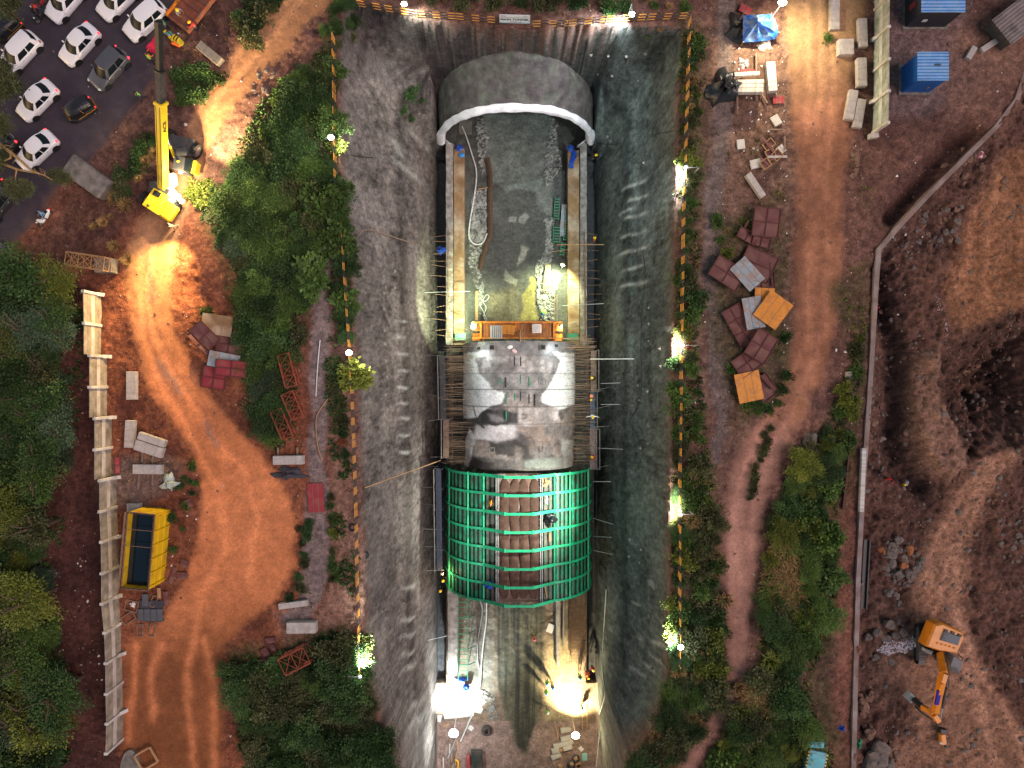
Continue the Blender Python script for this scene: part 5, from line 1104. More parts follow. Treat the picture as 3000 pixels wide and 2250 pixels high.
# blue tarpaulin shelter
tp=thing('tarpaulin_shelter','blue tarpaulin shelter draped over poles at the edge of the dirt road','shelter',P(2060+515/3.071,255/3.071,0))
bz= lambda x,y,z:P(2060+x/3.071,y/3.071,z)
ed=[(360,135,1.7),(490,135,2.3),(610,125,1.8),(655,185,1.6),(678,300,1.2),(640,355,.8),(500,372,.7),(355,385,.6),(358,260,1.2)]
ap=bz(495,195,2.5);ring=[bz(*e) for e in ed];b=MB();rows=[];n=len(ring)
for j in range(13):
 f=j/12;row=[]
 for i in range(n):
  for k in range(6):
   e=ring[i].lerp(ring[(i+1)%n],k/6);q=ap.lerp(e,f);sag=-.30*math.sin(math.pi*f)*math.sin(math.pi*k/6);q.z+=sag+.05*math.sin(11*f+k+2*i);row.append(q)
 rows.append(row)
b.grid(rows[::-1],closed=True);b.build('tarpaulin',M['bluetarp'],tp,smooth=True,world=True,angle=70);b=MB()
for i in (0,2,4,7):b.tube([(ring[i].x,ring[i].y,-.1),ring[i]+Vector((0,0,.2))],.05,6)
each(b,'pole',M['wood_gr'],tp)
# ------ sheds at the top right
def corr(w,l,n,amp=.03,m=None,nm='roof',parent=None,z=0,along='y'):
 b=MB();rows=[]
 for j in range(2):
  rows.append([((-w/2+w*i/(n*4)),-l/2+l*j,z+amp*math.sin(i*math.pi/2)) if along=='y' else (-w/2+w*j,-l/2+l*i/(n*4),z+amp*math.sin(i*math.pi/2)) for i in range(n*4+1)])
 b.grid(rows if along=='y' else [r[::-1] for r in rows]);return b.build(nm,m,parent)
blr=mat('blue_roof_sheet',(.04,.20,.52),.4,var=.2,scale=1.2,col2=(.10,.28,.50),amt=.4,spec=.5);blw=mat('blue_wall_sheet',(.018,.12,.42),.45,var=.15)
def shed(label,base,w,l,h,wall,floor_slab=True):
 t_=thing('site_shed',label,'shed',base);
 for c,d,nm in (((0,-l/2,h/2),(w,.06,h),'front_wall'),((0,l/2,h/2),(w,.06,h),'back_wall'),((-w/2,0,h/2),(.06,l-.06,h),'west_wall'),((w/2,0,h/2),(.06,l-.06,h),'east_wall')):
  b=MB();b.box(c,d);R_=d[0]>d[1];nn=int((w if R_ else l)/.22)
  for i in range(nn):b.box((c[0]+(-w/2+w*(i+.5)/nn if R_ else math.copysign(.035,c[0])),c[1]+(math.copysign(.035,c[1]) if R_ else -l/2+l*(i+.5)/nn),h/2),(.06 if R_ else .03,.03 if R_ else .06,h-.04))
  b.build('wall',wall,t_)
 r=corr(w+.25,l+.25,9 if l<3 else 12,m=blr,parent=t_,z=h+.05,along='x')
 b=MB();b.box((w*.15,l*.05,h+.1),(.5,.12,.05),ch=.02);b.build('roof_vent',M['dkgrey'],t_)
 b=MB();b.box((0,0,.04),(w+.5,l+.5,.12));b.build('plinth',M['conc_dk'],t_)
 return t_
A=PT(3,0,978,512,2.7);B_=PT(3,0,1163,345,2.7)
s1=shed('small bright blue site shed with blue corrugated roof',Vector(((A.x+B_.x)/2,(A.y+B_.y)/2,0)),B_.x-A.x,B_.y-A.y,2.65,blw)
b=MB();b.box((.5,-(B_.y-A.y)/2-.07,1.1),(.22,.04,.3));b.build('hatch',M['rust'],s1)
A=PT(3,0,1003,70,2.7);B_=PT(3,0,1270,-170,2.7)
s2=shed('dark-walled site shed with blue corrugated roof at the top edge',Vector(((A.x+B_.x)/2,(A.y+B_.y)/2,0)),B_.x-A.x,B_.y-A.y,2.65,mat('dark_cladding',(.045,.045,.055),.5,var=.2))
b=MB();b.box((-(B_.x-A.x)/2-.07,-.4,1.3),(.03,.5,.9));b.build('red_door',M['red'],s2)
b=MB();b.box((-.7,-(B_.y-A.y)/2-.07,1.2),(.4,.03,.35));b.build('notice',M['white_sack'],s2)
ls=thing('lean_to','grey ribbed lean-to roof on low blocks at the top right corner','lean-to',PT(3,0,1560,170,0),math.radians(38));r=corr(4.2,2.7,9,.035,mat('grey_ribbed_roof',(.20,.16,.155),.6,var=.3,scale=1.2,col2=(.07,.06,.06),amt=.35),'roof',ls,1.5,'x')
for c,d in (((-1.9,0,.75),(.15,2.5,1.4)),((1.9,0,.75),(.15,2.5,1.4)),((0,1.2,.75),(3.6,.1,1.4))):b=MB();b.box(c,d);b.build('wall',M['dkgrey'],ls)
beam_thing('pale slab leaning at the mouth of the grey lean-to',T(3,0,1300,378),T(3,0,1345,300),17,.4,0,'conc');beam_thing('grey-blue slab beside the mouth of the grey lean-to',T(3,0,1385,325),T(3,0,1490,258),17,.4,0,'conc')
# ------ retaining kerb on the right, drains
b=MB();rows=[]
kp=[KERB[0]+(KERB[i+1]-KERB[0])*0 if False else p for i,p in enumerate(KERB)]
fin_=[]
for a,c in zip(kp[:-1],kp[1:]):
 n=max(1,int((c-a).length/.8))
 for i in range(n):fin_.append(a.lerp(c,i/n))
for i,p in enumerate(fin_):
 q=fin_[min(i+1,len(fin_)-1)]-fin_[max(i-1,0)];s_=Vector((-q.y,q.x,0)).normalized();w=.2;e=.012*math.sin(i*2.1)
 rows.append([p-s_*w+Vector((0,0,-1.3)),p-s_*w+Vector((0,0,.2+e)),p+s_*w+Vector((0,0,.2+e)),p+s_*w+Vector((0,0,-1.3))])
b.grid(rows);tag(b.build('retaining_kerb',mat('kerb_concrete',(.22,.15,.13),.9,var=.35,scale=.7,col2=(.32,.27,.26),amt=.38,bump=.02),origin=fin_[len(fin_)//2]),'long narrow concrete retaining kerb running down the right side, curving at the top','kerb')
beam_thing('pale newly cast length of kerb near the two workers',T(3,1,625,1245),T(3,1,608,1659),13,.35,0,'conc_wh','kerb_section','kerb');
dr_=thing('drain_channel','dark steel drain channel beside the kerb at the lower right','drain',PT(3,2,632,390,-.5));b=MB();a,c=PT(3,2,640,180,-.45),PT(3,2,615,630,-.45)
for s_ in (-.26,.26):b.beam(a+Vector((s_,0,0)),c+Vector((s_,0,0)),.1,.25)
each(b,'side_rail',M['dkgrey'],dr_);b=MB();b.beam(a-Vector((0,0,.1)),c-Vector((0,0,.1)),.42,.04);b.build('channel_bed',M['black'],dr_,world=True)
b=MB();a,c=PT(3,1,528,1245,.1),PT(3,1,485,1640,.1);b.beam(a,c,.14,.2);tag(b.build('steel_rail',M['maroon_dk'],origin=a),'thin dark steel rail lying left of the kerb beside the shrubs','rail')
# teal painted cover at the bottom right
tc_=thing('teal_container','teal painted container top with striped edges in the bottom right shrubs','container',PT(3,2,275,1620,0),math.radians(-12));b=MB();b.box((0,0,.5),(1.5,2.9,1.0),ch=.03);b.build('body',mat('teal_paint',(.10,.42,.50),.5,var=.2,scale=1.5,col2=(.25,.12,.06),amt=.25),tc_)
for s_ in (-1,1):b=MB();b.box((s_*.8,0,.95),(.1,2.9,.12));b.build('striped_edge',stripe_mat('hazard_edge',(.7,.45,.1),(.03,.03,.03),.3,.5,1),tc_)
b=MB();c=PT(3,2,300,1500,.6);b.box((0,0,0),(1.5,.55,.5),ch=.02);o=b.build('teal_box',MATS['teal_paint']);o.location=c;o.rotation_euler[2]=math.radians(-2);tag(o,'small teal box half hidden in leaves north of the teal container','box')
# rust-coloured skip at the top by the public road
sk=thing('steel_skip','rust-brown flatbed skip with a yellow end rail at the top of the road','skip',PT(0,0,1255,90,0),math.radians(52));b=MB();b.box((.6,0,.75),(4.6,2.3,.12));b.build('bed',mat('rust_brown_plate',(.22,.06,.03),.8,var=.4,scale=2,col2=(.14,.08,.06),amt=.4),sk)
for s_ in (-1,1):b=MB();b.box((.6,s_*1.15,.85),(4.6,.1,.5));b.build('side_board',MATS['rust_brown_plate'] if s_<0 else M['orange'],sk)
b=MB()
for i in range(6):b.box((-1.4+i*.8,0,.83),(.06,2.2,.05))
b.build('bed_rib',M['maroon_dk'],sk)
for x in (-1,2.2):b=MB();b.box((x,0,.35),(.3,2.0,.7));b.build('support',M['maroon_dk'],sk)
# ------ people: one skinned body per pose, vest, helmet and hair as parts
def Pmat(name,col,r=.8,**k):return mat('cloth_'+name,col,r,var=.2,scale=8,**k)
CL={'grey':Pmat('grey',(.22,.22,.24)),'white':Pmat('white',(.65,.65,.66)),'blue':Pmat('blue',(.05,.10,.28)),'navy':Pmat('navy',(.025,.03,.06)),'black':Pmat('black',(.02,.02,.022)),'red':Pmat('red',(.55,.03,.02)),'orange':Pmat('orange',(.75,.16,.02)),'lime':Pmat('lime',(.30,.72,.05)),'green':Pmat('green',(.04,.30,.12)),'tan':Pmat('tan',(.45,.33,.2)),'pink':Pmat('pink',(.6,.15,.25)),'ltblue':Pmat('ltblue',(.16,.30,.50)),'yellow':Pmat('yellow',(.80,.50,.02),.45),'helmetblue':Pmat('helmetblue',(.03,.25,.75),.4),'helmetwhite':Pmat('helmetwhite',(.8,.8,.8),.4),'magenta':Pmat('magenta',(.70,.02,.22),.4),'hair':Pmat('hair',(.012,.01,.009))}
POSE={}
def body(pose):
 """joints for a 1.7 m figure facing +y; the upper body leans about the pelvis"""
 if pose in POSE:return POSE[pose]
 lean,arms,legs,drop={'stand':(4,((.25,.0,1.12,.24,.14,.90),)*2,((.10,.02,.5,.10,0,.09),)*2,0),'walk':(7,((.25,-.12,1.13,.24,.02,.88),(.25,.12,1.13,.22,.30,.95)),((.10,.12,.5,.11,.26,.09),(.10,.0,.5,.10,-.30,.12)),0),'bend':(52,((.24,.05,1.10,.18,.16,.85),)*2,((.13,.12,.48,.15,0,.09),(.11,.1,.5,.12,-.12,.09)),.05),'reach':(14,((.26,.20,1.32,.20,.46,1.38),(.26,.12,1.16,.20,.38,1.12)),((.10,.05,.5,.11,.08,.09),(.10,0,.5,.11,-.14,.09)),0),'wide':(10,((.45,.03,1.38,.68,.12,1.34),)*2,((.13,.04,.5,.17,0,.09),)*2,0),'squat':(30,((.26,.14,1.08,.17,.36,.98),)*2,((.17,.36,.42,.14,.08,.09),)*2,.42),'ride':(12,((.27,.18,1.14,.25,.42,1.02),)*2,((.16,.38,.80,.16,.30,.42),)*2,.0)}[pose]
 R=RX(math.radians(-lean));pv=Vector((0,0,.92-drop))
 def U(x,y,z):return pv+R@(Vector((x,y,z))-Vector((0,0,.92)))
 V=[];E=[];Rr=[]
 def j(p,r,par=None):
  V.append(Vector(p));Rr.append(r)
  if par is not None:E.append((par,len(V)-1))
  return len(V)-1
 pe=j(pv,(.135,.10));sp=j(U(0,0,1.12),(.125,.09),pe);ch=j(U(0,0,1.34),(.145,.10),sp);nk=j(U(0,.01,1.47),(.055,.055),ch)
 h1=j(U(0,.025,1.54),(.072,.085),nk);h2=j(U(0,.03,1.63),(.078,.095),h1);j(U(0,.02,1.70),(.05,.06),h2)
 seg={'arm':[],'leg':[]};hands=[]
 for s,a,l in ((-1,arms[0],legs[0]),(1,arms[1],legs[1])):
  sh=j(U(s*.18,0,1.40),(.068,.068),ch);el=j(U(s*a[0],a[1],a[2]),(.047,.047),sh);wr=j(U(s*a[3],a[4],a[5]),(.032,.03),el)
  d=(V[wr]-V[el]).normalized();hd=j(V[wr]+d*.07,(.042,.022),wr);hands.append((V[hd],d,s))
  hp=j(pv+Vector((s*.09,0,-.04)),(.092,.095),pe);kn=j((s*l[0],l[1],l[2]),(.062,.062),hp);an=j((s*l[3],l[4],l[5]),(.042,.042),kn);j((s*(l[3]+.02),l[4]+.17,l[5]-.045),(.042,.035),an)
 me=bpy.data.meshes.new('body');me.from_pydata(V,E,[]);o=bpy.data.objects.new('body',me);COL.objects.link(o)
 sk=o.modifiers.new('skin','SKIN');sk.use_smooth_shade=True
 if not me.skin_vertices:me.skin_vertices.new()
 for i,r in enumerate(Rr):me.skin_vertices[0].data[i].radius=r;me.skin_vertices[0].data[i].use_root=(i==0)
 o.modifiers.new('sub','SUBSURF').levels=1
 bpy.context.view_layer.update();m2=bpy.data.meshes.new_from_object(o.evaluated_get(bpy.context.evaluated_depsgraph_get()));bpy.data.objects.remove(o)
 b=MB();b.v=[tuple(v.co) for v in m2.vertices];b.f=[tuple(p.vertices) for p in m2.polygons];b.m=[]
 shoulder=U(0,0,1.42)
 for p in m2.polygons:
  c=p.center;q=R.transposed()@(c-pv)+Vector((0,0,.92));dh=min((c-h[0]).length for h in hands)
  b.m.append(0 if (q.z>1.455 and abs(q.x)<.12) or dh<.10 else 3 if c.z<.13 and pose!='ride' else 2 if (q.z<.93 or c.z<pv.z-.03) and abs(q.x)<.23 and dh>.16 else 1)
 for hp_,d,s in hands:
  side=d.cross(Vector((0,0,1)));side=side.normalized() if side.length>.1 else Vector((1,0,0));dn=d.cross(side)
  for k,(off,L) in enumerate(((-.03,.065),(-.01,.078),(.01,.074),(.028,.058))):
   p0=hp_+side*off+d*.015;b.tube([p0,p0+d*L*.55,p0+d*L*.9-dn*.02*(1 if dn.z>0 else -1)],[.009,.0085,.006],5,0)
  p0=hp_-d*.02+side*.035*-s;b.tube([p0,p0+side*-s*.03+d*.03,p0+side*-s*.035+d*.06],[.011,.009,.007],5,0)
 hc=U(0,.03,1.60)
 def hb(p,r):b.ball(hc+R@Vector(p),r,6,4,R,0)
 hb((0,.10,-.005),(.014,.022,.022));hb((-.085,-.01,0),(.014,.025,.035));hb((.085,-.01,0),(.014,.025,.035))
 for s in (-1,1):b.ball(hc+R@Vector((s*.033,.088,.025)),(.012,.008,.008),6,4,R,3)
 b.ball(hc+R@Vector((0,.088,-.055)),(.025,.01,.006),6,4,R,3)
 bm_=b.build('person',[M['skin'],CL['grey'],CL['navy'],CL['black']],smooth=True);bme=bm_.data;bpy.data.objects.remove(bm_)
 v=MB();rows=[]
 for z,w,d_ in ((1.0,.175,.125),(1.12,.17,.12),(1.25,.185,.13),(1.36,.195,.135),(1.42,.13,.10)):
  rows.append([U(w*math.cos(2*math.pi*k/12),.0+d_*math.sin(2*math.pi*k/12),z) for k in range(12)])
 v.grid(rows,closed=True);vo=v.build('vest',CL['lime'],smooth=True);vme=vo.data;bpy.data.objects.remove(vo)
 g=MB()
 for z in (1.10,1.27):rows=[[U((.188 if z>1.2 else .176)*math.cos(2*math.pi*k/12),(.134 if z>1.2 else .126)*math.sin(2*math.pi*k/12),z+dz) for k in range(12)] for dz in (-.025,.025)];g.grid(rows,closed=True)
 go=g.build('reflective_band',M['steel']);gme=go.data;bpy.data.objects.remove(go)
 hm=MB();hm.ball(hc+R@Vector((0,0,.02)),(.13,.15,.13),14,6,R,z0=0.05);hm.ball(hc+R@Vector((0,.03,.035)),(.145,.185,.02),14,3,R,z0=-.9)
 ho=hm.build('helmet',CL['yellow'],smooth=True);hme=ho.data;bpy.data.objects.remove(ho)
 ha=MB();ha.ball(hc+R@Vector((0,-.018,.015)),(.093,.108,.118),12,6,R,z0=-.25);hao=ha.build('hair',CL['hair'],smooth=True);hame=hao.data;bpy.data.objects.remove(hao)
 POSE[pose]=(bme,vme,gme,hme,hame,U(0,.03,1.7));return POSE[pose]
def person(label,px,py,z0,face,pose='stand',shirt='grey',trousers='navy',vest=None,helmet=None,group=None,at=None,cat='person'):
 """px,py: the head in the photo; face: heading in degrees on the ground (90 = up the picture)"""
 bme,vme,gme,hme,hame,head=body(pose);rz=math.radians(face-90)
 if z0 is None:g=on_ground(px,py);z0=g.z
 if at is None:hd=P(px,py,z0+head.z);off=RZ(rz)@Vector((head.x,head.y,0));at=(hd.x-off.x,hd.y-off.y,z0)
 o=bpy.data.objects.new('person',bme);COL.objects.link(o);o.location=at;o.rotation_euler[2]=rz;tag(o,label,cat,group)
 for s,m in ((1,CL[shirt]),(2,CL[trousers])):o.material_slots[s].link='OBJECT';o.material_slots[s].material=m
 def part(nm,me,m):
  c=bpy.data.objects.new(nm,me);COL.objects.link(c);c.parent=o
  if m:c.material_slots[0].link='OBJECT';c.material_slots[0].material=CL[m]
  return c
 if vest:v=part('vest',vme,vest);c=part('reflective_band',gme,None);c.parent=v
 if helmet:part('helmet',hme,helmet)
 else :part('hair',hame,None)
 return o
person('person in grey with a yellow helmet working at the rust-brown skip',517,27,0,-40,'reach','grey','grey',None,'yellow')
person('person in a red-orange vest and yellow helmet beside the rust-brown skip',553,63,0,190,'reach','red','navy','red','yellow')
person('person in a green vest standing right beside a white car near the crane tip',468,58,0,210,'stand','grey','black','green')
person('person in a green and white vest bending just right of the crane boom tip',484,106,0,250,'bend','ltblue','navy','green')
person('person in a lime and orange vest holding the lower end of the red sheet',428,152,0,60,'reach','orange','black','lime')
person('person in a lime vest walking alone on the edge of the asphalt road',391,270,0,200,'walk','navy','navy','lime')
person('person in pale clothes walking behind the yellow crane in its light',488,658,0,215,'walk','tan','tan')
person('person in a red shirt standing at the kerb near the upper right grass',*T(3,1,722,322),None,200,'stand','red','black')
person('person in a red shirt with black trousers, left of a yellow-helmeted colleague',*T(3,1,806,1462),None,250,'reach','red','black')
person('person in grey with a yellow helmet on the dirt below the rock bench',*T(3,1,884,1484),None,200,'bend','grey','ltblue',None,'yellow')
person('worker with a yellow helmet in the dark slot near the east foot of the portal',*T(2,0,547,1003),-17.6,200,'reach','black','navy',None,'yellow')
person('worker in orange with a yellow helmet beside the east kicker wall, midway along the trough',*T(2,0,538,1541),-17.3,160,'stand','orange','navy','orange','yellow')
person('worker with an amber helmet on the upper brown walkway of the east scaffold',*T(2,1,518,790),wz+.03,170,'squat','black','navy',None,'yellow')
person('worker with a yellow helmet and orange vest on the blue-grey east walkway',*T(2,1,513,937),wz+.03,260,'bend','navy','navy','orange','yellow')
person('worker with a yellow helmet holding both arms wide on the east walkway',*T(2,1,524,1045),wz+.03,270,'wide','white','navy',None,'yellow')
person('worker with a yellow helmet on the pinkish east walkway next to the gantry',*T(2,1,517,1304),wz+.03,160,'squat','red','navy',None,'yellow')
person('worker with a yellow helmet just left of the gantry, below the amber lamp',*T(1,2,1212,450),-16.0,20,'reach','black','navy',None,'yellow')
person('worker with a yellow helmet at the southwest foot of the green gantry',*T(1,2,1192,515),-17.2,30,'stand','black','navy',None,'yellow')
person('worker with a magenta helmet walking on the wet floor south of the gantry',*T(2,2,146,830),FZ,330,'walk','orange','navy',None,'magenta')
person('worker in lime vest and blue helmet, uppermost of three at the lit patch',*T(2,2,228,1120),FZ,280,'stand','lime','black','lime','helmetblue')
person('worker in pale blue with a blue helmet, right of the three at the lit patch',*T(2,2,264,1150),FZ,250,'stand','ltblue','black','ltblue','helmetblue')
person('worker in a lime vest and blue helmet, lowest of the three at the lit patch',*T(2,2,223,1182),FZ,270,'stand','lime','black','lime','helmetblue')
person('worker with a white helmet and lime-green vest left of the bright southeast floor',*T(2,2,234,1308),FZ,60,'stand','green','black','lime','helmetwhite')
person('worker in green with a blue helmet at the south end of the flat rebar grid',*T(2,2,443,1085),FZ,270,'stand','green','navy','green','helmetblue')
person('worker in orange-red at the south end of the flat rebar grid',*T(2,2,498,1082),FZ,290,'bend','orange','navy','orange','yellow')
person('worker in red with yellow helmet by the east rock face above the rebar grid',*T(2,2,528,1028),FZ,280,'stand','red','black','red','yellow')
person('worker in a green vest beside the timber posts on the bright southeast floor',*T(2,2,455,1290),FZ,200,'stand','green','grey','green','helmetwhite')
person('worker in a lime vest with a blue helmet just north of the orange trolley',1591,922,FZ,250,'bend','lime','black','lime','helmetblue')
# ------ road vehicles
PAINT={'white':mat('car_white',(.78,.76,.78),.28,var=.04,scale=1,spec=.6),'grey':mat('car_grey',(.12,.12,.135),.3,metal=.4,var=.06,spec=.6),'dark':mat('car_dark',(.05,.05,.05),.3,metal=.3,var=.1,spec=.6)}
GLASS=mat('tinted_glass',(.008,.013,.017),.30,var=.1,spec=.12);TAIL=emit('tail_lamp',(1,.02,.03),2.5);TAILD=mat('tail_lens',(.45,.01,.02),.25,spec=.6);HEAD=mat('head_lens',(.6,.62,.62),.12,spec=.8)
TYRE=M['rubber'];RIM=mat('wheel_rim',(.30,.30,.31),.4,metal=.6)
def wheel(parent,x,y,r=.31,w=.2):
 t=MB();rows=[]
 for (rr,yy) in ((r*.62,-w/2),(r*.9,-w/2),(r,-w/2+.04),(r,w/2-.04),(r*.9,w/2),(r*.62,w/2)):
  rows.append([(rr*math.cos(2*math.pi*k/20),yy,rr*math.sin(2*math.pi*k/20)) for k in range(20)])
 t.grid(rows,closed=True);wh=bpy.data.objects.new('wheel',None);COL.objects.link(wh);wh.parent=parent;wh.location=(x,y,r)
 t.build('tyre',TYRE,wh,smooth=True)
 m=MB();m.tube([(0,-w*.40,0),(0,w*.40,0)],r*.63,14)
 for k in range(5):a=2*math.pi*k/5;m.box((r*.35*math.cos(a),math.copysign(w*.42,y),r*.35*math.sin(a)),(r*.5,.02,.06),RY(-a))
 m.build('rim',RIM,wh,smooth=False);return wh
def make_car(name,label,cat,paint,kind='sedan',L=3.98,Wd=1.70,h=1.50,lit=True):
 root=thing(name,label,cat);hw=Wd/2;hl=L/2;tall=h-1.5;suv=kind!='sedan'
 bz_=.95+tall*.4
 st=[(hl,.70,.55,.40),(hl-.05,.82,.66,.26),(hl-.30,.95,.78,.22),(hl-.75,.99,.86,.2),(hl-1.05,1,.93+tall*.3,.2),(.3,1,bz_+.01,.2),(-.8,1,bz_+.02,.2)]
 st+=[(-hl+.62,.99,bz_+.04 if suv else 1.0,.2),(-hl+.25,.95,bz_ if suv else .97,.24),(-hl+.05,.84,.86,.3),(-hl,.72,.72,.42)]
 b=MB();rows=[]
 for x,w,zt,zb in st:
  W_=hw*w;half=[(W_*.90,zb),(W_,zb+.12),(W_*1.0,min(.58,zt-.12)),(W_*.985,zt-.10),(W_*.93,zt-.025),(W_*.80,zt+.005),(W_*.4,zt+.03)]
  rows.append([(x,-y,z) for y,z in half]+[(x,0,zt+.035)]+[(x,y,z) for y,z in half[::-1]])
 b.grid(rows);b.f.append(tuple(range(15))[::-1]);b.m.append(0);n0=len(st)-1;b.f.append(tuple(n0*15+k for k in range(15)));b.m.append(0)
 b.build('body',paint,root,smooth=True,angle=50)
# cabin: belt and roof outlines, glass set just proud of the painted shell
 xf,xk=hl-.92,hl-1.28;rf,rk=hl-1.62,hl-1.82
 xr,xrk=(-hl+.42,-hl+.62) if not suv else (-hl+.12,-hl+.25);rr,rrk=(-hl+1.02,-hl+1.14) if not suv else (-hl+.34,-hl+.42)
 yb,yt=hw*.90,hw*.70;zb,zt=bz_-.02,h-.035
 def F(t,v):return Vector(((xf-(xf-xk)*t*t)*(1-v)+(rf-(rf-rk)*t*t)*v,t*(yb+(yt-yb)*v),zb+(zt-zb)*v+.03*math.sin(math.pi*v)))
 def Bk(t,v):return Vector(((xr-(xr-xrk)*t*t)*(1-v)+(rr-(rr-rrk)*t*t)*v,-t*(yb+(yt-yb)*v),zb+(zt-zb)*v+.03*math.sin(math.pi*v)))
 def Sd(s,u,v):
  a,c=F(s,v),Bk(-s,v);p=a.lerp(c,u);p.y=math.copysign(abs(p.y)+.03*math.sin(math.pi*u),s);return p
 vv=[0,.25,.5,.75,1];c=MB()
 c.grid([[F(-1+2*i/10,v) for i in range(11)] for v in vv]);c.grid([[Bk(-1+2*i/10,v) for i in range(11)] for v in vv])
 c.grid([[Sd(1,i/8,v) for i in range(9)] for v in vv]);c.grid([[Sd(-1,1-i/8,v) for i in range(9)] for v in vv])
 c.build('cabin',paint,root,smooth=True,angle=50)
 r_=MB();rws=[]
 for i in range(11):
  t=-1+2*i/10;a,e=F(t,1),Bk(-t,1);rws.append([a.lerp(e,s/6)+Vector((0,math.copysign(.03,t)*math.sin(math.pi*s/6)*abs(t)**8,.05*(1-t*t)*math.sin(math.pi*(.12+.76*s/6))+.004)) for s in range(7)])
 r_.grid(rws);r_.build('roof',paint,root,smooth=True)
 def glass(nm,fn,u0,u1,v0,v1,nrm,n=8):
  g=MB();g.grid([[fn(u0+(u1-u0)*i/n,v0+(v1-v0)*k/4)+Vector(nrm)*.012 for i in range(n+1)] for k in range(5)]);return g.build(nm,GLASS,root,smooth=True)
 glass('windshield',F,-.90,.90,.02,.93,(.7,0,.7));glass('rear_window',Bk,-.84,.84,.12,.90,(-.7,0,.7))
 for s in (-1,1):
  for u0,u1 in ((.10,.50),(.54,.86)):glass('side_window', lambda u,v:Sd(s,u,v),u0,u1,.08,.88,(0,s*.9,.45),6)
  wheel(root,hl-.78,s*(hw-.10));wheel(root,-hl+.72,s*(hw-.10))
  for x in (hl-.78,-hl+.72):
   g=MB();g.tube([(x,s*(hw-.2),.33),(x,s*(hw+.004),.33)],.37,16);g.build('wheel_arch',M['black'],root)
  g=MB();g.ball((hl-.20,s*hw*.70,.66),(.20,.17,.075),10,6,RZ(s*-.6));g.build('headlight',HEAD,root,smooth=True)
  g=MB();g.ball((-hl+.16,s*hw*.80,.80),(.12,.13,.13),10,6);g.build('tail_light',TAIL if lit else TAILD,root,smooth=True)
  g=MB();g.box((hl-1.28,s*(hw+.09),bz_+.03),(.12,.2,.14),ch=.04);g.build('side_mirror',paint,root)
  for x in (.25,-.65):g=MB();g.box((x,s*(hw*.99+.005),.80),(.18,.03,.035));g.build('door_handle',M['litgrey'],root)
 g=MB();g.box((hl-.01,0,.50),(.05,.8,.12),ch=.02);g.build('grille',M['black'],root);g=MB();g.box((-hl+.0,0,.62),(.03,.5,.12));g.build('number_plate',M['white_sack'],root)
 return root
def cpos(fx,fy,rx,ry,z=.9):
 a,b=P(fx,fy,z*.8),P(rx,ry,z);return ((a.x+b.x)/2,(a.y+b.y)/2,0),math.atan2(a.y-b.y,a.x-b.x)
G_='cars queuing on the asphalt road'
sedan=make_car('parked_car','white sedan in the middle of the queue, just left of the black auto rickshaw','car',PAINT['white'])
l,a=cpos(*T(0,0,128,758),*T(0,0,335,535));sedan.location=l;sedan.rotation_euler[2]=a;sedan['group']=G_
for (f,r,lab_,k) in (((128,1075),(330,870),'white sedan under the bare roadside branch, lowest white car in the queue',1),((405,400),(605,165),'white sedan with lit brake lights just left of the grey car',1),):
 l,a=cpos(*T(0,0,*f),*T(0,0,*r));dup(sedan,l,a,lab_,G_)
hatch=make_car('parked_car','big white hatchback nearest the crane boom tip','car',PAINT['white'],'hatch',4.15,1.78,1.55,lit=False)
l,a=cpos(*T(0,0,825,225),*T(0,0,1040,20));hatch.location=l;hatch.rotation_euler[2]=a;hatch['group']=G_
for (f,r,lab_) in (((20,450),(215,225),'white hatchback with a big dark rear wheel at the left picture edge'),((335,100),(500,-110),'white hatchback cut by the top picture edge, leftmost at the top'),((665,85),(850,-110),'white hatchback cut by the top edge, between two other white cars')):
 l,a=cpos(*T(0,0,*f),*T(0,0,*r));dup(hatch,l,a,lab_,G_)
suv=make_car('parked_car','dark grey sport utility car, the only grey car in the queue','car',PAINT['grey'],'hatch',4.0,1.78,1.68)
l,a=cpos(*T(0,0,595,560),*T(0,0,800,320));suv.location=l;suv.rotation_euler[2]=a;suv['group']=G_
for k,(f,r,lab_) in enumerate((((-110,1420),(50,1200),'dark car with glowing tail lights cut by the left edge, lower one'),((-110,1080),(45,890),'dark car with a glowing tail light half hidden by branches at the left edge'))):
 l,a=cpos(*T(0,0,*f),*T(0,0,*r));o=dup(suv,l,a,lab_,G_)
 for c in kids(o):
  if c.type=='MESH' and c.material_slots and c.material_slots[0].material==PAINT['grey']:c.material_slots[0].link='OBJECT';c.material_slots[0].material=PAINT['dark']
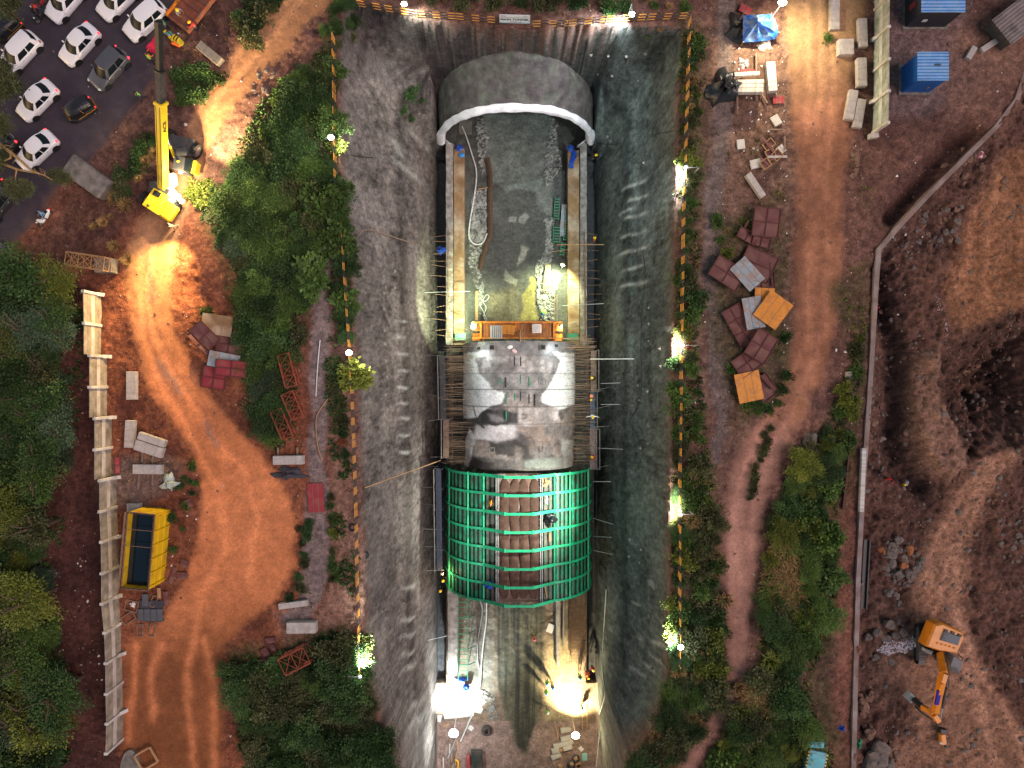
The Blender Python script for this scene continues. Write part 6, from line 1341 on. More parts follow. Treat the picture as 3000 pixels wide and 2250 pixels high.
def rickshaw(label,l,a):
 t_=thing('auto_rickshaw',label,'auto rickshaw',l,a);yl=mat('rickshaw_yellow',(.42,.17,.02),.5)
 b=MB();rows=[]
 for x,w,z0,z1 in ((1.30,.16,.45,.75),(1.2,.34,.32,1.0),(.9,.55,.28,1.02),(.55,.62,.25,.55),(-.2,.64,.25,.52),(-.35,.65,.25,.95),(-1.25,.65,.3,.98),(-1.33,.58,.4,.9)):
  rows.append([(x,-w,z0),(x,-w,z1-.05),(x,-w+.06,z1),(x,w-.06,z1),(x,w,z1-.05),(x,w,z0)])
 b.grid(rows);b.f+=[(0,1,2,3,4,5),tuple(42+k for k in range(6))[::-1]];b.m+=[0,0];b.build('body',M['black'],t_)
 b=MB();rows=[]
 for x,w,z in ((.80,.50,1.48),(.6,.58,1.62),(0,.62,1.68),(-.9,.62,1.66),(-1.28,.58,1.5),(-1.36,.55,1.1)):rows.append([(x,w*math.cos(math.pi*k/10),z-.32*(1-math.sin(math.pi*k/10))**1.5) for k in range(11)])
 b.grid(rows);b.build('canopy',M['blacktarp'],t_,smooth=True)
 for s in (-1,1):
  b=MB();b.box((-.45,s*.662,.74),(1.75,.02,.06));b.build('yellow_band',yl,t_)
  b=MB();b.tube([(.95,s*.5,1.0),(.78,s*.52,1.5)],.025,6);b.tube([(-.3,s*.6,.95),(-.3,s*.6,1.5)],.025,6);each(b,'pillar',yl,t_,world=False)
  wheel(t_,-.85,s*.55,.22,.12);b=MB();b.ball((-1.33,s*.5,.75),(.05,.08,.06),8,5);b.build('tail_light',TAIL,t_,smooth=True)
 wheel(t_,1.02,.001,.22,.12);b=MB();b.beam((1.0,-.5,1.03),(1.0,.5,1.03),.04,.03);b.build('cowl_bar',yl,t_)
 b=MB();b.grid([[(1.0,-.46,1.03),(1.0,.46,1.03)],[(.82,-.46,1.45),(.82,.46,1.45)]]);b.build('windshield',GLASS,t_);b=MB();b.box((-.62,0,.78),(.45,1.1,.16),ch=.05);b.build('seat',M['maroon_dk'],t_)
 b=MB();b.box((-1.40,0,.5),(.05,1.1,.05),ch=.02);b.build('rear_bumper',yl,t_)
 return t_
l,a=cpos(*T(0,0,425,775),*T(0,0,590,655));rickshaw('black auto rickshaw with yellow trim beside the grey car',l,a)
l,a=cpos(*T(0,0,-20,250),*T(0,0,90,130));rickshaw('black auto rickshaw with yellow trim at the left edge behind a white hatchback',l,a)
def bike(label,l,a,col,scooter=False):
 t_=thing('scooter' if scooter else 'motorcycle',label,'scooter' if scooter else 'motorcycle',l,a);r=.26 if scooter else .30
 wheel(t_,.62,.0005,r,.10);wheel(t_,-.58,.0005,r,.12);b=MB();rows=[]
 for x,w,z0,z1 in ((.52,.10,.55,.9),(.35,.20,.35,.85),(.2,.15,.30,.50),(-.1,.16,.30,.62),(-.3,.19,.35,.78),(-.75,.14,.55,.80),(-.9,.06,.6,.72)):rows.append([(x,-w,z0),(x,-w,z1-.06),(x,-w*.6,z1),(x,w*.6,z1),(x,w,z1-.06),(x,w,z0)])
 b.grid(rows);b.f+=[(0,1,2,3,4,5),tuple(36+k for k in range(6))[::-1]];b.m+=[0,0];b.build('body',col,t_,smooth=True,angle=50)
 b=MB();b.box((-.38,0,.82),(.72,.26,.10),ch=.04);b.build('seat',M['black'],t_);b=MB();b.tube([(.42,-.33,.98),(.5,0,1.0),(.42,.33,.98)],.02,6);b.build('handlebar',M['dkgrey'],t_)
 b=MB();b.tube([(.5,0,.98),(.62,0,r)],.03,6);b.build('fork',M['dkgrey'],t_);b=MB();b.ball((.60,0,.82),(.07,.09,.08),8,5);b.build('headlight',HEAD,t_,smooth=True);b=MB();b.ball((-.9,0,.7),(.04,.07,.04),8,5);b.build('tail_light',TAIL,t_,smooth=True)
 return t_
l,a=cpos(*T(0,0,232,1455),*T(0,0,300,1360));bike('white and black scooter ridden along the lower edge of the asphalt road',l,a,PAINT['white'],True)
person('rider in a blue-grey shirt on the white scooter',0,0,0,math.degrees(a),'ride','ltblue','black',at=(l[0]-.42*math.cos(a),l[1]-.42*math.sin(a),-.02))
l,a=cpos(*T(0,0,205,45),*T(0,0,262,-20));bike('dark motorcycle with a rider at the top edge left of the white cars',l,a,M['red'])
person('rider in black with a dark helmet on the motorcycle at the top edge',0,0,0,math.degrees(a),'ride','black','navy',helmet='black',at=(l[0]-.42*math.cos(a),l[1]-.42*math.sin(a),-.02))
l,a=cpos(*T(0,0,235,110),*T(0,0,270,60));bike('dark motorcycle with a lit tail lamp just left of the top white hatchback',l,a,M['black'])
person('rider in dark clothes on the motorcycle beside the top white hatchback',0,0,0,math.degrees(a),'ride','navy','black',helmet='red',at=(l[0]-.42*math.cos(a),l[1]-.42*math.sin(a),-.02))
# red sheet and banded barrier board by the crane tip
t_=MB();zq= lambda x,y,z:Z(340,0,4.88,x,y,z);q=[zq(590,490,1.1),zq(600,745,.9),zq(520,770,.9),(zq(430,690,1.0))]
rows=[[q[0].lerp(q[3],v).lerp(q[1].lerp(q[2],v),u)+Vector((0,0,.12*math.sin(5*u+3*v)+.08*math.sin(9*v))) for u in [i/8 for i in range(9)]] for v in [i/8 for i in range(9)]]
t_.grid(rows);t_.grid([[p-Vector((0,0,.03)) for p in r][::-1] for r in rows]);tag(t_.build('red_sheet',mat('crimson_cloth',(.50,.012,.05),.7,var=.2),smooth=True,origin=q[0]),'crimson sheet stretched left of the black crane boom','sheet')
b=MB();a_,c_=zq(690,440,.6),zq(830,590,.6);L=(c_-a_).length;b.box((0,0,0),(L,.28,.10),ch=.02);o=b.build('barrier_board',stripe_mat('barrier_bands',(.75,.52,.02),(.05,.04,.02),.35,.72,0));o.location=(a_+c_)/2;o.rotation_euler[2]=math.atan2(c_.y-a_.y,c_.x-a_.x);tag(o,'yellow and black banded barrier board slanting right of the crane tip','barrier')
b=MB();a_,c_=zq(800,600,.5),zq(920,650,.5);b.beam(a_,c_,.35,.3,ch=.08);tag(b.build('orange_barrier',mat('orange_plastic',(.8,.14,.02),.5),origin=a_),'orange plastic barrier end below the banded board','barrier')
# ------ yellow pick-and-carry crane
cr=thing('mobile_crane','yellow mobile crane with a long raised boom and black inner sections beside the road','crane',(-28.9,16.0,0),0)
yp=M['yellow'];R0=Vector((.464,.886,0));Rs=Vector((.886,-.464,0));Bp=Vector((-29.2,17.0,2.6));Tp=Vector((-24.9,25.2,12.0));bd=(Tp-Bp).normalized();bu=bd.cross(Rs).normalized()*-1
bu=Rs.cross(bd).normalized()
def boomsec(nm,s0,s1,w,h,m):
 b=MB();a,c=Bp.lerp(Tp,s0),Bp.lerp(Tp,s1);b.beam(a,c,w,h,ch=.03,up=bu);return b.build(nm,m,cr,world=True)
boomsec('boom',-.05,.545,.58,.74,yp);boomsec('inner_boom',.545,.745,.46,.58,M['dkgrey']);boomsec('fly_boom',.745,1.0,.36,.46,M['black'])
q=Bp.lerp(Tp,.545);b=MB();b.beam(q-bd*.12,q+bd*.12,.72,.88,ch=.03,up=bu);b.build('boom_collar',yp,cr,world=True)
q=Bp.lerp(Tp,.745);b=MB();b.beam(q-bd*.1,q+bd*.1,.56,.66,ch=.03,up=bu);b.build('fly_collar',M['black'],cr,world=True)
b=MB()
for s in (-.16,.16):b.beam(Bp.lerp(Tp,-.02)+bu*.38+Rs*s,Bp.lerp(Tp,.54)+bu*.38+Rs*s,.03,.03,up=bu)
each(b,'boom_hose',M['black'],cr)
Rb=Matrix((bd,bu.cross(bd)*1,bu)).transposed()
Rt=Matrix((bd,bu,Rs)).transposed()
words('ACE',.52,M['black'],cr,Bp.lerp(Tp,.40)+Rs*.296-Vector(cr.location),Rt,depth=.006)
b=MB();b.box(Tp+bd*.15,(.5,.42,.5),Matrix((bd,Rs,bu)).transposed(),ch=.05);b.build('boom_head',M['black'],cr,world=True)
b=MB();b.tube([Tp+bd*.3-bu*.1,Tp+bd*.3+Vector((.15,-.15,-1.5))],.03,5);b.build('hoist_rope',M['black'],cr,world=True)
b=MB();q=Tp+bd*.3+Vector((.45,-.35,-1.9));b.box((0,0,0),(.62,.40,.85),ch=.12);o=b.build('hook_block',stripe_mat('hook_bands',(.75,.52,.02),(.02,.02,.02),.22,.55,0),cr);o.location=q-cr.location;o.rotation_euler[2]=-.55
zc= lambda x,y,z:Z(400,340,4.879,x,y,z)
def quadbox(nm,m,pts,z0,z1,ch=None):
 """block over four pixel corners of its top"""
 top=[zc(x,y,z1) for x,y in pts];b=MB();b.prism([(p.x,p.y) for p in top],z0,z1);return b.build(nm,m,cr,world=True)
quadbox('front_deck',M['dkgrey'],[(440,250),(830,330),(815,560),(530,600),(470,480)],.75,1.25)
quadbox('front_chassis',M['dkgrey'],[(470,330),(780,380),(740,640),(520,640)],.45,.74)
quadbox('cab',M['dkgrey'],[(545,560),(690,590),(670,780),(510,745)],.9,2.55)
quadbox('cab_door',yp,[(810,625),(858,650),(825,808),(768,805)],.8,1.7)
b=MB();g0=[zc(*p) for p in ((695,590,2.5),(815,625,1.75),(775,800,1.75),(680,780,2.5))];b.prism([(p.x,p.y) for p in g0],1.0,1.72);b.build('cab_side',M['black'],cr,world=True)
b=MB();b.add(g0,[(0,1,2,3)]);b.add([p-Vector((0,0,.03)) for p in g0],[(3,2,1,0)]);b.build('cab_glass',GLASS,cr,world=True)
b=MB();rows=[]
for i in range(9):
 a=math.pi*i/16;p,q=zc(555,575,2.55),zc(720,560,2.55);dz=.32*(1-math.cos(a));dy=.8*math.sin(a);rows.append([p+Vector((0,dy,-dz)),q+Vector((0,dy,-dz))])
b.grid(rows);b.build('cab_windshield',mat('dusty_glass',(.10,.095,.085),.25,var=.3),cr,smooth=True,world=True)
b=MB();b.ball(zc(593,645,2.6),(.12,.12,.12),10,5);b.build('beacon',mat('amber_beacon',(.8,.42,.03),.3),cr,smooth=True,world=True)
quadbox('turntable',M['litgrey'],[(410,830),(530,810),(545,950),(450,1050),(380,1000)],.9,1.5)
b=MB();b.beam(zc(290,905,2.4),zc(400,925,2.4),.5,.55,ch=.05);b.build('boom_pivot',M['black'],cr,world=True)
quadbox('articulation_frame',M['dkgrey'],[(190,930),(440,960),(480,1110),(160,1080)],.6,1.3)
quadbox('engine_housing',yp,[(245,1025),(425,1120),(270,1390),(80,1265)],.8,2.0)
b=MB();c=zc(290,1110,2.02);b.box(c,(.62,.45,.05),RZ(math.radians(-27)));b.build('roof_hatch',M['black'],cr,world=True);b=MB();c=zc(172,1283,2.05);b.tube([c-Vector((0,0,.1)),c+Vector((0,0,.25))],.07,8);b.build('exhaust',M['black'],cr,world=True)
quadbox('engine_block',M['litgrey'],[(500,1020),(600,1110),(500,1240),(400,1180)],.7,1.35);quadbox('service_step',M['white_sack'],[(380,1190),(480,1230),(400,1400),(300,1330)],.5,1.1)
b=MB();c=zc(470,1370,1.0);b.box(c,(1.1,1.5,.8),RZ(math.radians(-35)),ch=.25);b.build('counterweight',yp,cr,world=True)
b=MB();a_,c_=zc(590,1180,1.1),zc(680,1225,1.1);b.tube([a_,c_],.2,12);b.build('fuel_tank',M['steel'],cr,smooth=True,world=True)
b=MB();b.tube([zc(430,300,3.6),zc(480,430,2.4)],.06,8);b.build('lift_rod',M['steel'],cr,smooth=True,world=True);b=MB();b.tube([zc(480,430,2.4),zc(540,590,1.4)],.13,10);b.build('lift_cylinder',yp,cr,smooth=True,world=True)
for (x,y,z,r) in ((850,500,.75,.72),(470,300,.75,.72),(110,1180,.62,.6),(560,1330,.62,.6),(330,970,.7,.62)):
 c=zc(x,y,z*1.0)-Vector(cr.location);w=wheel(cr,0,.5,r,.42);w.location=(c.x,c.y,r);w.rotation_euler[2]=math.atan2(R0.y,R0.x) if y<900 else math.radians(58)
b=MB();q=zc(650,805,1.45);b.box(q,(.42,.10,.2),RZ(.2),ch=.03);b.build('work_light',emit('crane_lamp',(1,.93,.72),30),cr,world=True)
b=MB();q2=zc(640,1220,1.5);b.ball(q2,(.16,.16,.12),10,6);b.build('rear_work_light',emit('crane_lamp',(1,.93,.72),30),cr,smooth=True,world=True)
q3=zc(862,690,1.4)
lamp_light(cr,'SPOT',zc(875,835,2.4)-Vector(cr.location),12000,(1,.72,.36),(.42,.98,-.22),84,.15,1.0)
lamp_light(cr,'POINT',zc(700,960,3.2)-Vector(cr.location),1300,(1,.82,.48),None,rad=.12)
lamp_light(cr,'SPOT',zc(540,1440,2.5)-Vector(cr.location),9000,(1,.66,.24),(-.40,-1,-.30),84,.12,.9)
lamp_light(cr,'POINT',zc(640,1200,2.4)-Vector(cr.location),150,(1,.93,.75),None,rad=.15)
# ------ orange excavator
ze= lambda x,y,z:Z(2620,1800,3.95,x,y,z)
ex=thing('excavator','orange crawler excavator with its arm folded down on the dirt yard','excavator',Vector((ze(540,370,.5).x,ze(540,370,.5).y,-1.0)));gzz=zat(ex.location.x,ex.location.y);ex.location.z=gzz
oe=mat('excavator_orange',(.62,.21,.012),.4,var=.15,scale=1.5,spec=.5)
ta,tb=ze(330,135,.9+gzz),ze(325,590,.9+gzz);td=(ta-tb).normalized();ts=Vector((-td.y,td.x,0));tl=(ta-tb).length/2;tc=(ta+tb)/2
for k,off in ((0,0),(1,2.35)):
 c0=Vector((tc.x,tc.y,gzz))-ts*off*1.0;b=MB();rows=[]
 n=40
 for i in range(n):
  a=2*math.pi*i/n;x=tl*math.copysign(abs(math.cos(a))**.45,math.cos(a));z=.45+.43*math.copysign(abs(math.sin(a))**.6,math.sin(a));rows.append([c0+td*x+ts*(-.3)+Vector((0,0,z)),c0+td*x+ts*.3+Vector((0,0,z))])
 rows.append(rows[0]);b.grid(rows);tk_=b.build('crawler_track',M['dkgrey'],ex,world=True)
 b=MB()
 for i in range(n):
  a=2*math.pi*(i+.5)/n;x=tl*math.copysign(abs(math.cos(a))**.45,math.cos(a));z=.45+.45*math.copysign(abs(math.sin(a))**.6,math.sin(a));b.box(c0+td*x+Vector((0,0,z)),(.56,.12,.05),Matrix((ts,td,Vector((0,0,1)))).transposed())
 b.build('track_shoe_belt',M['black'],ex,world=True)['kind']='stuff';b=MB();b.box(c0+Vector((0,0,.45)),(.42,tl*1.8,.55),Matrix((ts,td,Vector((0,0,1)))).transposed(),ch=.1);b.build('track_frame',M['dkgrey'],ex,world=True)
c0=Vector((tc.x,tc.y,gzz))-ts*1.2;b=MB();b.box(c0+Vector((0,0,.7)),(2.2,1.6,.4),Matrix((ts,td,Vector((0,0,1)))).transposed(),ch=.05);b.build('undercarriage',M['black'],ex,world=True)
def eb(nm,m,pts,z0,z1,taper=None):
 top=[ze(x,y,z1+gzz) for x,y in pts];b=MB();cc=sum(top,Vector())/len(top);n=len(top);vs=[(p.x,p.y,gzz+z0) for p in top]+[(p.x,p.y,gzz+z1-.18) for p in top]+[tuple(Vector((p.x,p.y,gzz+z1)).lerp(Vector((cc.x,cc.y,gzz+z1)),.10)) for p in top]
 fs=[tuple(range(2*n,3*n))]
 for k in range(2):
  for i in range(n):fs.append((k*n+i,k*n+(i+1)%n,(k+1)*n+(i+1)%n,(k+1)*n+i))
 ar=sum(top[i].x*top[(i+1)%n].y-top[(i+1)%n].x*top[i].y for i in range(n))
 if ar<0:fs=[f[::-1] for f in fs]
 b.add(vs,fs);return b.build(nm,m,ex,world=True)
eb('upper_body',oe,[(475,120),(560,105),(800,210),(825,275),(735,462),(520,425),(370,375),(395,320)],1.05,2.35)
eb('engine_cover',mat('slate_cover',(.085,.10,.13),.5,var=.15),[(575,195),(780,262),(745,368),(535,305)],2.3,2.50)
for (x,y) in ((600,188),(680,212),(760,242)):b=MB();b.box(ze(x,y,2.42+gzz),(.28,.2,.1),RZ(-.35));b.build('cover_catch',M['dkgrey'],ex,world=True)
for i in range(5):b=MB();b.box(ze(505+48*i,335+14*i,2.4+gzz),(.14,.14,.08),RZ(-.35));b.build('filler_cap',M['orange_pl'],ex,world=True)
for (x,y,w) in ((600,235,.10),(578,270,.12),(585,300,.08)):b=MB();b.box(ze(x,y,2.53+gzz),(.2,w,.03),RZ(-.35));b.build('cover_vent',M['black'],ex,world=True)
eb('side_box',M['dkgrey'],[(425,320),(480,350),(455,410),(395,385)],1.0,1.9);eb('step',M['litgrey'],[(355,395),(460,430),(430,475),(345,430)],.9,1.35)
eb('cab',mat('cab_roof_grey',(.13,.13,.145),.5,var=.2),[(690,475),(795,545),(770,660),(720,695),(640,600)],1.05,2.95);b=MB()
for i in range(6):b.box(ze(700-6+i*2,615+i*11,3.0+gzz),(.75,.04,.04),RZ(-.4))
b.build('roof_grille',M['black'],ex,world=True);b=MB();b.tube([ze(735,455,2.2+gzz),ze(795,515,2.5+gzz),ze(770,560,2.6+gzz)],.04,6);b.build('grab_rail',M['black'],ex,world=True)
b=MB();b.add([ze(620,470,2.2+gzz),ze(690,478,2.6+gzz),ze(642,600,2.6+gzz),ze(600,560,2.0+gzz)],[(0,1,2,3),(3,2,1,0)]);b.build('cab_window',GLASS,ex,world=True)
def arm(nm,m,pts,w,h):
 b=MB();vs=[ze(x,y,z+gzz) for x,y,z in pts]
 for i,(a,c) in enumerate(zip(vs[:-1],vs[1:])):b.beam(a,c+(c-a).normalized()*.08,w,h[i],ch=.04)
 return b.build(nm,m,ex,world=True)
arm('boom',oe,[(535,455,2.0),(562,580,3.3),(572,680,4.2),(545,780,4.3),(520,900,4.0),(478,1120,3.2)],.42,[.5,.6,.65,.6,.5])
arm('stick',oe,[(505,1235,3.0),(455,1165,3.0),(400,1110,2.6),(330,1075,2.0)],.42,[.6,.6,.4])
b=MB();b.beam(ze(520,880,4.28+gzz),ze(488,1040,3.80+gzz),.30,.2);b.build('lettered_decal',mat('violet_blue_decal',(.03,.02,.32),.5,var=.5,scale=9),ex,world=True)
b=MB();b.tube([ze(598,850,4.2+gzz),ze(560,1080,3.5+gzz)],.11,10);b.build('stick_cylinder',M['dkgrey'],ex,smooth=True,world=True);b=MB();b.tube([ze(560,1080,3.5+gzz),ze(532,1228,3.1+gzz)],.06,8);b.build('piston_rod',mat('chrome_rod',(.8,.8,.8),.15,metal=.9),ex,smooth=True,world=True)
for k in range(4):b=MB();b.tube([ze(560+10*k,460,2.3+gzz),ze(585+10*k,600,3.8+gzz),ze(600+12*k,700,4.5+gzz),ze(590+12*k,840,4.4+gzz)],.028,5);b.build('hydraulic_hose',M['black'] if k%2 else M['wood_gr'],ex,smooth=True,world=True)
b=MB();b.beam(ze(330,1080,1.9+gzz),ze(225,980,1.0+gzz),.45,.5,ch=.05);b.build('bucket_link',M['black'],ex,world=True);b=MB();b.tube([ze(440,1220,2.6+gzz),ze(320,1140,2.0+gzz),ze(240,1060,1.3+gzz)],.08,8);b.build('bucket_cylinder',M['black'],ex,smooth=True,world=True)
b=MB();rows=[]
for i in range(8):
 a=math.pi*i/9;q=ze(175,955,.55+gzz);d=Vector((-.70,.70,0));s=Vector((.70,.70,0));rows.append([q+d*(.45*math.cos(a))+s*k*.35+Vector((0,0,.5*math.sin(a)-.1)) for k in (-1,1)])
b.grid(rows);b.grid([[p-Vector((0,0,.05)) for p in r][::-1] for r in rows]);b.build('bucket',M['litgrey'],ex,world=True)
b=MB();b.tube([ze(250,965,1.6+gzz),ze(300,985,2.2+gzz),ze(350,1060,2.1+gzz)],.03,5);b.build('loop_hose',M['black'],ex,smooth=True,world=True)
rb=thing('rock_breaker','orange and black hydraulic breaker lying on the dirt south of the excavator','rock breaker',Vector((ze(560,1430,.3).x,ze(560,1430,.3).y,zat(ze(560,1430,.3).x,ze(560,1430,.3).y))))
z3=rb.location.z
for nm,m,pts,w,h in (('top_bracket',M['black'],((560,1315),(555,1375)),.6,.5),('housing',oe,((552,1375),(565,1500)),.45,.45),('chisel_end',M['black'],((590,1420),(600,1545)),.22,.3)):
 b=MB();b.beam(ze(*pts[0],.35+z3),ze(*pts[1],.35+z3),w,h,ch=.06);b.build(nm,m,rb,world=True)
b=MB();b.tube([ze(600,1370,.4+z3),ze(650,1420,.4+z3),ze(600,1460,.4+z3)],.03,5);b.build('hose',M['black'],rb,smooth=True,world=True);b=MB();b.ball(ze(540,1488,.5+z3),(.12,.12,.1),8,5);b.build('white_cap',M['white_sack'],rb,smooth=True,world=True)
# ------ loose gear in the pit
def hose(name,label,cat,pts,r,m):
 P_=[Vector(p) for p in pts];out=[]
 for i in range(len(P_)-1):
  p0,p1,p2,p3=P_[max(i-1,0)],P_[i],P_[i+1],P_[min(i+2,len(P_)-1)]
  for k in range(6):
   t=k/6;out.append(.5*((2*p1)+(p2-p0)*t+(2*p0-5*p1+4*p2-p3)*t*t+(3*p1-p0-3*p2+p3)*t**3))
 out.append(P_[-1]);b=MB();b.tube(out,r,6);return tag(b.build(name,m,smooth=True,origin=P_[0]),label,cat)
u1= lambda x,y,z=FZ+.12:Z(1270,300,4.148,x,y,z);u2= lambda x,y,z=FZ+.12:Z(1270,640,4.148,x,y,z)
u3= lambda x,y,z=FZ+.12:Z(1260,1740,6.38,x,y,z);u4= lambda x,y,z=FZ+.12:Z(1260,1990,6.38,x,y,z);u6= lambda x,y,z=FZ+.12:Z(1520,1990,6.38,x,y,z)
hose('hose','long white hose curving down the west side of the trough from the portal','hose',[u1(345,290),u1(400,420),u1(470,640),u1(515,800),u1(520,950),u1(490,1180),u1(450,1400),u2(430,200),u2(470,290),u2(540,318),u2(610,280),u2(650,180)],.085,M['pipe'])
hose('hose','thin white hose looping near the west end of the orange trolley','hose',[u2(640,1250),u2(610,1180),u2(640,1080),u2(600,1010),u2(640,930),u2(675,950),u2(640,1000),u2(560,1030),u2(600,1120),u2(650,1240)],.03,M['pipe'])
hose('rebar_bundle','long dark brown bundle of bars lying west of the trough centre line','rebar bundle',[u1(655,680),u1(690,900),u1(690,1250),u1(690,1600),u2(650,300),u2(560,620)],.30,mat('bundle_brown',(.10,.055,.035),.8,var=.5,scale=7))
hose('pipe','outer white pipe running down the west side of the southern pit floor','pipe',[u3(1055,130),u3(1050,500),u3(1000,900),u3(960,1300),u3(940,1650),u4(900,300),u4(860,520),u4(740,770),u4(570,1160)],.075,M['pipe'])
hose('pipe','inner grey pipe running beside the outer white pipe on the southern floor','pipe',[u3(920,100),u3(975,280),u3(950,520),u3(900,820),u3(890,1200),u3(925,1450),u4(910,100),u4(890,330),u4(780,650),u4(700,820)],.06,M['steel'])
fr=thing('steel_ladder','green steel ladder-like frame standing along the west kicker south of the gantry','frame',u3(615,900,FZ));b=MB()
for x in (530,703):b.beam(u3(x,20,FZ+1.5),u3(x,1620,FZ+1.5),.09,.12)
each(b,'side_rail',M['green'],fr)
for i,y in enumerate((45,155,250,345,445,545,645,745,845,945,1040,1135,1235,1330,1430,1525)):
 b=MB();b.beam(u3(530,y,FZ+1.45),u3(703,y,FZ+1.45),.12 if i%3==1 else .06,.06);b.build('rung',M['green'],fr,world=True)
for y in (150,445,740,1030,1330):b=MB();b.beam(u3(703,y,FZ+1.4),u3(850,y-60,FZ+.2),.07,.07);b.build('brace',M['green'],fr,world=True);b=MB();b.beam(u3(705,y,FZ),u3(705,y,FZ+1.5),.07,.07);b.build('leg',M['green'],fr,world=True)
def flat(name,label,cat,c,w,l,an,m,h=.06,dz=0):
 b=MB();b.box((0,0,h/2),(w,l,h),ch=min(.01,h/4));o=b.build(name,m);o.location=(c.x,c.y,c.z-.12+dz);o.rotation_euler[2]=math.radians(an);return tag(o,label,cat)
flat('grey_board','pale grey rectangular plate standing near the west foot of the portal','plate',u1(385,300),1.5,1.6,0,M['conc_dk'],.1)
flat('white_board','bright white board beside the pipes near the southwest mast lamp','board',u4(930,520),.78,1.5,-14,M['white_sack'])
flat('white_board','bright white sheet lying left of the pipes by the southwest mast lamp','board',u4(530,600),3.4,1.5,6,M['white_sack'])
flat('white_board','white plate at the foot of the west rock face beside the southwest mast lamp','board',u4(170,740),.5,.8,-10,M['white_sack'])
flat('white_board','small square white plate just right of the southwest mast lamp','board',u4(762,920),.55,.5,-38,M['white_sack'])
flat('timber','orange timber block above the southwest mast lamp','timber',u4(300,860),.7,.25,25,M['wood'],.12)
flat('wood_sheet','square brown plywood sheet lying right of the pipes near the white board','sheet',u4(935,810),.5,.75,0,M['wood_gr'])
flat('steel_box','green slatted steel box at the bottom edge of the pit floor','box',u4(880,1470),1.2,1.9,4,M['green_dk'],.5)
flat('steel_box','dark red narrow box at the bottom edge beside the green slatted box','box',u4(715,1530),.4,1.6,2,M['red'],.4)
flat('concrete_sheet','mint-green square sheet at the lower right of the pit floor','sheet',u6(1232,1460),.58,.85,2,mat('mint_sheet',(.25,.50,.46),.6))
flat('white_board','small white diamond plate right of the southeast blocks','board',u6(1165,1310),.42,.5,40,M['white_sack'])
flat('spill','pale blue-white plastic patch on the wet floor south of the gantry','plastic',Z(1520,1740,6.38,590,650,FZ+.12),.75,1.0,-20,M['white_sack'],.02)
for (x,y,x1,y1,l) in ((1190,640,1190,920,'lit pale timber post lying on the bright southeast floor, western one'),(1262,500,1282,890,'lit pale timber post lying on the bright southeast floor, eastern one'),(680,850,735,1120,'thin brown bar lying beside the southeast blocks')):
 b=MB();a_,c_=u6(x,y),u6(x1,y1);b.beam(a_,c_,.13,.1);tag(b.build('timber',M['wood'],origin=a_),l,'timber')
def ringstack(label,c,r,m,name='cable_coil',cat='coil',n=3,tube=.09):
 t_=thing(name,label,cat,(c.x,c.y,c.z-.12))
 for k in range(n):
  b=MB();q=r*(1-.12*k);b.tube([(q*math.cos(2*math.pi*i/20),q*math.sin(2*math.pi*i/20),tube+k*tube*.8) for i in range(21)],tube,6,cap=False);b.build('turn',m,t_,smooth=True)
ringstack('dark grey coil at the bottom edge of the southeast pit floor, lower one',u6(975,1590),.42,M['greytarp']);ringstack('dark grey coil near the mint-green sheet, upper left one',u6(1060,1480),.38,M['greytarp']);ringstack('rusty wire coil below the mint-green sheet',u6(1115,1620),.36,M['rust'])
ringstack('dark tangled wire coil on the floor right of the southwest mast lamp',u4(1060,960),.55,mat('dark_wire',(.06,.045,.04),.8),n=4,tube=.10)
for (x,y,l) in ((1060,1460,'tan carton on the upper dark coil'),(985,1565,'tan carton on the lower dark coil'),(770,1605,'tan carton at the bottom edge of the pit floor'),(780,1310,'orange lump lying on a small grey block')):flat('carton',l,'carton',u6(x,y),.36,.34,25,M['wood'],.25,.15)
hose('hose','thick yellow hose curling at the bottom edge of the southwest pit floor','hose',[u4(470,1500),u4(520,1540),u4(525,1600),u4(510,1700)],.10,mat('yellow_hose',(.8,.42,.01),.4));
for i,(x0,y0,x1,y1,m,l) in enumerate(((245,1470,250,1700,'pipe','white pipe end at the bottom left corner of the pit floor'),(330,1480,480,1120,'steel','grey scaffold tube in the bundle below the southwest mast lamp'),(400,1420,410,1680,'wood','orange timber in the bundle below the southwest mast lamp'),(490,1340,480,1600,'wood','brown timber in the bundle below the southwest mast lamp'),(500,1130,530,1320,'wood','short orange plank just below the southwest mast lamp'),(380,1650,500,1300,'dksteel','dark scaffold tube in the bundle below the southwest mast lamp'),(370,1210,360,1380,'conc_wh','pale green plank in the bundle below the southwest mast lamp'))):
 b=MB();a_,c_=u4(x0,y0),u4(x1,y1);b.beam(a_,c_,.12,.1);tag(b.build('tube_length' if 'tube' in l or 'pipe' in l else 'timber',M[m],origin=a_),l,'timber' if 'tube' not in l and 'pipe' not in l else 'tube')
ringstack('blue hose reel on the floor at the south end of the ladder frame',u4(675,150,FZ+.5),.30,M['blue'],'hose_reel','reel',4,.12)
crumple('blue_sheet','bright blue sheet at the south end of the ladder frame','sheet',u3(600,1590,FZ),.75,M['blue'],31,.3,squash=.4)
# bright clutter on the floor under the southwest mast lamp
for i in range(16):
 x,y=rnd.uniform(150,800),rnd.uniform(120,720);b=MB();a_=u4(x,y,FZ+.1);c_=a_+Vector((rnd.uniform(-1,1),rnd.uniform(-1,1),rnd.uniform(0,.15)));b.tube([a_,c_],.03,5)
 tag(b.build('tube_length',M['steel'],smooth=True,origin=a_),'loose tube among the bright clutter beside the southwest mast lamp','tube','loose tubes under the southwest mast lamp')
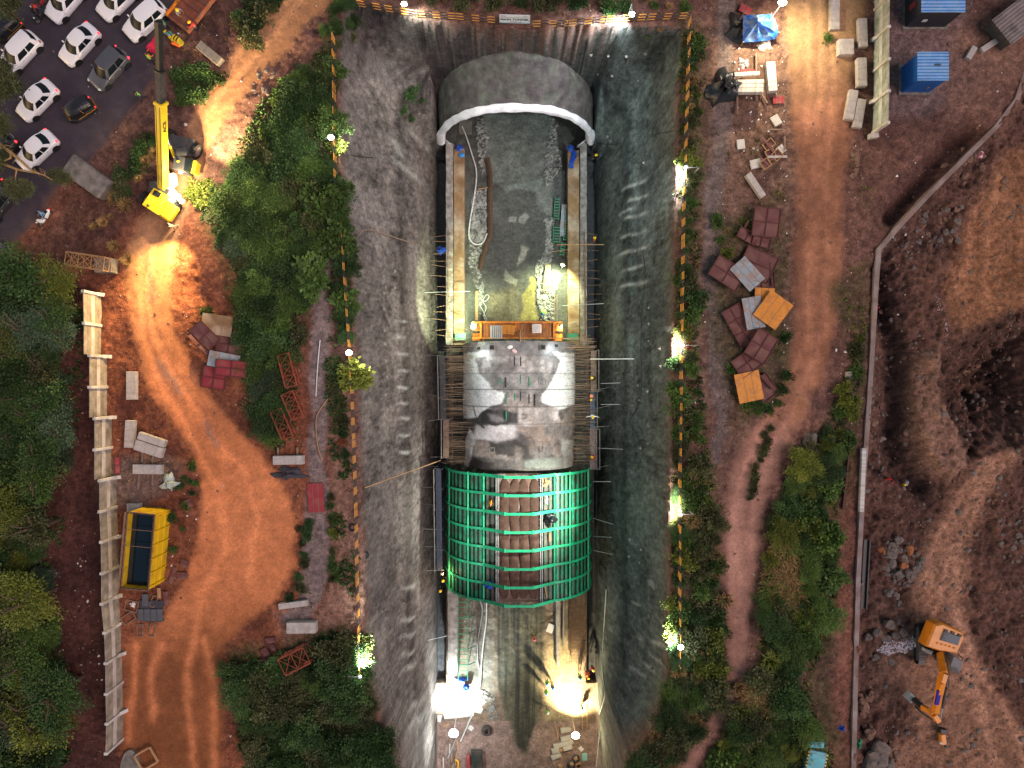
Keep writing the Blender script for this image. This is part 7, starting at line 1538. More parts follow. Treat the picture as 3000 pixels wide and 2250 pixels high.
# blue waterproofing rolls at the portal feet
for (pts,l) in (([(315,560),(330,610)],'blue membrane roll at the west foot of the portal'),([(1665,560),(1700,680),(1680,800)],'blue membrane roll trailing down the east ledge from the portal')):
 t_=thing('membrane_roll',l,'membrane roll',u1(*pts[0],-17.5));b=MB();q=u1(pts[0][0],pts[0][1],-17.2)
 for k in range(4):rr=.32-.07*k;b.tube([q+Vector((rr*math.cos(2*math.pi*i/18),rr*math.sin(2*math.pi*i/18),.1+.03*k)) for i in range(19)],.07,5,cap=False)
 b.build('roll',M['blue'],t_,smooth=True,world=True)
 if len(pts)>2:
  b=MB();rows=[]
  for i in range(13):
   y=590+(800-590)*i/12;xc=1700+14*math.sin(i*.5)-14*i/12;rows.append([u1(xc+dx,y,-17.45+.12*math.sin(dx*.1+i)) for dx in (-38+i,-15,12,36-i*1.4)])
  b.grid(rows);b.build('loose_end',M['blue'],t_,smooth=True,world=True)
 else :
  b=MB();b.ball(u1(345,640,-17.45),(.35,.28,.12),10,5);b.build('loose_end',mat('light_blue_sheet',(.05,.25,.65),.5),t_,smooth=True,world=True)
# green steel shutters leaning in the trough
for i,(x,y,w,l,an,lab_,m) in enumerate(((1500,1290,.55,2.6,-3,'upper green shutter frame stacked against the east ledge','green'),(1580,1430,.55,3.6,-4,'long grey-green shutter beam leaning on the east ledge stack','greyblue'),(1615,1480,.3,3.8,-6,'narrow green shutter edge against the east ledge','green'),(1495,1590,.75,2.2,-2,'lower green ribbed shutter in the east trough','green'),(1570,1780,.45,1.6,-8,'southernmost green shutter piece in the east trough','green'))):
 c=u1(x,y,FZ+.5);t_=thing('steel_shutter',lab_,'shutter',(c.x,c.y,FZ+.35),math.radians(an));b=MB();b.box((0,0,0),(w,l,.05));b.build('plate',M['green_dk'] if m=='green' else M[m],t_);b=MB()
 for s in (-1,1):b.box((s*w/2,0,.06),(.06,l,.14))
 each(b,'side_rail',M[m],t_,world=False)
 for k in range(int(l/.32)):b=MB();b.box((0,-l/2+.15+.32*k,.06),(w-.06,.09,.1));b.build('rib',M[m],t_)
rg=thing('rebar_cage','small loose cage of bars lying on the lit rubble northeast of the trolley','rebar',u2(1380,750));b=MB()
for k in range(8):b.tube([u2(1365+8*k,560,FZ+.5),u2(1330+12*k,890,FZ+.4)],.03,5)
each(b,'bar',mat('tan_bar',(.42,.33,.22),.8),rg);b=MB()
for k in range(6):b.tube([u2(1362-5*k,600+55*k,FZ+.52),u2(1425,600+55*k,FZ+.52)],.02,5)
each(b,'stirrup',MATS['tan_bar'],rg)
for s_,(x0,x1) in ((0,(255,400)),(1,(1625,1755))):
 b=MB();q=u2((x0+x1)/2,1440,-16.8);b.box(q,(1.15,.8,.5));tag(b.build('green_shutter_box',M['green'],origin=q),('west' if s_==0 else 'east')+' green shutter box at the foot of the lining beside the trolley','shutter')
b=MB();b.beam(u2(525,880,FZ+.3),u2(525,1240,FZ+.3),.3,.2);tag(b.build('timber',M['wood'],origin=u2(525,880)),'pale timber beam lying north of the trolley west end','timber')
b=MB();b.beam(u1(540,1055),u1(660,1037),.1,.1);tag(b.build('timber',M['wood'],origin=u1(540,1055)),'short orange timber on the rubble in the west trough','timber')
for (x,y,x1,y1,l) in ((1470,900,1475,1250,'lit timber strip lying along the east ledge near the trolley'),(1500,920,1500,1250,'second lit timber strip along the east ledge near the trolley')):
 b=MB();b.beam(u2(x,y),u2(x1,y1),.08,.1);tag(b.build('timber',M['wood_gr'],origin=u2(x,y)),l,'timber')
for (a,c,z0,z1,l) in (((-110*1,900),(445,885),-16.0,-15.8,'lit scaffold tube crossing the west kicker wall'),((1560,1060),(2070,1035),-16.0,-14,'lit scaffold tube crossing the east kicker wall'),((1440,405),(1640,378),-18.5,-17.5,'pale bar lying across the green shutters'),((1500,320),(2074,318),-16,-13.5,'long tan pole across the east trough above the twin lamp')):
 b=MB();b.tube([u2(*a,z0),u2(*c,z1)],.04,6);tag(b.build('tube_length',M['steel'] if 'lit' in l else M['wood'],smooth=True,origin=u2(*a,z0)),l,'tube')
# cables trailing down the faces
def face_cable(label,pts,r=.05,m='cable'):
 q=[on_ground(*p)+Vector((0,0,.12)) for p in pts];hose('cable',label,'cable',q,r,M[m])
face_cable('long black cable running down the middle of the east rock face',[T(2,1,850,0),T(2,1,862,140),T(2,1,840,330),T(2,1,832,600),T(2,1,828,920),T(2,1,720,1150),T(2,1,690,1350),T(2,1,680,1600)])
face_cable('black cable curving across the east face from the portal foot to the fence',[T(2,0,520,930),T(2,0,680,935),T(2,0,850,890),T(2,0,1080,845)])
face_cable('black cable slanting over the hood corner on the west face',[T(1,0,620,1010),T(1,0,760,1025)],.04)
face_cable('grey hose running down the lower east rock face to the pit floor',[T(2,2,610,500),T(2,2,595,750),T(2,2,585,1000),T(2,2,600,1180),T(2,2,565,1320),T(2,2,565,1450),T(2,2,545,1650)],.06,'pipe')
face_cable('black drain hose running over the lower west rim from the fence end',[T(1,2,685,1090),T(1,2,720,1170),T(1,2,765,1330),T(1,2,795,1480),T(1,2,785,1655)],.09)
face_cable('brown pole and cable zigzag on the upper west face',[T(1,0,640,1580),T(1,0,718,1490),T(1,0,960,1560),T(1,0,1060,1590)],.06,'wood_gr')
hose('hose','pale hose lying along the grey path on the left','hose',[PT(1,1,415,545,.1),PT(1,1,400,700,.1),PT(1,1,388,910,.1)],.05,M['pipe']);hose('hose','tan hose curving on the grey path below the pale one','hose',[PT(1,1,465,925,.1),PT(1,1,400,1020,.1),PT(1,1,388,1100,.1),PT(1,1,400,1230,.1),PT(1,1,430,1330,.1)],.05,M['wood'])
# tyres by the fence
for (c,r,x,y,l) in ((2,2,1062,345,'black tyre lying on the east rim beside the fence'),(1,2,710,280,'dark tyre lying on the west rim just inside the fence'),(1,2,628,100,'dark tyre lying just outside the west fence')):
 q=on_ground(*T(c,r,x,y));t_=MB();t_.tube([(.27*math.cos(2*math.pi*i/18),.27*math.sin(2*math.pi*i/18),.1) for i in range(19)],.1,8,cap=False);o=t_.build('tyre',M['rubber'],smooth=True);o.location=q;tag(o,l,'tyre')
# ------ planting
def leaf_mat(name,dark,light,dry=None):
 m=bpy.data.materials.new(name);m.use_nodes=True;nt=m.node_tree;b=nt.nodes['Principled BSDF'];MATS[name]=m
 b.inputs['Roughness'].default_value=.6;b.inputs['Specular IOR Level'].default_value=.25
 at=node(nt,'ShaderNodeAttribute',attribute_name='tint');oi=node(nt,'ShaderNodeObjectInfo')
 mx=node(nt,'ShaderNodeMix',data_type='RGBA');mx.inputs[6].default_value=(*dark,1);mx.inputs[7].default_value=(*light,1);nt.links.new(at.outputs['Fac'],mx.inputs[0])
 mr=node(nt,'ShaderNodeMapRange');mr.inputs[3].default_value=.65;mr.inputs[4].default_value=1.45;nt.links.new(oi.outputs['Random'],mr.inputs[0])
 sc=node(nt,'ShaderNodeVectorMath',operation='SCALE');nt.links.new(mx.outputs[2],sc.inputs[0]);nt.links.new(mr.outputs[0],sc.inputs['Scale'])
 nt.links.new(sc.outputs[0],b.inputs['Base Color']);return m
LM={'dark':leaf_mat('leaf_dark_green',(.018,.042,.015),(.060,.115,.030)),'mid':leaf_mat('leaf_mid_green',(.028,.060,.015),(.098,.162,.034)),'yellow':leaf_mat('leaf_yellow_green',(.06,.085,.014),(.19,.21,.035)),'olive':leaf_mat('leaf_olive',(.030,.040,.016),(.10,.105,.040)),'dry':leaf_mat('leaf_dry_grass',(.13,.075,.028),(.36,.22,.085)),'rusty':leaf_mat('leaf_rust_red',(.10,.03,.015),(.25,.08,.035)),'bluish':leaf_mat('leaf_grey_green',(.025,.050,.030),(.080,.120,.065))}
def mesh_np(name,V,Q,tint,m,extra=None):
 me=bpy.data.meshes.new(name);nf=len(Q);me.vertices.add(len(V));me.vertices.foreach_set('co',V.astype(np.float32).ravel())
 k=Q.shape[1];me.loops.add(nf*k);me.loops.foreach_set('vertex_index',Q.astype(np.int32).ravel());me.polygons.add(nf)
 me.polygons.foreach_set('loop_start',np.arange(0,nf*k,k,dtype=np.int32));me.polygons.foreach_set('loop_total',np.full(nf,k,np.int32));me.update(calc_edges=True)
 if tint is not None:a=me.attributes.new('tint','FLOAT','POINT');a.data.foreach_set('value',tint.astype(np.float32))
 me.materials.append(m);return me
def leaves(g,base,direction,L,Wd,tint):
 """one folded four-point leaf per base point"""
 n=len(base);d=direction/(np.linalg.norm(direction,axis=1,keepdims=True)+1e-9);r=g.normal(size=(n,3));s=np.cross(d,r);s/=np.linalg.norm(s,axis=1,keepdims=True)+1e-9
 L=L[:,None];w=Wd[:,None];up=np.cross(s,d)*(L*.12)
 V=np.stack([base,base+d*L*.45+s*w+up,base+d*L,base+d*L*.45-s*w+up],1).reshape(-1,3)
 return V,np.arange(n*4).reshape(-1,4),np.repeat(tint,4)
def crown_mesh(name,seed,m,nc=70,nl=42,flat_=.8,leaf=.12,lob=.62,narrow=.40,open_=.0):
 g=np.random.default_rng(seed);u=g.normal(size=(nc,3));u/=np.linalg.norm(u,axis=1,keepdims=True);u[:,2]=np.abs(u[:,2])*1.0-.35*(g.random(nc)<.35)
 az=np.arctan2(u[:,1],u[:,0]);ph=g.random(4)*6.28
 rad=(1+lob*.6*np.sin(3*az+ph[0])+lob*.5*np.sin(5*az+ph[1])+lob*.5*np.sin(4*u[:,2]*3+ph[2]))*(0.55+.45*g.random(nc)**.6);rad*=.88
 C=u*rad[:,None]*np.array([1,1,flat_]);sz=.16+.14*g.random(nc);ct=g.random(nc)
 base=np.repeat(C,nl,0)+g.normal(size=(nc*nl,3))*np.repeat(sz,nl)[:,None]*.62;out=base-np.repeat(C,nl,0)+np.repeat(u,nl,0)*.10+g.normal(size=(nc*nl,3))*.07;out[:,2]+=.02
 n=nc*nl;t=np.clip(.55*np.repeat(ct,nl)+.45*g.random(n)+.15*base[:,2],0,1);L=leaf*(.6+.8*g.random(n))
 V,Q,T_=leaves(g,base,out,L,L*narrow,t);return mesh_np(name,V,Q,T_,m)
def grass_mesh(name,seed,m,n=240,spread=.9,h=.8,arch=.7):
 g=np.random.default_rng(seed);a=g.random(n)*6.28;r=spread*np.sqrt(g.random(n))*.5;base=np.stack([r*np.cos(a),r*np.sin(a),np.zeros(n)],1);a2=a+g.normal(size=n)*.5;hh_=h*(.5+.6*g.random(n));lean=arch*(.25+.75*g.random(n))*hh_
 d=np.stack([np.cos(a2),np.sin(a2),np.zeros(n)],1);s=np.stack([-np.sin(a2),np.cos(a2),np.zeros(n)],1);w=(.018+.016*g.random(n))[:,None];V=[];zs=((0,0,1),(.30,.55,.9),(.70,.95,.6),(1.0,.85,.05));z=np.array([0,0,1.0])
 for (f,zz,ww) in zs:
  c=base+d*(lean*f)[:,None]+z*(hh_*zz*(1-.25*f))[:,None];V+=[c-s*w*ww,c+s*w*ww]
 V=np.stack(V,1);Q=[]
 for k in range(3):Q.append(np.stack([np.arange(n)*8+2*k,np.arange(n)*8+2*k+1,np.arange(n)*8+2*k+3,np.arange(n)*8+2*k+2],1))
 return mesh_np(name,V.reshape(-1,3),np.concatenate(Q),np.repeat(g.random(n),8),m)
CR={'dense':[crown_mesh('crown',s,LM['dark'],110,52,.8,.115) for s in (1,2,3)],'feathery':[crown_mesh('crown',s,LM['mid'],120,54,.75,.09,.5,.30) for s in (4,5)],'big_leaf':[crown_mesh('crown',s,LM['mid'],60,22,.7,.26,.4,.46) for s in (6,7)],'loose':[crown_mesh('crown',s,LM['olive'],55,34,.7,.14,.6,.34) for s in (8,9)]}
SH=[crown_mesh('shrub',s,LM['mid'],34,30,.75,.20,.5,.40) for s in (11,12,13)]
GR=[grass_mesh('grass_clump',s,LM['dry']) for s in (21,22)]
TR=[]
for s in (31,32):
 b=MB();r_=random.Random(s);b.tube([(0,0,-1.0),(.03,.02,-.5),(0,.05,0),(.02,0,.35)],[.10,.08,.06,.03],7)
 for k in range(7):
  a=k*.9+r_.random();l=.55+.3*r_.random();b.tube([(0,.03,-.35+.08*k),(l*.5*math.cos(a),l*.5*math.sin(a),-.10+.08*k),(l*math.cos(a),l*math.sin(a),.12+.07*k)],[.045,.03,.012],5)
 o=b.build('trunk',mat('bark',(.10,.07,.05),.9,var=.3,scale=6),smooth=True);TR.append(o.data);bpy.data.objects.remove(o)
LMK=[('the yellow crane',D(380,400)),('the left scrap heap',D(470,770)),('the rusty lattice segments',D(625,860)),('the upper west floodlight',D(715,297)),('the middle west floodlight',D(754,762)),('the southwest floodlight',D(778,1462)),('the cream concrete block',D(650,1358)),('the concrete pipe',D(40,560)),('the boundary wall head',D(205,640)),('the yellow tank',D(315,1180)),('the boundary wall foot',D(250,1620)),('the raised beam pair',D(320,960)),('the grey slabs',D(320,1310)),('the blue tarpaulin shelter',D(1640,60)),('the white beam stack',D(1615,185)),('the topmost scrap panel',D(1650,480)),('the large orange panel',D(1670,670)),('the torn orange panel',D(1620,840)),('the upper east floodlight',D(1483,362)),('the trolley-level east floodlight',D(1475,746)),('the gantry-level east floodlight',D(1470,1111)),('the southeast floodlight',D(1470,1398)),('the kerb worker pair',D(1930,1040)),('the teal container',D(1745,1640)),('the drain channel',D(1870,1190)),('the excavator',D(2030,1380)),('the tunnel sign',D(1112,41)),('the rust-brown skip',D(420,30)),('the huge road block',D(190,385)),('the fallen beam',D(460,120)),('the footpath bend',D(1540,1540)),('the grey boulder',D(1750,960))]
PLANTED=[]
def plant(kind,px,py,r,tone,zc=None,name=None,where='',on=None,stretch=1.0):
 """px,py: middle of the crown in the photo (full-view pixels)"""
 zc=r*.75 if zc is None else zc;g=P(px*S_,py*S_,zc);zb=zat(g.x,g.y) if on is None else on.z
 if on is not None:g=on
 a=rnd.random()*6.28;stretch=stretch*rnd.uniform(.72,1.35);fl_=rnd.uniform(.55,.9)
 if zb<-2 and on is None:return None
 if kind in CR and r<1.12:
  t_=bpy.data.objects.new('bush',rnd.choice(CR[kind]));COL.objects.link(t_);t_.location=(g.x,g.y,zb+zc*.6);t_.rotation_euler[2]=a;t_.scale=(r,r*stretch,r*fl_);t_.material_slots[0].link='OBJECT';t_.material_slots[0].material=LM[tone]
 elif kind in CR:
  t_=thing('tree','x','tree',(g.x,g.y,zb),a);me=rnd.choice(CR[kind]);c=bpy.data.objects.new('crown',me);COL.objects.link(c);c.parent=t_;c.location.z=zc;c.scale=(r,r*stretch,r*fl_);m=LM[tone];c.material_slots[0].link='OBJECT';c.material_slots[0].material=m
  k=bpy.data.objects.new('trunk',rnd.choice(TR));COL.objects.link(k);k.parent=t_;k.location.z=zc;k.scale=(r,r,max(zc,.3))
 else :
  me=rnd.choice(SH if kind=='shrub' else GR);t_=bpy.data.objects.new('shrub' if kind=='shrub' else 'grass_clump',me);COL.objects.link(t_);t_.location=(g.x,g.y,zb+(r*.35 if kind=='shrub' else 0));t_.rotation_euler[2]=a;t_.scale=(r,r*stretch,r*(.85 if kind=='shrub' else 1));t_.material_slots[0].link='OBJECT';t_.material_slots[0].material=LM[tone]
 PLANTED.append((t_,kind,tone,r,where));return t_
def label_plants():
 KN={'dense':'dense tree','feathery':'feathery tree','big_leaf':'broad-leaved tree','loose':'thin-leaved tree','shrub':'shrub','grass':'grass clump'};CT={'shrub':'shrub','grass':'grass clump'}
 TN={'dark':'dark green','mid':'mid-green','yellow':'yellow-green','olive':'olive','dry':'tan dry','rusty':'rust-red','bluish':'grey-green'};groups={}
 for t_,kind,tone,r,where in PLANTED:
  p=t_.location;nm,q=min(LMK,key= lambda k:(k[1]-p).length);d=math.degrees(math.atan2(p.y-q.y,p.x-q.x))%360;dn=('east','northeast','north','northwest','west','southwest','south','southeast')[int((d+22.5)//45)%8]
  big={True:'large ',False:'small '}[r>1.55] if kind in CR and (r>1.55 or r<.95) else ('small ' if r<.45 else '')
  groups.setdefault(f'{big}{TN[tone]} {KN[kind]}|{dn} of {nm}',[]).append(((p-q).length,t_,kind,where))
 OR=['nearest','second','third','fourth','fifth','sixth','seventh','eighth','ninth','tenth','eleventh','twelfth','thirteenth','fourteenth','fifteenth','sixteenth','seventeenth','eighteenth']
 for k,l in groups.items():
  l.sort(key= lambda z:z[0]);a,b_=k.split('|')
  for i,(_,t_,kind,where) in enumerate(l):
   if t_.name.startswith('bush'):a_=a.replace('tree','bush')
   else :a_=a
   ct_='bush' if t_.name.startswith('bush') else CT.get(kind,'tree')
   tag(t_,f'{a_} {b_}' if len(l)==1 else f'{a_} {b_}, {OR[min(i, 17)]} one out',ct_,f'{ct_}{"es" if ct_ == "bush" else "s"} {where}')
def inpoly(x,y,poly):
 c=False
 for i in range(len(poly)):
  (ax,ay),(bx,by)=poly[i],poly[i-1]
  if (ay>y)!=(by>y) and x<(bx-ax)*(y-ay)/(by-ay)+ax:c= not c
 return c
def thicket(poly,n,rmin,rmax,kinds,where,sep=.62,avoid=(),zf=.8,seed=1):
 """trees or shrubs spread through an outline (full-view pixels), kept apart from each other"""
 r_=random.Random(seed);xs=[p[0] for p in poly];ys=[p[1] for p in poly];got=[];tries=0
 while len(got)<n and tries<6000:
  tries+=1;x,y=r_.uniform(min(xs),max(xs)),r_.uniform(min(ys),max(ys));r=rmin+(rmax-rmin)*r_.random()**1.3
  if not inpoly(x,y,poly) or any(math.hypot(x-a,y-b_)<c for a,b_,c in avoid):continue
  if any(math.hypot(x-a,y-b_)<(r+q)*24.7*sep for a,b_,q in got):continue
  got.append((x,y,r));k,tone=r_.choice(kinds);plant(k,x,y,r,tone,r*zf if k in CR else None,where=where)
TK=[('dense','dark')]*2+[('feathery','dark')]*2+[('feathery','mid'),('big_leaf','mid'),('dense','mid'),('loose','olive'),('feathery','bluish')]
AV1=[(470,760,72),(625,800,20),(640,880,22),(605,900,18),(665,1340,30)]
thicket([(600,215),(640,165),(716,120),(716,290),(728,430),(735,540),(700,548),(660,640),(645,760),(600,860),(580,950),(550,900),(548,800),(525,690),(515,560),(480,525),(455,480),(470,425),(512,385),(565,300)],120,.7,1.5,TK,'in the thicket west of the pit',.44,AV1,zf=.55,seed=3)
thicket([(735,480),(765,500),(775,620),(745,745),(728,640),(730,560)],24,.5,1.0,TK,'along the west fence',.5,seed=4)
WD=[('feathery','mid')]*2+[('feathery','dark')]*2+[('dense','dark')]*3+[('feathery','bluish')]*2+[('feathery','yellow')]*2+[('loose','olive')]
thicket([(-70,600),(60,590),(120,605),(140,650),(135,720),(115,790),(125,880),(160,945),(150,990),(115,1040),(88,1110),(90,1210),(72,1300),(-70,1330)],66,1.0,2.0,WD,'in the wood left of the boundary wall',.45,zf=1.9,seed=5)
thicket([(-70,1330),(75,1320),(110,1385),(128,1450),(130,1530),(105,1590),(115,1690),(-70,1700)],30,1.1,2.4,WD,'in the lower left wood',.45,zf=1.9,seed=6)
thicket([(505,1440),(560,1450),(650,1450),(740,1400),(770,1390),(785,1440),(795,1510),(825,1590),(845,1690),(540,1690),(530,1570),(492,1500)],70,.75,1.6,[('dense','dark')]*3+[('feathery','dark')]*2+[('loose','olive')]*2+[('feathery','mid')],'at the lower left of the pit',.47,zf=.7,seed=7)
LA_=[(1460,362,32),(1452,746,36),(1448,1111,36)]
SK=[('shrub','mid')]*3+[('shrub','olive')]*2+[('shrub','yellow'),('shrub','dark'),('grass','dry')]
thicket([(1480,75),(1515,90),(1512,250),(1505,420),(1500,560),(1478,560),(1472,400),(1476,200)],26,.28,.75,SK,'along the upper east fence',.75,LA_,seed=8)
thicket([(1462,560),(1515,560),(1515,900),(1530,1020),(1520,1060),(1458,1060),(1455,860)],30,.3,.95,SK+[('feathery','mid'),('loose','olive'),('shrub','rusty')],'along the middle east fence',.68,LA_,seed=9)
thicket([(1462,1060),(1545,1080),(1562,1160),(1560,1300),(1570,1400),(1555,1470),(1450,1470),(1455,1300),(1458,1150)],54,.4,1.1,SK+[('loose','olive')]*2+[('feathery','dark')]*2,'along the lower east fence',.52,LA_,seed=10)
thicket([(1445,1480),(1550,1460),(1562,1500),(1525,1550),(1470,1640),(1430,1690),(1365,1690),(1385,1630),(1430,1570)],40,.6,1.3,[('feathery','dark')]*3+[('loose','olive')]*2+[('dense','mid'),('grass','dry')],'at the southeast rim',.5,zf=.6,seed=11)
RB=[('feathery','mid')]*3+[('feathery','dark')]*2+[('grass','yellow')]*2+[('loose','yellow')]+[('loose','olive')]*2+[('dense','dark'),('big_leaf','mid'),('feathery','yellow')]
thicket([(1725,985),(1775,940),(1800,930),(1815,1000),(1795,1100),(1800,1180),(1800,1290),(1770,1390),(1725,1420),(1660,1400),(1650,1320),(1668,1200),(1692,1080)],56,.65,1.3,RB,'in the right shrub belt',.47,((1705,1250,48),(1790,1285,22)),zf=.65,seed=12)
thicket([(1800,930),(1822,830),(1850,760),(1862,700),(1866,760),(1846,900),(1836,980)],14,.35,.75,[('shrub','mid'),('shrub','olive'),('shrub','yellow')],'beside the kerb',.7,seed=13)
thicket([(1660,1410),(1720,1430),(1700,1500),(1745,1560),(1770,1600),(1790,1690),(1530,1690),(1570,1590),(1610,1520),(1640,1460)],66,.65,1.35,RB,'in the bottom right thicket',.48,zf=.65,avoid=((1745,1640,26),(1645,1510,34)),seed=14)
thicket([(1545,460),(1600,450),(1615,480),(1560,520),(1570,560),(1540,600)],6,.3,.6,SK,'round the right scrap heap',.7,seed=15);thicket([(1560,700),(1580,780),(1600,870),(1640,900),(1690,870),(1710,800),(1700,720),(1690,830),(1620,880),(1590,800)],14,.3,.6,[('shrub','dark'),('shrub','mid')],'round the right scrap heap',.6,seed=16)
thicket([(375,150),(440,140),(475,170),(440,215),(385,220)],14,.4,.85,[('shrub','dark')]*2+[('shrub','mid')],'beside the crane road',.6,seed=17);thicket([(270,350),(330,270),(345,300),(310,380),(250,430),(240,400)],12,.4,.9,[('shrub','dark')]*2+[('shrub','olive'),('grass','dry')],'between crane and road',.6,seed=18)
thicket([(500,40),(540,-10),(600,-10),(595,20),(540,85)],10,.5,.9,[('shrub','dark'),('shrub','olive')],'at the top left',.6,seed=19);thicket([(700,20),(755,-10),(758,60),(725,110),(700,90)],8,.5,1.1,[('feathery','dark'),('loose','olive')],'at the pit northwest corner',.6,zf=.6,seed=20)
thicket([(930,-15),(1480,-15),(1490,20),(1200,22),(940,5)],18,.35,.8,[('shrub','dark'),('shrub','olive'),('shrub','mid'),('grass','dry')],'north of the rim fence',.8,seed=21)
thicket([(840,50),(880,45),(1080,62),(1300,60),(1480,55),(1480,62),(1280,68),(1060,72),(860,60)],12,.2,.42,[('shrub','mid'),('grass','dry'),('shrub','olive')],'on the north rim edge',.8,seed=22)
thicket([(640,1130),(668,1120),(660,1220),(655,1290),(620,1295),(640,1220)],9,.3,.6,[('shrub','dark'),('shrub','olive')],'beside the grey path',.7,seed=23);thicket([(712,1040),(730,1080),(722,1200),(735,1290),(715,1280)],9,.25,.5,SK,'between grey path and fence',.8,seed=24);thicket([(715,800),(750,820),(755,1000),(735,1010),(715,900)],10,.3,.65,[('shrub','olive')]*3+[('shrub','dark'),('shrub','rusty')],'along the west fence',.7,seed=25)
thicket([(360,1020),(420,1000),(425,1060),(400,1130),(370,1200),(355,1130)],10,.25,.5,[('shrub','dark'),('shrub','mid')],'beside the yellow tank',.7,seed=26)
thicket([(190,460),(240,440),(250,480),(200,500)],3,.4,.7,[('grass','dry'),('shrub','olive')],'near the road block',.6,seed=27)
for k_ in range(48):a_=rnd.random()*6.28;q_r=46*rnd.random()**.5;plant('grass',1705+q_r*math.cos(a_),1245+1.5*q_r*math.sin(a_),rnd.uniform(.7,1.3),'dry' if rnd.random()<.7 else 'yellow',where='in the tan grass patch of the right belt')
for k_ in range(24):a_=rnd.random()*6.28;q_r=34*rnd.random()**.5;plant('grass',1645+q_r*math.cos(a_),1512+q_r*math.sin(a_),rnd.uniform(.7,1.2),'dry' if rnd.random()<.6 else 'yellow',where='in the tan grass patch at the bottom right')
for k_ in range(12):t_=k_/11;plant('shrub',1662-40*t_+rnd.uniform(-6,6),925+150*t_,rnd.uniform(.25,.45),'olive',where='between the wheel tracks of the right dirt road')
for (x,y,r,t_,k) in ((1800,1290,1.1,'dry','grass'),(1700,1200,1.3,'dry','grass'),(1720,1250,1.2,'dry','grass'),(1680,1290,1.1,'dry','grass'),(1735,1310,1.0,'dry','grass'),(1640,1500,1.2,'dry','grass'),(1665,1530,1.2,'dry','grass'),(1600,1490,1.0,'dry','grass'),(1715,1150,.9,'yellow','grass'),(1745,1110,.8,'dry','grass'),(1690,1360,.9,'yellow','shrub'),(1712,1345,.8,'yellow','grass'),(500,1460,1.0,'dry','grass'),(540,1480,1.0,'yellow','grass'),(560,500,1.2,'dry','grass'),(540,880,1.0,'dry','grass'),(575,900,.9,'dry','grass'),(1550,1240,.9,'dry','grass'),(1570,1300,1.0,'dry','grass'),(1520,1400,.9,'dry','grass'),(265,440,1.0,'dry','grass'),(240,425,.9,'dry','grass'),(270,560,.8,'dry','grass'),(240,530,.8,'dry','grass')):plant(k,x,y,r,t_,where='standing out of the green')
for (x,y,r,t_,k) in ((768,812,1.35,'yellow','big_leaf'),(1366,58,.85,'yellow','shrub'),(726,315,.75,'yellow','shrub'),(776,1400,1.1,'yellow','shrub'),(775,1425,.9,'yellow','shrub'),(1456,1362,.95,'yellow','shrub'),(1466,1325,.55,'mid','shrub'),(1450,1500,1.1,'mid','feathery'),(425,420,1.0,'yellow','shrub'),(440,400,.6,'yellow','shrub'),(410,415,.6,'yellow','shrub'),(1570,430+120,.6,'yellow','shrub'),(1790,80,.45,'mid','shrub'),(445,675,.55,'mid','shrub'),(1490,1385,1.2,'olive','loose')):plant(k,x,y,r,t_,where='in floodlight or standing alone')
for (c,r,x,y,q) in ((1,0,1010,610,.7),(1,0,950,720,.5),(1,0,1000,770,.5),(1,0,1070,650,.45)):g_=on_ground(*T(c,r,x,y));plant('shrub',0,0,q,'dark',where='on the bench west of the hood',on=g_)
# tree leaning over the road from the left edge
rt=thing('roadside_tree','bare-branched roadside tree leaning over the cars from the left edge','tree',P(-90,420,0));zr= lambda x,y,z:Z(0,340,4.878,x,y,z)
b=MB();b.tube([P(-90,420,0),P(-60,415,2.5),zr(-120,330,4.6),zr(0,410,5.4),zr(150,520,5.8),zr(300,640,6.0),zr(420,750,6.1),zr(500,800,6.1),zr(640,850,6.1),zr(750,915,6.1)],[.30,.25,.20,.15,.13,.11,.09,.07,.05,.03],8)
b.tube([zr(-100,650,4.8),zr(60,690,5.4),zr(240,760,5.8),zr(420,800,5.9),zr(560,820,6)],[.14,.11,.09,.06,.03],7);b.tube([zr(150,520,5.8),zr(150,600,5.9),zr(60,640,5.7),zr(-80,600,5.2)],[.09,.07,.06,.04],6);b.tube([zr(240,760,5.8),zr(220,860,5.8),zr(230,960,5.7)],[.06,.04,.02],5);b.tube([zr(640,850,6.1),zr(640,800,6.2),zr(590,790,6.2)],[.04,.03,.015],5)
for k in range(16):x=rnd.uniform(0,650);y=400+x*.7+rnd.uniform(-60,60);b.tube([zr(x,y,5.9),zr(x+rnd.uniform(-90,120),y+rnd.uniform(-40,130),6.1)],[.025,.008],4)
b.build('trunk',mat('tan_bark',(.36,.22,.09),.85,var=.4,scale=5),rt,smooth=True,world=True)
for (x,y,q) in ((0,80,1.0),(-60,620,1.2),(330,1000,.85),(180,1080,.9),(420,1060,.6),(850,870,.8),(740,850,.55),(960,900,.6),(60,200,.8),(60,560,.6),(300,1110,.6),(120,960,.5)):
 c=bpy.data.objects.new('foliage_spray',rnd.choice(CR['loose']));COL.objects.link(c);c.parent=rt;c.location=zr(x,y,5.6)-rt.location;c.scale=(q,q*.7,q*.5);c.rotation_euler[2]=rnd.random()*6;c.material_slots[0].link='OBJECT';c.material_slots[0].material=LM['olive']
for (x,y,q) in ((150,20,1.3),(60,-20,1.2),(20,1200,1.2),(130,1230,.8),(70,1330,1.2),(220,1300,.6),(60,980,.7),(130,1050,.5)):
 c=bpy.data.objects.new('foliage_spray',rnd.choice(CR['loose']));COL.objects.link(c);c.parent=rt;c.location=Z(0,0,5.184,x,y,5.5)-rt.location;c.scale=(q,q,q*.6);c.rotation_euler[2]=rnd.random()*6;c.material_slots[0].link='OBJECT';c.material_slots[0].material=LM['olive']
label_plants()
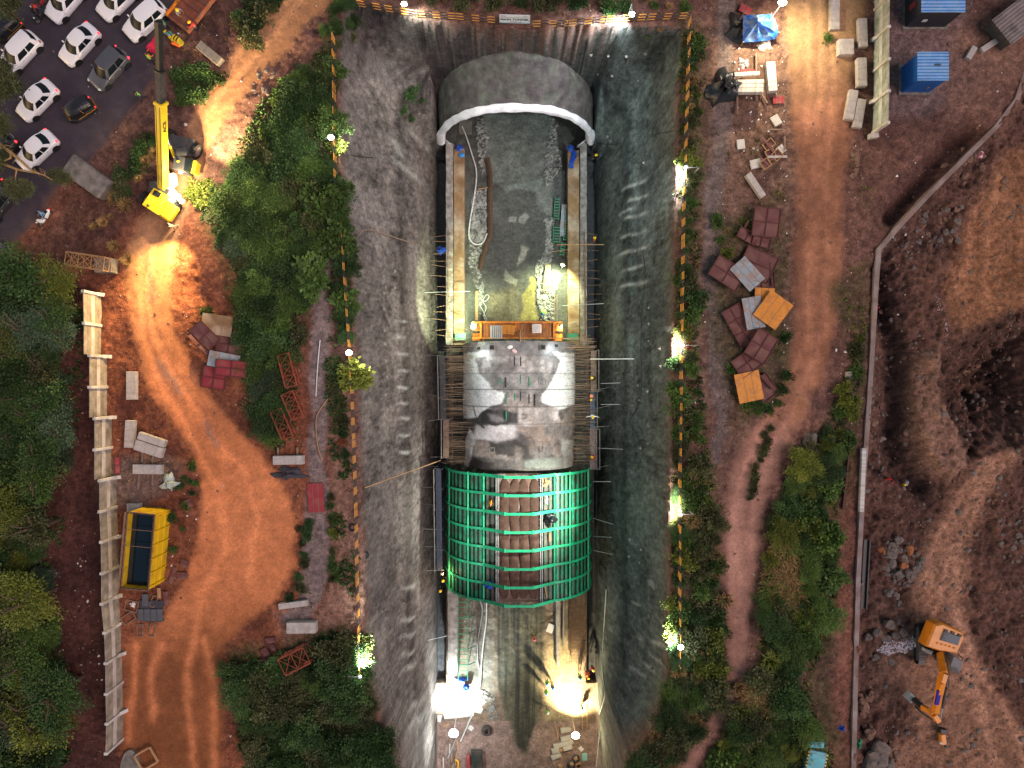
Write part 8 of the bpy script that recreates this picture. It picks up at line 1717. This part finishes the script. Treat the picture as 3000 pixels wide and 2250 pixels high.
# ------ low growth nobody could count
def cover(name,polys,dens,tone,h=(.12,.35),seed=1,w=.03,clump=.5,notpit=True,zoff=0):
 g=np.random.default_rng(seed);B=[]
 for poly in polys:
  p=[D(*q) for q in poly];xs=[q.x for q in p];ys=[q.y for q in p];n=int((max(xs)-min(xs))*(max(ys)-min(ys))*dens);x=g.uniform(min(xs),max(xs),n);y=g.uniform(min(ys),max(ys),n)
  k=(sdist(x,y,p)<0)&(np.clip(.5+fbm(x*.55,y*.55,71,3)*1.3,0,1)>clump*g.random(n)+.25);B.append(np.stack([x[k],y[k]],1))
 B=np.concatenate(B);ix=np.clip(np.searchsorted(gx,B[:,0]),1,NX-1);iy=np.clip(np.searchsorted(gy,B[:,1]),1,NY-1);ok=~floor[iy,ix]&((dr[iy,ix]>-.6)|(not notpit));B=B[ok];z=Zt[iy[ok],ix[ok]]
 nb=9;n=len(B);base=np.repeat(np.concatenate([B,z[:,None]-.02],1),nb,0);base[:,:2]+=g.normal(size=(n*nb,2))*.12;d=g.normal(size=(n*nb,3));d[:,2]=np.abs(d[:,2])*.8+.35;L=np.repeat(g.uniform(*h,n),nb)*(.6+.7*g.random(n*nb))
 V,Q,T_=leaves(g,base,d,L,L*.16+.012,np.clip(np.repeat(g.random(n),nb)*.6+.4*g.random(n*nb),0,1));o=bpy.data.objects.new(name,mesh_np(name,V,Q,T_,LM[tone]));COL.objects.link(o);tag(o,kind='stuff');return o
LT=[(560,230),(640,150),(722,90),(730,420),(765,520),(770,640),(740,760),(760,1000),(775,1300),(720,1250),(716,1050),(700,560),(655,650),(640,760),(650,940),(600,980),(540,900),(520,700),(500,560),(440,480),(415,430),(500,380)]
LB_=[(485,1400),(560,1420),(640,1395),(740,1350),(785,1400),(800,1500),(860,1690),(530,1690)]
RS_=[(1470,60),(1520,70),(1515,400),(1505,700),(1530,1000),(1560,1100),(1565,1400),(1580,1480),(1500,1600),(1440,1690),(1360,1690),(1440,1520),(1455,1200),(1458,800)]
RL=[(1690,1050),(1790,900),(1850,740),(1870,700),(1850,900),(1838,1000),(1800,1120),(1812,1300),(1770,1420),(1740,1500),(1780,1580),(1810,1690),(1520,1690),(1600,1540),(1635,1440),(1640,1300)]
cover('undergrowth',[LT,LT,LB_,[(-60,580),(190,640),(160,1000),(110,1300),(170,1500),(140,1690),(-60,1690)]],9,'dark',(.15,.45),1)
cover('undergrowth',[RS_,RL],8.0,'olive',(.12,.40),2);cover('undergrowth',[RL,RS_],2.5,'mid',(.15,.40),3)
cover('grass',[[(1815,590),(1850,570),(1872,580),(1872,690),(1840,720),(1815,700)],[(1540,430),(1690,400),(1705,560),(1695,720),(1680,900),(1600,900),(1570,820),(1590,700),(1530,590)],[(1600,300),(1690,290),(1690,420),(1560,430),(1570,330)],[(1840,330),(1885,350),(1880,470),(1850,480)]],5.5,'yellow',(.08,.22),4)
cover('bank_grass',[RL,RS_],5,'yellow',(.12,.38),7)
cover('dry_litter',[LT,LB_,RS_,RL,[(1560,260),(1690,280),(1710,600),(1690,900),(1560,920),(1530,600)],[(370,60),(560,-10),(600,0),(440,210),(350,240)],[(200,400),(330,260),(350,330),(250,450)],[(880,-20),(1490,-20),(1490,30),(1160,40),(900,10)],[(700,1250),(770,1250),(775,1400),(640,1450),(600,1400)]],2.6,'dry',(.08,.25),5)
cover('creeper',[[(870,190),(955,180),(960,300),(890,290)]],3,'dark',(.1,.25),6,notpit=False)
# ------ stones and rubble
def rockmesh(seed,m):
 r_=random.Random(seed);b=MB();rows=[];ph=[r_.uniform(0,6) for _ in range(6)]
 for j in range(8):
  t=-math.pi/2+math.pi*j/7;row=[]
  for k in range(11):
   a=2*math.pi*k/11;q=1+.22*math.sin(2*a+ph[0]+t)+.14*math.sin(3*a+ph[1]-2*t)+.10*math.sin(5*t+ph[2]+a)+r_.uniform(-.06,.06);x,y,z=math.cos(t)*math.cos(a)*q,math.cos(t)*math.sin(a)*q*.85,math.sin(t)*.62*q;row.append((math.copysign(min(abs(x),.85),x),math.copysign(min(abs(y),.78),y),max(min(z,.55),-.5)))
  rows.append(row)
 b.grid(rows,closed=True);o=b.build('rock',m,smooth=True,angle=32);me=o.data;bpy.data.objects.remove(o);return me
RM=[rockmesh(s,M['rock']) for s in range(5)]
def rock(c,r,x,y,rad,label,group,m='rock'):
 q=on_ground(*T(c,r,x,y));o=bpy.data.objects.new('boulder' if rad>.75 else 'rock',rnd.choice(RM));COL.objects.link(o);o.location=q+Vector((0,0,rad*.22));o.scale=(rad,rad*rnd.uniform(.75,1.1),rad*rnd.uniform(.7,1));o.rotation_euler=(rnd.uniform(-.2,.2),rnd.uniform(-.2,.2),rnd.random()*6.28)
 if m!='rock':o.material_slots[0].link='OBJECT';o.material_slots[0].material=M[m]
 return tag(o,label,'boulder' if rad>.75 else 'rock',group)
for (x,y,r_,m) in ((840,178,.5,'rock'),(800,228,.55,'rock'),(840,250,.5,'rock'),(790,270,.62,'rock'),(735,245,.5,'rock_or'),(915,245,.5,'rock_or'),(880,345,.42,'rock_or'),(800,330,.5,'rock'),(880,300,.5,'rock'),(950,370,.42,'rock'),(915,400,.48,'rock'),(845,400,.5,'rock'),(775,520,.52,'rock'),(825,540,.4,'rock'),(845,590,.35,'rock'),(920,435,.4,'rock'),(970,340,.38,'rock'),(1000,310,.34,'rock'),(755,360,.36,'rock'),(800,380,.4,'rock')):rock(3,2,x,y,r_,('orange' if m=='rock_or' else 'grey')+' rock in the rock heap beside the drain channel','rocks in the heap by the drain channel',m)
for i in range(46):
 t=rnd.random();x=760+250*rnd.random();y=180+290*t
 rock(3,2,x,y,rnd.uniform(.14,.30),'small grey stone in the rock heap beside the drain channel','stones in the heap by the drain channel')
for (x,y,r_) in ((785,725,.55),(760,815,.55),(825,795,.5),(875,780,.45),(875,815,.4),(790,965,.42),(700,780,.5),(690,940,.42),(645,810,.4)):rock(3,2,x,y,r_,'grey-brown rock beside the white powder left of the excavator','rocks left of the excavator','rock')
for (x,y,r_) in ((605,1240,.75),(645,1205,.42),(665,1180,.42),(640,1280,.36),(610,1310,.35),(655,1430,.62),(670,1385,.35),(625,1385,.3),(600,1190,.42)):rock(3,2,x,y,r_,'soil-stained rock lying along the kerb below the excavator','rocks along the lower kerb','rock_br')
for (x,y,r_,l) in ((722,1535,1.0,'large grey boulder near the bottom edge, upper one right of the green net'),(680,1610,1.2,'largest grey boulder at the bottom edge right of the kerb'),(760,1640,.85,'grey boulder at the bottom edge right of the largest one'),(835,1570,.5,'small brown boulder right of the bottom boulders'),(790,1530,.45,'small brown rock between the bottom boulders and dirt'),(365,1555,.65,'dark boulder beside the teal container')):rock(3,2,x,y,r_,l,None,'rock' if r_>.6 else 'rock_br')
rock(3,1,268,1200,.95,'big grey boulder at the north end of the right shrub belt',None);rock(3,1,520,780,.5,'pale flat rock left of the kerb beside the dirt road',None,'conc');rock(3,1,975,985,.42,'round rock alone on the rock bench',None,'rock_br');rock(3,1,895,1145,.36,'pair rock on the south part of the rock bench',None,'rock_br');rock(3,1,680,1080,.45,'pale rock beside the kerb above the two workers',None,'rock_br')
for i in range(30):
 rock(3,0,rnd.uniform(960,1240),rnd.uniform(1360,1570),rnd.uniform(.14,.36),'grey-brown stone in the heap below the diagonal kerb','stones below the diagonal kerb',rnd.choice(['rock','rock_br']))
for i in range(16):rock(3,0,rnd.uniform(1120,1540),rnd.uniform(960,1290),rnd.uniform(.16,.4),'soil-stained stone on the slope right of the diagonal kerb','stones right of the diagonal kerb','rock_br')
for i in range(14):rock(3,0,rnd.uniform(540,620),rnd.uniform(960,1190),rnd.uniform(.14,.32),'soil-stained stone in the row at the right edge of the dirt road','stones beside the dirt road','rock_br')
for i in range(22):rock(3,1,rnd.uniform(1240,1640),rnd.uniform(560,1060),rnd.uniform(.12,.30),'dark stone inside the excavated hole at the right edge','stones in the dark hole','rock_br')
for i in range(18):rock(3,2,rnd.uniform(1480,1650),rnd.uniform(40,340),rnd.uniform(.16,.42),'grey stone in the rubble strip at the right edge','stones at the right edge','rock')
for i in range(20):rock(3,1,rnd.uniform(660,800),rnd.uniform(40,1000),rnd.uniform(.12,.28),'dark stone in the gully right of the kerb','stones in the gully',rnd.choice(['rock','rock_br']))
for i in range(16):rock(1,0,rnd.uniform(-20,110),rnd.uniform(430,640),rnd.uniform(.12,.3),'grey stone at the roadside between the track and west thicket','stones beside the haul track','rock')
def scatter(name,pts,sz,m,seed=1,kind='stuff'):
 """many small broken stones as one heap"""
 g=np.random.default_rng(seed);n=len(pts);ico=np.array([(0,0,1),(.89,0,.45),(.28,.85,.45),(-.72,.53,.45),(-.72,-.53,.45),(.28,-.85,.45),(.72,.53,-.4),(-.28,.85,-.4),(-.89,0,-.4),(-.28,-.85,-.4),(.72,-.53,-.4)])
 fc=np.array([(0,1,2),(0,2,3),(0,3,4),(0,4,5),(0,5,1),(1,6,2),(2,6,7),(2,7,3),(3,7,8),(3,8,4),(4,8,9),(4,9,5),(5,9,10),(5,10,1),(1,10,6)])
 s=(sz[0]+(sz[1]-sz[0])*g.random(n)**3)[:,None,None];a=g.random(n)*6.28;J=ico[None]*(1+.45*g.normal(size=(n,11,1))*.6)*np.stack([.7+.6*g.random(n),.7+.6*g.random(n),.4+.4*g.random(n)],1)[:,None,:]
 x=J[...,0]*np.cos(a)[:,None]-J[...,1]*np.sin(a)[:,None];y=J[...,0]*np.sin(a)[:,None]+J[...,1]*np.cos(a)[:,None];V=np.stack([x,y,J[...,2]],-1)*s+pts[:,None,:];Q=(fc[None]+np.arange(n)[:,None,None]*11).reshape(-1,3)
 o=bpy.data.objects.new(name,mesh_np(name,V.reshape(-1,3),Q,None,m));COL.objects.link(o);return tag(o,kind=kind)
def onz(xy):ix=np.clip(np.searchsorted(gx,xy[:,0]),1,NX-1);iy=np.clip(np.searchsorted(gy,xy[:,1]),1,NY-1);return np.concatenate([xy,Zt[iy,ix][:,None]],1),ix,iy
g=np.random.default_rng(3);xy=np.stack([g.uniform(-46,46,26000),g.uniform(-35,34.5,26000)],1);p,ix,iy=onz(xy);cl=np.clip(.5+1.2*fbm(xy[:,0]*.5,xy[:,1]*.5,81,3),0,1);f_=flat_m[iy,ix]
keep=(dr[iy,ix]>.1)&(g.random(len(p))<(1-.93*f_)*(.25+.75*cl)*np.where(east[iy,ix],1.0,.45));scatter('gravel',p[keep],(.02,.14),M['rock_br'],4)
ke=keep&east[iy,ix]&(cl>.45)&(g.random(len(p))<.35);scatter('broken_stone',p[ke][::-1]+np.array([.2,.1,0]),(.05,.30),M['rock'],6)
keep2=(dr[iy,ix]>.1)&(g.random(len(p))<.10*(1-.9*f_)*cl);scatter('pale_gravel',p[keep2][::-1],(.02,.10),M['conc'],5)
def strip(quad,n,seed):
 g=np.random.default_rng(seed);xs=[q.x for q in quad];ys=[q.y for q in quad];x=g.uniform(min(xs),max(xs),n*3);y=g.uniform(min(ys),max(ys),n*3);k=sdist(x,y,[(q.x,q.y) for q in quad])<.25*fbm(x,y,5);return onz(np.stack([x[k],y[k]],1)[:n])[0]
fq= lambda pts,oy:[Z(1270,oy,4.148,a,b_,FZ) for a,b_ in pts]
RUB=[(fq([(510,180),(620,180),(660,420),(620,650),(600,1000),(540,700),(540,400)],300),420),(fq([(470,1080),(640,1060),(640,1650),(440,1650)],300),900),(fq([(430,0),(640,0),(630,300),(560,420),(540,640),(600,700),(600,900),(560,1240),(530,900),(420,500)],640),900),(fq([(1420,180),(1500,250),(1500,600),(1560,780),(1480,900),(1380,1000),(1330,900),(1400,500)],300),620),(fq([(1340,0),(1470,0),(1440,500),(1250,720),(1240,600),(1370,350)],640),620),(fq([(1260,720),(1420,640),(1500,620),(1560,700),(1460,900),(1460,1250),(1300,1250),(1250,1000)],640),1500)]
for i,(q,n) in enumerate(RUB):scatter('rubble',strip(q,n,60+i),(.04,.24),M['gravel'],70+i)
scatter('rubble',strip([u4(940,200),u4(1180,230),u4(1260,700),u4(1120,760),u4(960,420)],160,91),(.04,.22),M['gravel'],92)
scatter('white_powder',strip([PT(3,2,705,900,-1),PT(3,2,790,825,-1),PT(3,2,880,840,-1),PT(3,2,930,790,-1),PT(3,2,975,850,-1),PT(3,2,900,905,-1),PT(3,2,780,935,-1)],700,93),(.03,.12),mat('white_powder_rock',(.62,.55,.60),.9,var=.3),94)
scatter('white_powder',strip([PT(3,1,1055,225,-1),PT(3,1,1075,225,-1),PT(3,1,1115,330,-1),PT(3,1,1150,480,-1),PT(3,1,1190,620,-1),PT(3,1,1165,620,-1),PT(3,1,1120,450,-1)],160,95),(.02,.07),MATS['white_powder_rock'],96)
g=np.random.default_rng(8);lit=[]
for (x0,y0,x1,y1,n) in ((1560,90,1700,330,70),(1540,330,1700,900,40),(1690,20,1860,900,30),(330,640,700,1350,40),(100,880,260,1600,36),(360,60,560,330,24),(1480,560,1560,1450,34),(1880,250,2100,900,24)):
 for i in range(n):q=D(g.uniform(x0,x1),g.uniform(y0,y1));lit.append((q.x,q.y,zat(q.x,q.y)+.03))
scatter('litter',np.array([q for q in lit if rnd.random()<(.2 if flat_m[np.clip(np.searchsorted(gy,q[1]),1,NY-1),np.clip(np.searchsorted(gx,q[0]),1,NX-1)]>.5 else 1)]),(.03,.13),M['white_sack'],9)
